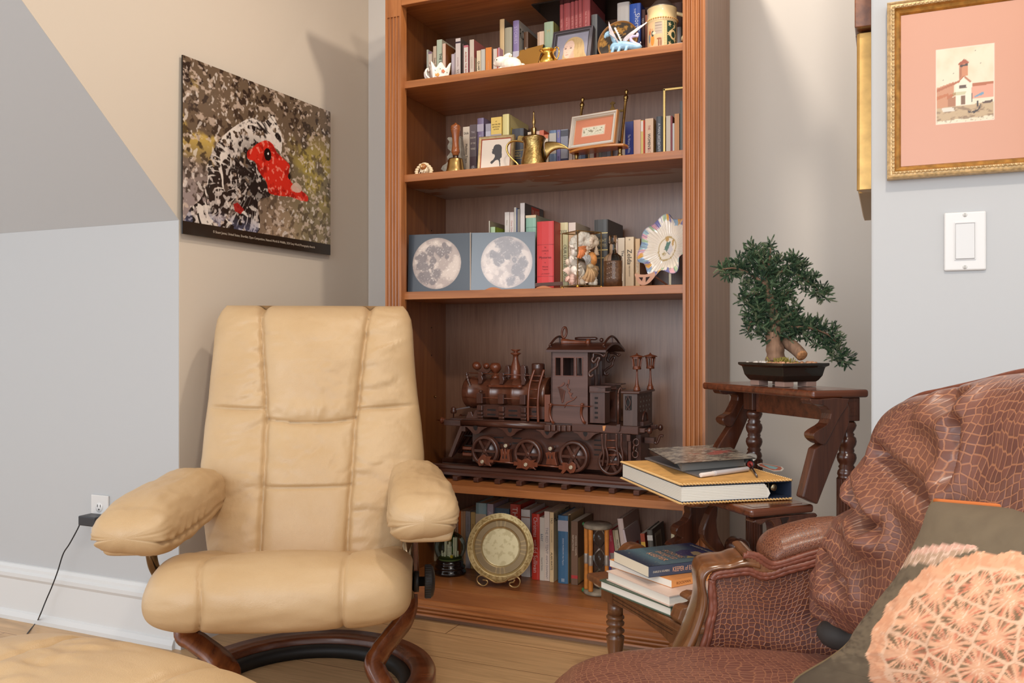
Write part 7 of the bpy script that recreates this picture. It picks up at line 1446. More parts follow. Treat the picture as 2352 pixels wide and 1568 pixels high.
MB().lathe([(0, -.003), (.009, -.003), (.0105, 0), (.009, .003), (0, .003)], p, (-.25, -1, .15), 24, close=False).build('collar', plain((60, 52, 52), .4), t); MB().lathe([(.0075, 0), (.0065, .0015), (0, .002)], p+V((-.001, -.0032, .001)), (-.25, -1, .15), 20, close=False).build('red_disc', plain((186, 60, 50), .4), t)
MB().tube([p+V((-.001, -.004, .001)), onZ(1739, 1094, ZT2+.003)], .0022, 8).build('stem', plain((120, 118, 122), .25, 1), t)
MB().lathe([(0, -.001), (.017, -.001), (.019, 0), (.017, .001), (0, .001)], p+V((-.006, .022, .012)), (-.2, -.5, .8), 28, close=False).build('lens', plain((150, 146, 140), .15), t); MB().tube([p, p+V((-.004, .012, .008))], .003, 8).build('neck', plain((90, 88, 88), .3, .8), t)
pts = [C5(*p) for p in [(1545, 330), (1590, 318), (1640, 325), (1835, 362), (1855, 385), (1830, 408), (1740, 412), (1560, 350)]]; q = [onZ(*p, ZT2) for p in pts]; c_ = sum(q, V())/len(q)
t = thing('sticker', 'white edged oval sticker with blue and red picture on the binder cover', 'sticker', c_)
for nm_, sc_, cl, dz in (('border', 1, (236, 228, 216), .0006), ('red_ground', .86, (190, 96, 66), .0008)): MB().xy([(c_.x+(p.x-c_.x)*sc_, c_.y+(p.y-c_.y)*sc_) for p in q], ZT2+.0002, ZT2+dz).build(nm_, plain(cl, .5), t)
q = [onZ(*C5(*p), ZT2) for p in [(1600, 330), (1660, 340), (1790, 370), (1760, 392), (1690, 380)]]; MB().xy([(p.x, p.y) for p in q], ZT2+.0003, ZT2+.0010).build('blue_picture', plain((140, 186, 192), .5), t)

# --- bonsai
ZP = TZ[0]+.0006; base = onZ(1797, 888, ZP); Wp, Lp = .125, .16
bz = thing('bonsai', 'juniper bonsai in a glazed black tray on the top tread of the library steps', 'bonsai', FS.M @ V((.075, .185, ZP)), math.radians(45)); PM = FS.M @ Matrix.Translation((.014, .118, ZP))
GL = plain((30, 26, 22), .12, coat=.8); m = MB(PM); w0, l0 = .118, .150
rows = [(0, .012), (-.004, .016), (.006*0-.010, .026), (-.013, .040), (-.0145, .046), (-.021, .050), (-.021, .056), (-.014, .056), (-.010, .050), (-.006, .036)]
rect = lambda o: [(o, o), (w0-o, o), (w0-o, l0-o), (o, l0-o)]
for (o0, h0), (o1, h1) in zip(rows, rows[1:]):
    A, B_ = rect(o0+.012), rect(o1+.012)
    for i in range(4): j = (i+1) % 4; m.add([(*A[i], h0), (*A[j], h0), (*B_[j], h1), (*B_[i], h1)], [(0, 1, 2, 3)])
m.add([(*p, .012) for p in rect(.012)], [(3, 2, 1, 0)]); m.build('tray', GL, bz, bev=.0012)
fm = plain((150, 120, 108), .6); m = MB(PM)
for x in (.012, w0-.040):
    for y in (.012, l0-.045): m.box((x, y, .0002), (x+.028, y+.033, .012))
m.build('tray_feet', fm, bz, bev=.001)
MB(PM).box((.004, .004, .036), (w0-.004, l0-.004, .050)).build('soil', plain((110, 84, 62), .95, var=.3, vs=80), bz)
random.seed(11)
m = MB(PM); mats = [plain((226, 218, 208), .7), plain((176, 126, 92), .7), plain((200, 150, 116), .7)]
for i in range(150):
    x, y = .004+random.random()*(w0-.008), .004+random.random()*(l0-.008); m.mat(0 if y > l0*.52 else random.choice((1, 2))).ball((x, y, .052+random.random()*.004), .004+.0025*random.random(), 6, (1, .8, .7))
o = m.build('pebbles', mats, bz); o['kind'] = 'stuff'
m = MB(PM)
for i in range(260):
    x, y = .022+.022*random.gauss(0, .5)+.012, .055+.03*random.gauss(0, .5); m.bar((x, y, .052), (x+random.gauss(0, .005), y+random.gauss(0, .005), .058+.012*random.random()), .0022, .0012)
o = m.build('moss', plain((150, 136, 66), .9, var=.3, vs=200), bz); o['kind'] = 'stuff'
DB_ = 2.06; Q = lambda x, y, dd=0: onD(1580+x/2.2409, 520+y/2.2409, DB_+dd)
bark = wood('bark', (96, 70, 54), (150, 116, 92), 'Z', rough=.8, coat=0, sc=1.5); m = MB()
tr_ = [Q(452, 690), Q(450, 640), Q(440, 570), Q(450, 480), Q(420, 380), Q(400, 290), Q(410, 210)]; m.tube(smooth_path(tr_, 5), lambda t: lerp(.024, .006, t)*(1+.08*math.sin(t*40)), 12)
m.tube(smooth_path([Q(500, 590, .01), Q(530, 610, -.005), Q(565, 640, -.02), Q(588, 665, -.035)], 5), lambda t: lerp(.016, .014, t), 10); m.build('trunk', bark, bz)
MB().lathe([(0, .0015), (.010, .001), (.0135, -.001), (.0135, -.005)], Q(590, 667, -.037), Q(590, 667, -.037)-Q(565, 640, -.02), 16, close=False).build('cut_stub', plain((170, 120, 78), .8, var=.3, vs=200), bz)
brs = [[(400, 300), (330, 250), (250, 215), (175, 220)], [(405, 260), (390, 190), (330, 120)], [(410, 240), (420, 170), (425, 110)], [(410, 260), (500, 230), (600, 270), (700, 350)], [(440, 540), (520, 520), (640, 525), (740, 570), (800, 670)], [(430, 420), (360, 450), (320, 500), (310, 540)], [(420, 350), (330, 350), (285, 380)], [(430, 400), (500, 360), (520, 330)], [(440, 480), (520, 460), (550, 430)]]
m = MB()
for b_ in brs: m.tube(smooth_path([Q(x, y, .01*math.sin(x)) for x, y in b_], 4), lambda t: lerp(.0045, .0012, t), 6)
m.build('branches', bark, bz)
pads = [(175, 215, 30, 26, 8), (215, 230, 46, 32, 20), (255, 190, 22, 34, 9), (275, 235, 36, 34, 16), (330, 125, 30, 36, 16), (345, 180, 46, 44, 30), (422, 115, 18, 36, 9), (400, 190, 60, 50, 40), (480, 200, 60, 44, 36), (535, 180, 30, 34, 14), (575, 215, 30, 44, 16), (560, 265, 60, 32, 26), (630, 285, 44, 36, 20), (680, 330, 36, 32, 16), (705, 365, 22, 22, 8), (380, 270, 80, 60, 50), (440, 330, 80, 50, 44), (500, 330, 40, 44, 20), (340, 340, 50, 50, 26), (285, 375, 20, 34, 9), (400, 400, 90, 56, 50), (500, 410, 70, 50, 34), (345, 450, 44, 60, 26), (330, 520, 34, 40, 14), (430, 480, 110, 66, 64), (520, 470, 50, 50, 24), (450, 550, 90, 46, 44), (540, 540, 60, 44, 28), (600, 530, 50, 50, 28), (660, 520, 44, 38, 22), (715, 550, 48, 34, 22), (745, 600, 44, 36, 18), (770, 650, 36, 34, 14), (805, 685, 34, 30, 14), (690, 590, 40, 24, 12), (560, 500, 40, 40, 14)]
m = MB(); mats = [plain((58, 84, 58), .6), plain((84, 108, 76), .6), plain((112, 122, 92), .65), plain((44, 66, 50), .6)]; random.seed(4)
for (x, y, rx, ry, n) in pads:
    for i in range(int(n*3.0)):
        a_ = random.random()*6.28; q_ = math.sqrt(random.random()); px_, py_ = x+rx*q_*math.cos(a_), y+ry*q_*math.sin(a_); dp = random.gauss(0, .55)*min(rx, 60)/2.24*DB_/FPX
        p = Q(px_, py_, dp); out_ = (V((math.cos(a_)*.7*q_, 0, -math.sin(a_)*.7*q_))+V((random.gauss(0, .5), random.gauss(0, .5), random.gauss(.25, .45)))).normalized(); L_ = .013+.010*random.random(); m.mat(random.choice((0, 0, 1, 1, 2, 3)))
        sd = out_.orthogonal().normalized(); s2 = out_.cross(sd)
        for k in range(5):
            t = k/5; c_ = p+out_*(L_*t); 
            for w_ in (sd, s2):
                for sg in (1, -1): e = c_+out_*(.0055)+w_*(sg*.0046*(1-t*.6)); wv = out_.cross(w_)*.0013; m.add([c_-wv, c_+wv, e], [(0, 1, 2)])
        e = p+out_*(L_+.004); m.add([p+out_*L_*.7-sd*.0016, p+out_*L_*.7+sd*.0016, e], [(0, 1, 2)])
o = m.build('foliage', mats, bz)
# ================================================================ reptile-embossed leather sofa and turtle cushion
def croc(name, sc=92, dark=(104, 64, 56), mid=(122, 78, 66), edge=(166, 112, 82), rnd=.5):
    m, nt, b = _new(name); uv = N(nt, 'ShaderNodeUVMap')
    n0 = N(nt, 'ShaderNodeTexNoise', i_Scale=5.0, i_Detail=2.0); nt.links.new(uv.outputs[0], n0.inputs['Vector'])
    sb = N(nt, 'ShaderNodeVectorMath', operation='SUBTRACT'); sb.inputs[1].default_value = (.5, .5, .5); nt.links.new(n0.outputs['Color'], sb.inputs[0])
    sl = N(nt, 'ShaderNodeVectorMath', operation='SCALE'); sl.inputs['Scale'].default_value = .10; nt.links.new(sb.outputs[0], sl.inputs[0])
    ad = N(nt, 'ShaderNodeVectorMath', operation='ADD'); nt.links.new(uv.outputs[0], ad.inputs[0]); nt.links.new(sl.outputs[0], ad.inputs[1])
    mp = N(nt, 'ShaderNodeMapping'); mp.inputs['Scale'].default_value = (sc, sc*1.12, 1); nt.links.new(ad.outputs[0], mp.inputs[0])
    v = N(nt, 'ShaderNodeTexVoronoi', voronoi_dimensions='2D', feature='DISTANCE_TO_EDGE', i_Scale=1.0, i_Randomness=rnd); nt.links.new(mp.outputs[0], v.inputs['Vector'])
    v2 = N(nt, 'ShaderNodeTexVoronoi', voronoi_dimensions='2D', feature='F1', i_Scale=1.0, i_Randomness=rnd); nt.links.new(mp.outputs[0], v2.inputs['Vector'])
    c1 = ramp(nt, v2.outputs['Color'], [(.2, lin(dark)), (.8, lin(mid))])
    n1_ = N(nt, 'ShaderNodeTexNoise', i_Scale=3.2, i_Detail=3.0); nt.links.new(uv.outputs[0], n1_.inputs['Vector'])
    wr = ramp(nt, n1_.outputs['Fac'], [(.45, (0, 0, 0)), (.68, (.55, .55, .55))])
    mw = N(nt, 'ShaderNodeMix', data_type='RGBA'); nt.links.new(wr, mw.inputs[0]); nt.links.new(c1, mw.inputs[6]); mw.inputs[7].default_value = (*lin((136, 90, 68)), 1)
    f = ramp(nt, v.outputs['Distance'], [(.03, (1, 1, 1)), (.10, (0, 0, 0))])
    mx = N(nt, 'ShaderNodeMix', data_type='RGBA'); nt.links.new(f, mx.inputs[0]); nt.links.new(mw.outputs[2], mx.inputs[6]); mx.inputs[7].default_value = (*lin(edge), 1)
    nt.links.new(mx.outputs[2], b.inputs['Base Color'])
    hr = ramp(nt, v.outputs['Distance'], [(.02, (0, 0, 0)), (.16, (1, 1, 1))]); bm = N(nt, 'ShaderNodeBump', i_Strength=.4, i_Distance=.001)
    nt.links.new(hr, bm.inputs['Height']); nt.links.new(bm.outputs[0], b.inputs['Normal'])
    b.inputs['Roughness'].default_value = .36; b.inputs['Coat Weight'].default_value = .25; b.inputs['Coat Roughness'].default_value = .3
    return m
CR1 = croc('reptile_leather'); CR2 = croc('reptile_leather_fine', 120, (96, 54, 40), (116, 68, 50), (152, 98, 66), .75); CR3 = croc('reptile_leather_big', 78, (80, 42, 34), (98, 54, 42), (158, 98, 62), .5)
PIPE = plain((122, 68, 50), .4, var=.2, vs=90); WN = wood('sofa_wood', (92, 54, 28), (132, 84, 48), 'Z', rough=.2, coat=.6)
SB = V((-.03, 1.55, 0)); SF = Frame(SB, 200.68); so = thing('sofa', 'brown reptile-embossed leather sofa with carved wooden arm front', 'sofa', SF.M @ V((.25, .5, 0)), math.radians(200.68))
S5 = lambda x, y: (1560+x/3.5, 1120+y/3.5)
def sp(L, off): return SF.pts([S5(*p) for p in L], off)
YI = .05
# inner arm panel
top_ = [(255, 720), (330, 665), (450, 655), (600, 650), (700, 690), (800, 670), (950, 630), (1100, 590), (1300, 540), (1420, 520)]
bot_ = [(60, 1480), (300, 1480), (600, 1480), (900, 1480), (1420, 1480)]
def panel(u, v):
    px = lerp(lerp(235, 60, 1-v if v < .9 else .1), 1430, u); x = lerp(interp([(0, 245), (.35, 240), (.6, 205), (.8, 160), (1, 90)], 1-v), 1430, u)
    yt = interp(top_, x); y = lerp(1500, yt, v); a, z = SF.hit(*S5(x, y), YI); return SF.M @ V((a, YI-.006*math.sin(math.pi*u)*math.sin(math.pi*v)+.012*(1-v), z))
m = MB(); m.grid(panel, 60, 40, uv=lambda u, v: (u*.36, v*.30)); m.build('arm_panel', CR3, so)
# padded arm roll
cl_ = [((640, 535), 78), ((760, 470), 108), ((900, 425), 112), ((1080, 380), 110), ((1250, 362), 106), ((1450, 370), 104)]
cp_ = []
for (x, y), r_ in cl_: a, z = SF.hit(*S5(x, y), .0); cp_.append((a, z, r_/3.5*1.46/FPX*1.15))
def roll(u, v):
    t = v*(len(cp_)-1); i = min(int(t), len(cp_)-2); q = t-i; a, z, r_ = [lerp(cp_[i][k], cp_[i+1][k], q) for k in range(3)]; e = min(1, math.sqrt(max(0, 1-(1-min(1, v*7))**2))); an = 2*math.pi*u
    return SF.M @ V((a, .058*e*math.cos(an), z+r_*e*math.sin(an)))
m = MB(); m.grid(roll, 40, 60, wrapu=True, uv=lambda u, v: (u*.30, v*.34)); m.build('arm_roll', CR2, so)
for L, r_ in (([(515, 545), (600, 555), (680, 610), (740, 640), (830, 620), (950, 585), (1100, 545), (1290, 490), (1420, 470)], .0052), ([(540, 530), (630, 545), (700, 590), (760, 612), (860, 590), (980, 550), (1120, 510), (1290, 470), (1420, 450)], .0052), ([(262, 735), (300, 690), (420, 668), (560, 655), (650, 690), (740, 690), (850, 650), (1000, 615), (1150, 570), (1300, 530), (1420, 510)], .0056), ([(175, 1400), (235, 1230), (262, 1090), (285, 980), (278, 860), (270, 760), (300, 715), (420, 695), (560, 680), (660, 718), (750, 712), (900, 665), (1050, 625), (1300, 550), (1420, 530)], .0050), ([(140, 1405), (205, 1230), (240, 1080), (262, 980), (258, 860), (258, 735)], .0055)):
    q = [SF.M @ V((a, YI+.006, z)) for a, z in sp(L, YI+.006)]; q = smooth_path(q, 6); MB().tube(q, lambda t, r_=r_: r_*(1+.10*math.sin(t*160)), 8).build('piping', PIPE, so)
# carved wooden arm front
def wb(L0, L1, y0, y1, name):
    a0 = [V((a, 0, z)) for a, z in sp(L0, YI)]; a1 = [V((a, 0, z)) for a, z in sp(L1, YI)]; n = len(a0); m = MB(SF.M)
    ctr = [(p+q)/2 for p, q in zip(a0, a1)]; C2 = smooth_path(ctr, 6); W2 = smooth_path([V(((p-q).length/2, 0, 0)) for p, q in zip(a0, a1)], 6); D2 = smooth_path([(p-q).normalized() for p, q in zip(a0, a1)], 6); vs = []; K = 20
    for c_, w_, d_ in zip(C2, W2, D2):
        for k in range(K):
            an = 2*math.pi*k/K; cc, ss = math.cos(an), math.sin(an); kk = (abs(cc)**3.2+abs(ss)**3.2)**(-1/3.2); gr = 1-.10*(abs(abs(cc)-.55) < .16 and ss > 0)
            p = c_+d_*(w_.x*cc*kk); p.y = lerp(y0, y1, .5)+(y1-y0)/2*ss*kk*gr; vs.append(p)
    nn = len(C2); m.add(vs, [(i*K+k, i*K+(k+1) % K, (i+1)*K+(k+1) % K, (i+1)*K+k) for i in range(nn-1) for k in range(K)], True); m.add(vs[:K], [list(range(K))[::-1]]); m.add(vs[-K:], [list(range(K))]); return m.build(name, WN, so)
wb([(640, 575), (560, 556), (480, 566), (400, 598), (290, 606), (195, 630), (152, 690), (150, 770), (160, 860), (148, 970), (108, 1100), (48, 1250), (-20, 1390), (-70, 1480)],
   [(640, 668), (560, 650), (480, 652), (400, 656), (330, 664), (262, 690), (226, 742), (222, 800), (243, 900), (228, 1000), (192, 1120), (150, 1250), (98, 1385), (50, 1480)], -.035, YI+.012, 'arm_front')
m = MB(SF.M); m.xz(sm2(sp([(512, 548), (560, 525), (620, 545), (700, 625), (790, 655), (700, 668), (600, 655), (575, 610)], YI), 3), -.04, YI+.010); m.build('arm_block', WN, so, bev=.003)
m = MB(SF.M); m.xz(sm2(sp([(-20, 1390), (98, 1385), (40, 1500), (20, 1560), (-110, 1560), (-70, 1480)], YI), 2), -.035, YI+.01); a, z = sp([(0, 1540)], YI)[0]; m.box((a-.02, -.03, .0005), (a+.025, YI, z+.02)); m.build('front_leg', WN, so, bev=.004)
# seat cushion
XF = .50
PS = [(XF-.50, .405), (.10, .412), (.22, .420), (.34, .420), (.44, .408), (.50, .385), (.535, .35), (.542, .31), (.53, .27), (.50, .245), (.40, .235), (.0, .235)]
PSs = smooth_path([V((a, b, 0)) for a, b in PS], 6); ln_ = [0]
for a, b in zip(PSs, PSs[1:]): ln_.append(ln_[-1]+(b-a).length)
YS0, YS1 = .062, 1.25
def seat2(u, v):
    i = int(round(u*(len(PSs)-1))); p = PSs[i]; y = lerp(YS0, YS1, v); e = (max(0, 1-max(0, (.06-(y-YS0))/.06)**2.4))**.45; pc = (.27, .33); cr = .012*math.sin(math.pi*min(1, (y-YS0)/.5))*(p.y > .38)+.006*noise2(31)(p.x*.6, y*.5)
    sh = .035*max(0, (.10-(y-YS0))/.10)**2*(p.x > .35)
    return SF.M @ V((p.x-sh*(p.x-.2), y, pc[1]+(p.y-pc[1])*(.35+.65*e)+cr))
m = MB(); m.grid(seat2, len(PSs)-1, 70, uv=lambda u, v: (ln_[int(round(u*(len(PSs)-1)))], v*1.19)); m.build('seat_cushion', croc('reptile_leather_seat', 96, (104, 62, 52), (122, 76, 62), (152, 102, 76), .5), so)
m = MB(); m.grid(lambda u, v: SF.M @ V((.505-.012*math.sin(math.pi*v), lerp(-.03, YS1, u), lerp(.10, .24, v))), 30, 6, uv=lambda u, v: (u*1.3, v*.15)); m.build('seat_rail', CR1, so)
MB(SF.M).box((-.12, -.04, .10), (.49, YS1, .234)).build('seat_base', plain((70, 44, 34), .7), so)
# back: cushion outline read from the photo, built in its own leaning plane
FBk = Frame(SB+SF.ex*.10, -69.32); C3 = lambda x, y: (1840+x/2.1543, 840+y/2.1543)
def onback(px, py):
    z = .6
    for _ in range(4): a, z = FBk.hit(px, py, (z-.42)*.22)
    return a, z
ob = [(130, 1235), (126, 1100), (148, 1000), (193, 880), (253, 775), (324, 702), (328, 640), (345, 570), (375, 500), (425, 430), (440, 370), (442, 300), (470, 240), (510, 195), (600, 148), (700, 126), (900, 82), (1100, 34), (1350, 10), (1600, 60), (1750, 300), (1700, 800), (1600, 1300), (1100, 1460), (700, 1420), (430, 1380), (280, 1318), (190, 1280)]
OBp = [V((*onback(*C3(*p)), 0)) for p in ob]; OBs = smooth_path(OBp, 8, True); CB = V((*onback(*C3(820, 760)), 0))
cre = [[(480, 640), (540, 730), (612, 808)], [(590, 440), (700, 540), (790, 620), (900, 690)], [(440, 560), (480, 650), (560, 760)], [(330, 960), (370, 1060), (420, 1120)], [(180, 1130), (230, 1210), (290, 1260)], [(360, 690), (450, 720), (560, 800)], [(1000, 300), (1005, 420), (990, 520)], [(820, 150), (900, 190), (980, 170)], [(260, 870), (300, 960), (320, 1060)]]
crs = [[V((*onback(*C3(*p)), 0)) for p in L] for L in cre]
def segd(p, a, b):
    d = b-a; t = max(0, min(1, (p-a).dot(d)/d.length_squared)); return (p-(a+d*t)).length, t
def backf(u, v):
    i = int(round(u*len(OBs))) % len(OBs); p = CB+(OBs[i]-CB)*v; off = (p.y-.42)*.22; bl = .052*(max(0, 1-v**5))**.5
    for L in crs:
        d = min(segd(p, a, b)[0] for a, b in zip(L, L[1:])); bl -= .016*math.exp(-(d/.011)**2); bl += .010*math.exp(-((d-.026)/.016)**2)
    bl += .020*noise2(44)(p.x*.5, p.y*.7)*(1-v**6)
    return FBk.M @ V((p.x, off-bl, p.y))
def backuv(u, v): i = int(round(u*len(OBs))) % len(OBs); p = CB+(OBs[i]-CB)*v; return (p.x, p.y)
m = MB(); m.grid(backf, len(OBs), 60, wrapu=False, uv=backuv); m.build('back_cushion', CR1, so)
m = MB(); m.grid(lambda u, v: (lambda i: FBk.M @ V(((CB+(OBs[i]-CB)*v).x, ((CB+(OBs[i]-CB)*v).y-.42)*.22+.05*(1-v**6)**.5, (CB+(OBs[i]-CB)*v).y)))(int(round((1-u)*len(OBs))) % len(OBs)), len(OBs), 6, uv=lambda u, v: (u, v)); m.build('back_shell', CR1, so)
m = MB(); m.tube([FBk.M @ V((p.x, (p.y-.42)*.22, p.y)) for p in OBs], .0052, 8, closed=True); m.build('back_piping', PIPE, so)
m = MB(); p = onback(*C3(215, 1310)); m.ball(FBk.M @ V((p[0], -.0, p[1]-.005)), .028, 12, (1.1, 1, .8)); m.build('back_tag', plain((52, 46, 42), .7), so)
# turtle cushion
FT = Frame(onD(2150, 1450, .80), -44)
def onp(px, py):
    z = .45
    for _ in range(4): a, z = FT.hit(px, py, (z-.42)*.32)
    return a, z
lf = smooth_path([V((x, y, 0)) for x, y in [(-40, 1580), (0, 1535), (150, 1445), (240, 1372), (292, 1288), (400, 1150), (500, 1020), (600, 830), (640, 705), (662, 668)]], 10); rt = [V((1500, 1900, 0)), V((1750, 760, 0))]
tu = thing('cushion', 'taupe square cushion printed with a peach sea turtle on the sofa', 'cushion', FT.M @ V((0, 0, .43)))
def cpx(u, v):
    a = lf[min(len(lf)-1, int(round(v*(len(lf)-1))))]; b = rt[0]*(1-v)+rt[1]*v; p = a*(1-u)+b*u; return p.x, p.y+(-.0)*u
def cush(u, v, s=1):
    x, y = cpx(u, v); a, z = onp(*C3(x, y)); e = (max(0, 1-(2*u-1)**4))**.5*(max(0, 1-(2*v-1)**4))**.5; bl = s*.055*e*(.6+.4*math.sin(math.pi*u)*math.sin(math.pi*v))+s*.004*noise2(50)(u*.8, v*.8)*e
    return FT.M @ V((a, (z-.42)*.32-bl, z))
sc_c = np.array([(850, 1085), (1065, 1060), (985, 960), (745, 1240), (1010, 1215), (700, 1395), (945, 1345), (860, 1510), (1075, 1455), (1170, 1310), (1230, 1120), (690, 1560), (1010, 1640), (1250, 1560), (1350, 1350), (1200, 980), (560, 1590), (820, 1720), (1150, 1760), (1400, 1180), (1450, 1560)], float)
def turtle(U, Vv):
    ii = np.clip(np.round(Vv*(len(lf)-1)).astype(int), 0, len(lf)-1); LX = np.array([p.x for p in lf])[ii]; LY = np.array([p.y for p in lf])[ii]
    X = LX*(1-U)+(1500*(1-Vv)+1750*Vv)*U; Y = LY*(1-U)+(1900*(1-Vv)+760*Vv)*U
    C = np.zeros(U.shape+(3,))+np.array((112, 97, 76))/255; C = mixC(C, (98, 84, 66), fbm(X/60, Y/60, 2)*.8)
    fl = inpoly(X, Y, sm2([(495, 1015), (560, 945), (640, 900), (760, 875), (900, 862), (1010, 868), (1035, 888), (960, 905), (880, 935), (820, 962), (700, 962), (580, 985)], 4)); fc_ = np.abs(((X+Y*.3)/34) % 1-.5)
    C = mixC(C, (206, 160, 140), fl*1.); C = mixC(C, (150, 130, 100), fl*((Y-870 > (1010-X)*.10+14)*1.)*.55); C = mixC(C, (222, 190, 170), fl*((fc_ > .42) | (np.abs((Y/26) % 1-.5) > .44))*.8)
    cx, cy = 1130., 1400.; rx, ry = 660., 500.; an = np.arctan2((Y-cy)/ry, (X-cx)/rx); R = np.hypot((X-cx)/rx, (Y-cy)/ry); R = R/(1+.018*np.cos(an*26)); sh = R < 1
    C = mixC(C, (220, 164, 128), sh*1.); rim = sh & (R > .84); C = mixC(C, (228, 182, 150), rim*((np.abs((an*26/6.283) % 1-.5) > .45)*.9)); C = mixC(C, (206, 142, 106), rim*(fbm(X/30, Y/30, 7) > .55)*.5)
    D = np.stack([np.hypot(X-a, Y-b) for a, b in sc_c]); o = np.argsort(D, 0); d1 = np.take_along_axis(D, o[:1], 0)[0]; d2 = np.take_along_axis(D, o[1:2], 0)[0]; k = o[0]
    ax_ = sc_c[k, 0]; ay_ = sc_c[k, 1]; th_ = np.arctan2(Y-ay_, X-ax_); inn = sh & (R <= .84); q = d1/np.maximum(d2+d1, 1)*2
    stn = vn(th_*9+k*7, q*1.5, 5); stn2 = vn(th_*14+k*3, q*1.2, 9)
    C = mixC(C, (222, 168, 132), inn*1.); C = mixC(C, (196, 112, 84), inn*sst(.35, .75, stn)*sst(.25, .6, q)*.8); C = mixC(C, (112, 92, 66), inn*sst(.52, .72, stn2)*sst(.40, .75, q)*.85); C = mixC(C, (236, 204, 176), inn*sst(.55, .85, vn(th_*11+k, q, 3))*sst(.9, .3, q)*.8)
    C = mixC(C, (224, 182, 150), inn*((d2-d1) < 16)*1.); C = mixC(C, (186, 140, 108), inn*(((d2-d1) > 13) & ((d2-d1) < 19))*.6); return mixC(C, (224, 182, 150), sh*(np.abs(R-.84) < .014)*1.)
o = art('cushion_front', lambda u, v: cush(u, v), 190, 190, turtle, tu, .9)
m = MB(); m.grid(lambda u, v: cush(1-u, v, -.8), 40, 40); m.build('cushion_back', plain((108, 93, 73), .9), tu)
m = MB(); m.tube([cush(k/30, 1) for k in range(31)], .0028, 8); m.build('orange_piping', plain((196, 106, 44), .6), tu)
m = MB(); m.tube([cush(0, k/60) for k in range(61)], .0024, 8); m.build('taupe_piping', plain((112, 92, 62), .8), tu)
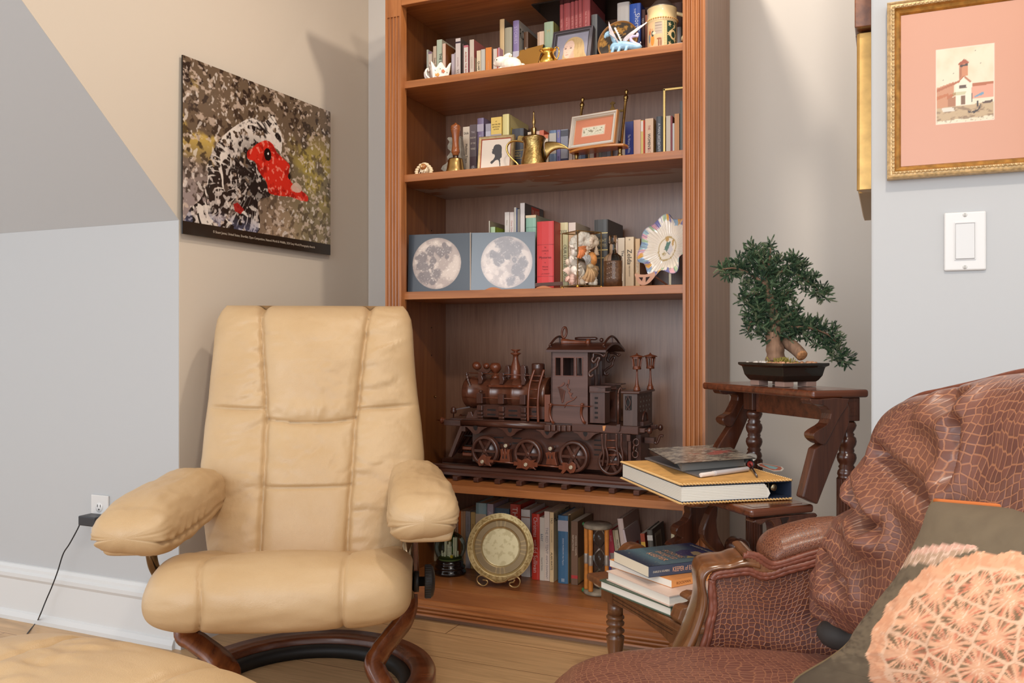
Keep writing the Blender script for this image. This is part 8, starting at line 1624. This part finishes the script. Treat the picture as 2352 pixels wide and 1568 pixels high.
# ================================================================ things on the walls
# --- bird print
DW = Frame((DX0+.020, DY0), 88.1); c4 = [DW.hit(*p) for p in ((419.8, 123.9), (759.9, 258.6), (419.8, 537.3), (758.2, 585.1))]
bx0, bx1 = (c4[0][0]+c4[2][0])/2, (c4[1][0]+c4[3][0])/2; bz1, bz0 = (c4[0][1]+c4[1][1])/2, (c4[2][1]+c4[3][1])/2
bp_ = thing('bird_print', 'glossy frameless photo print of a red-faced black and white bird on the left wall', 'picture', DW.M @ V(((bx0+bx1)/2, 0, bz0)))
def dm(L):
    r = []
    for x, y in L: a, z = DW.hit(380+x/3.0143, 100+y/3.0143); r.append(((a-bx0)/(bx1-bx0), (z-bz0)/(bz1-bz0)))
    return r
def bird(U, Vv):
    A = 1.37; X = U*A; Y = Vv
    C = np.zeros(U.shape+(3,))+np.array((104, 86, 68))/255
    C = mixC(C, (148, 132, 128), sst(.55, .2, Vv)*sst(.6, .1, U)); C = mixC(C, (176, 148, 122), sst(.45, .1, Vv)*sst(.35, .7, U)); C = mixC(C, (128, 116, 84), sst(.75, .5, Vv)*sst(.55, .85, U)*.8)
    C = mixC(C, (196, 164, 84), sst(.50, .62, fbm(X*4.5+3, Y*5, 21))*sst(.35, .6, Vv)*sst(.95, .75, Vv)*sst(.62, .3, U)); C = mixC(C, (166, 146, 74), sst(.55, .66, fbm(X*5, Y*5+7, 23))*sst(.6, .8, U)*sst(.2, .45, Vv)*sst(.9, .6, Vv))
    n = fbm(X*26, Y*26, 2, 4); C = mixC(C, (52, 40, 32), sst(.54, .66, n)*(.45+.5*sst(.55, .95, Vv)+.3*sst(.5, .1, U))); n2_ = fbm(X*30+40, Y*38, 5, 3); C = mixC(C, (206, 184, 166), sst(.58, .70, n2_)*.75); C = mixC(C, (226, 214, 204), sst(.70, .76, fbm(X*40, Y*34, 8, 2))*.7)
    neck = inpoly(U, Vv, dm(sm2([(150, 1330), (160, 1160), (240, 1080), (290, 960), (290, 840), (330, 740), (400, 640), (500, 560), (600, 515), (680, 545), (740, 500), (775, 560), (805, 640), (800, 760), (760, 720), (640, 700), (570, 740), (640, 860), (715, 1000), (720, 1060), (640, 1100), (620, 1330)], 4)))
    edge_n = fbm(X*18, Y*18, 31, 3); nk = neck & (edge_n > .30)
    C = mixC(C, (34, 28, 26), nk*1.)
    cx, cy = dm([(620, 900)])[0]; rr_ = np.hypot((U-cx)*A, Vv-cy); th_ = np.arctan2(Vv-cy, (U-cx)*A)
    wp_ = fbm(X*6, Y*6, 41)*1.6; st_ = fbm(th_*4+wp_, rr_*34+wp_*2, 12, 3); st2 = fbm(th_*30+rr_*12+wp_*3, rr_*7, 14, 2); dens = sst(.05, .30, rr_); up = sst(-.10, .20, Vv-cy)
    C = mixC(C, (222, 210, 198), nk*np.clip(sst(.60-.26*up*dens, .70-.2*up*dens, st_)+sst(.62, .74, st2)*dens*.9, 0, 1)*(.35+.65*dens))
    C = mixC(C, (214, 200, 190), neck*sst(.62, .68, fbm(X*46, Y*40, 15, 2))*.8); C = mixC(C, (110, 118, 160), neck*sst(.2, .05, Vv)*(fbm(X*12, Y*12, 6) > .55)*.5)
    red = inpoly(U, Vv, dm(sm2([(568, 745), (600, 725), (640, 690), (700, 670), (745, 700), (770, 750), (820, 800), (860, 840), (855, 890), (872, 960), (930, 1010), (980, 1050), (985, 1090), (930, 1085), (860, 1060), (800, 1055), (720, 1035), (700, 960), (650, 890), (620, 820), (570, 795)], 4)))
    C = mixC(C, (206, 44, 30), red*1.); C = mixC(C, (150, 24, 18), red*sst(.5, .65, fbm(X*24, Y*24, 9, 4))*.8); C = mixC(C, (240, 150, 130), red*sst(.66, .72, fbm(X*50, Y*44, 16, 2))*.7)
    C = mixC(C, (160, 28, 24), inpoly(U, Vv, dm([(470, 1110), (500, 1100), (545, 1150), (520, 1180), (480, 1160)]))*.9); C = mixC(C, (206, 180, 162), inpoly(U, Vv, dm(sm2([(870, 990), (905, 960), (945, 1000), (930, 1030), (890, 1025)], 3)))*.9)
    ex, ey = dm([(708, 768)])[0]; q = np.hypot((U-ex)*A/.034, (Vv-ey)/.040); C = mixC(C, (24, 12, 12), q < 1); C = mixC(C, (230, 220, 214), np.hypot((U-ex-.003)*A/.007, (Vv-ey-.006)/.008) < 1)
    C = mixC(C, (30, 24, 20), np.hypot((U-dm([(858, 920)])[0][0])*A/.014, (Vv-dm([(858, 920)])[0][1])/.02) < 1)
    return mixC(C, (42, 32, 24), (Vv < .072)*1.)
MB(DW.M).box((bx0, .0008, bz0), (bx1, .005, bz1)).build('panel', plain((30, 26, 24), .3), bp_)
art('printed_face', lambda u, v: DW.M @ V((lerp(bx0, bx1, u), 0, lerp(bz0, bz1, v))), 440, 320, bird, bp_, .22, .35)
MB(DW.M).box((bx0+.12, .005, bz0+.1), (bx1-.12, .0185, bz1-.1)).build('hanger', plain((90, 80, 70), .7), bp_)
w_ = bx1-bx0; cz = bz0+.036*(bz1-bz0)
MB().text('\u00a9 Stuart James, United States, Shortlist, Open Competition, Natural World & Wildlife, 2024 Sony World Photography Awards', DW.M @ V((lerp(bx0, bx1, .52), -.0005, cz)), DW.ex, (0, 0, 1), .0105, w_*.70).build('caption', plain((206, 190, 170), .6), bp_)
# --- framed Venetian style watercolour
FW = Frame((0, YR-.0015), 0); a0, _ = FW.hit(2037.5, 400, -.02); zb = FW.hit(2037, 411.5, -.02)[1]; ztp = FW.hit(2043, 6, -.02)[1]
pl_ = 0
def water(U, Vv):
    C = np.zeros(U.shape+(3,))+np.array((196, 142, 116))/255
    # print rectangle inside the mat
    u0, u1, v0, v1 = .285, .715, .262, .738; P = (U > u0) & (U < u1) & (Vv > v0) & (Vv < v1); x = (U-u0)/(u1-u0); y = (Vv-v0)/(v1-v0)
    C = mixC(C, (226, 200, 180), ((U > u0-.006) & (U < u1+.006) & (Vv > v0-.005) & (Vv < v1+.005))*1.); C = mixC(C, (214, 202, 176), P*1.); C = mixC(C, (196, 178, 146), P*sst(.3, .9, fbm(x*5, y*6, 3))*.5)
    Q = lambda L: [((a-505)/(852-505), (705-b-(a-505)*-.07*0)/(705-205)) for a, b in L]
    def f(L, c, k=1.): nonlocal C; C = mixC(C, c, P*inpoly(x, y, Q(L))*k)
    f([(505, 460), (610, 430), (610, 520), (505, 520)], (186, 130, 96)); f([(720, 470), (852, 455), (852, 560), (720, 560)], (206, 146, 122)); f([(720, 455), (852, 450), (852, 470), (725, 475)], (166, 96, 62))
    f([(505, 515), (570, 505), (575, 600), (505, 600)], (186, 130, 94)); f([(505, 520), (575, 503), (580, 520), (505, 545)], (176, 104, 62)); f([(570, 520), (628, 500), (630, 520), (570, 545)], (170, 100, 60)); f([(575, 540), (620, 530), (622, 600), (575, 600)], (160, 106, 72))
    f([(620, 450), (672, 395), (722, 445), (720, 600), (622, 600)], (222, 208, 186)); f([(505, 470), (640, 425), (674, 390), (722, 440), (712, 446), (672, 404), (640, 440), (505, 490)], (166, 98, 62))
    f([(643, 320), (700, 312), (700, 400), (672, 395), (643, 420)], (190, 126, 88)); f([(643, 340), (660, 338), (660, 400), (643, 415)], (146, 88, 58), .6); f([(636, 312), (674, 282), (706, 305), (700, 312), (640, 320)], (156, 78, 46)); f([(650, 320), (698, 315), (698, 330), (650, 335)], (70, 52, 42))
    f([(646, 460), (688, 458), (690, 480), (646, 482)], (90, 70, 56)); f([(656, 530), (682, 528), (682, 590), (656, 590)], (120, 86, 62)); f([(730, 545), (790, 515), (795, 535), (740, 550)], (110, 140, 160)); f([(600, 505), (690, 500), (680, 525), (610, 525)], (150, 150, 100), .5)
    f([(505, 600), (852, 590), (852, 680), (505, 690)], (176, 148, 112), .9); C = mixC(C, (120, 92, 66), P*(y > .03)*(y < .21)*sst(.5, .65, fbm(x*10, y*30, 7))*.7)
    f([(690, 630), (720, 645), (760, 630), (778, 590), (772, 630), (740, 655), (705, 652)], (58, 44, 38)); f([(535, 600), (610, 605), (615, 630), (540, 628)], (206, 196, 180)); f([(752, 575), (764, 572), (764, 610), (752, 612)], (60, 50, 46)); f([(780, 585), (850, 575), (850, 592), (790, 598)], (90, 66, 52)); f([(718, 520), (724, 520), (724, 580), (718, 580)], (60, 50, 44))
    for (a, b) in ((575, 350), (605, 372), (545, 408), (742, 230), (775, 318), (760, 364)): f([(a-8, b), (a, b+3), (a+9, b-6), (a, b+6)], (90, 76, 66))
    return mixC(C, (150, 130, 110), P*(y < .05)*(np.abs(fbm(x*40, y*60, 4, 2)-.5) < .03)*.8)
GF = plain((166, 118, 52), .4, .45, var=.35, vs=70); GF2 = plain((196, 166, 120), .45, .35, var=.3, vs=140); FWf = Frame((a0, YR-.004), 0)
r, L_ = picframe('framed_watercolour', 'framed canal townscape watercolour with a wide pink mat above the light switch', 'picture', FWf, .262, ztp-zb, zb, [(0, 0, 1), (0, .018, 1), (.003, .021, 1), (.006, .018, 1), (.0085, .0185, 1), (.0105, .021, 1), (.013, .019, 0), (.016, .014, 0), (.021, .011, 0), (.024, .006, 0)], [GF, GF2], 0, water, 150, 190, backdepth=.002)
m = MB(L_); h_ = ztp-zb
for side_ in range(4):
    n = 44 if side_ % 2 else 34
    for i in range(n):
        t = (i+.5)/n
        p = {0: (lerp(.012, .250, t), .0105), 1: (.0105, lerp(.012, h_-.012, t)), 2: (lerp(.012, .250, t), h_-.0105), 3: (.2515, lerp(.012, h_-.012, t))}[side_]; m.ball((p[0], -.020, p[1]), .0032, 6, (1.1, .5, .7), Matrix.Rotation(math.radians(40), 3, 'Y'))
m.build('carved_beading', GF2, r)
# --- frames seen edge on along the alcove side wall
gy = 1.955; a = onY(1967.5, 90, gy); zt_, zb_ = onY(1967.5, 77, gy).z, onY(1976, 436, gy).z
t = thing('picture_frame', 'gilt picture frame seen edge-on at the wall corner beside the alcove', 'picture frame', (XR-.01, gy+.2, zb_)); pr = [(XR-.0008, 0), (a.x+.006, 0), (a.x+.001, .004), (a.x, .012), (a.x+.004, .020), (a.x+.008, .026), (a.x+.010, .040), (XR-.0008, .044)]
m = MB(); m.prism([(x, y) for x, y in pr], lambda p, q, k: V((p, gy+q, k)), zb_, zt_); m.build('near_stile', plain((186, 146, 82), .35, .5, var=.2, vs=30), t, bev=.001)
MB().prism([(XR-.0008, 0), (a.x+.004, 0), (a.x, .012), (a.x+.006, .026), (a.x+.010, .04), (XR-.0008, .044)], lambda p, q, k: V((p, k, zb_+q)), gy+.0445, gy+.5).build('bottom_rail', plain((176, 138, 80), .4, .5), t)
MB().prism([(XR-.0008, 0), (a.x+.004, 0), (a.x, .012), (a.x+.006, .026), (a.x+.010, .04), (XR-.0008, .044)], lambda p, q, k: V((p, k, zt_-q)), gy+.0445, gy+.5).build('top_rail', plain((176, 138, 80), .4, .5), t)
MB().box((XR-.006, gy+.04, zb_+.04), (XR-.001, gy+.49, zt_-.04)).build('picture', plain((150, 140, 126), .5), t)
gy2 = 1.93; a = onY(1963, 30, gy2); zb2 = onY(1968, 76, gy2).z
t = thing('burl_frame', 'burl wood frame seen edge-on above the gilt frame at the wall corner', 'picture frame', (XR-.01, gy2+.2, zb2)); bw_ = wood('burl', (96, 50, 26), (150, 88, 48), 'Y', sc=.6, rough=.25, coat=.5)
MB().box((XR-.0008, gy2, zb2+.012), (a.x, gy2+.06, 1.95)).build('near_stile', bw_, t, bev=.002); m = MB(); m.prism([(XR-.0008, zb2), (XR-.012, zb2), (a.x, zb2+.012), (a.x, zb2+.06), (XR-.0008, zb2+.06)], lambda p, q, k: V((p, k, q)), gy2+.0605, gy2+.42); m.build('bottom_rail', bw_, t)
# --- light switch
x0, x1 = onY(2168, 553, YR).x, onY(2264.5, 553, YR).x; z1, z0 = onY(2216, 487, YR).z, onY(2216, 621.5, YR).z; WP = plain((214, 212, 210), .35)
t = thing('light_switch', 'white rocker light switch plate on the right wall', 'switch', ((x0+x1)/2, YR-.003, z0)); xc, zc = (x0+x1)/2, (z0+z1)/2
MB().box((x0, YR-.0065, z0), (x1, YR-.0003, z1)).build('plate', WP, t, bev=.003, seg=3)
m = MB()
for q in ((xc-.0175, zc-.0345, xc+.0175, zc-.033), (xc-.0175, zc+.033, xc+.0175, zc+.0345), (xc-.0175, zc-.033, xc-.016, zc+.033), (xc+.016, zc-.033, xc+.0175, zc+.033)): m.box((q[0], YR-.0085, q[1]), (q[2], YR-.006, q[3]))
m.build('rocker_frame', plain((206, 204, 202), .4), t)
MB().hexa([(xc-.0155, YR-.0105, zc-.0325), (xc+.0155, YR-.0105, zc-.0325), (xc+.0155, YR-.006, zc-.0325), (xc-.0155, YR-.006, zc-.0325), (xc-.0155, YR-.0075, zc+.0325), (xc+.0155, YR-.0075, zc+.0325), (xc+.0155, YR-.006, zc+.0325), (xc-.0155, YR-.006, zc+.0325)]).build('rocker', plain((204, 203, 202), .35), t, bev=.0006)
for dz in (-.048, .048):
    m = MB().lathe([(.0038, 0), (.0034, .0012), (0, .0016)], (xc, YR-.0064, zc+dz), (0, -1, 0), 14); m.mat(1).box((xc-.0004, YR-.0082, zc+dz-.003), (xc+.0004, YR-.0076, zc+dz+.003)); m.build('screw', [plain((206, 204, 200), .3), plain((120, 118, 114), .6)], t)
# --- outlet with charger
x0, x1 = onY(213.5, 1180, DY0).x, onY(252.5, 1180, DY0).x; z1, z0 = onY(232, 1136, DY0).z, onY(232, 1223, DY0).z; xc, zc = (x0+x1)/2, (z0+z1)/2
t = thing('outlet', 'white double wall outlet low on the knee wall behind the recliner arm', 'outlet', (xc, DY0-.003, z0)); MB().box((x0, DY0-.0075, z0), (x1, DY0-.0013, z1)).build('plate', WP, t, bev=.002)
for dz in (.021, -.021):
    m = MB(); m.lathe([(.0165, 0), (.016, .0015), (0, .0018)], (xc, DY0-.0073, zc+dz), (0, -1, 0), 20, sy=.86); m.mat(1)
    for dx in (-.0062, .0062): m.box((xc+dx-.0009, DY0-.0098, zc+dz+.001), (xc+dx+.0009, DY0-.0091, zc+dz+.009))
    m.lathe([(.0026, 0), (.0026, .0006)], (xc, DY0-.0091, zc+dz-.006), (0, -1, 0), 10); m.build('receptacle', [plain((222, 220, 218), .4), plain((40, 38, 36), .7)], t)
ax, az1, az0 = onY(181, 1195, 1.865).x, onY(200, 1186, 1.865).z, onY(200, 1208, 1.865).z; bxr = onY(213, 1190, 1.865).x
t = thing('charger', 'black plug-in charger with a thin cord in the wall outlet', 'charger', ((ax+bxr)/2, 1.89, az0)); MB().box((ax, 1.862, az0), (bxr+.012, DY0-.010, az1)).build('charger_body', plain((44, 44, 48), .4), t, bev=.003)
pth = [V((ax+.002, 1.868, az0+.006)), onY(178, 1215, 1.862), onY(160, 1248, 1.860), onY(145, 1272, 1.86), onY(133, 1310, 1.86), onY(120, 1345, 1.86), onY(105, 1380, 1.865), onY(92, 1412, 1.85)]
f0 = onZ(84, 1428, .003); f1_ = onZ(64, 1453, .003); pth += [f0, f1_, onZ(40, 1490, .003), onZ(0, 1530, .003)]
MB().tube(smooth_path(pth, 6), .0019, 8).build('cord', plain((30, 30, 32), .5), t)
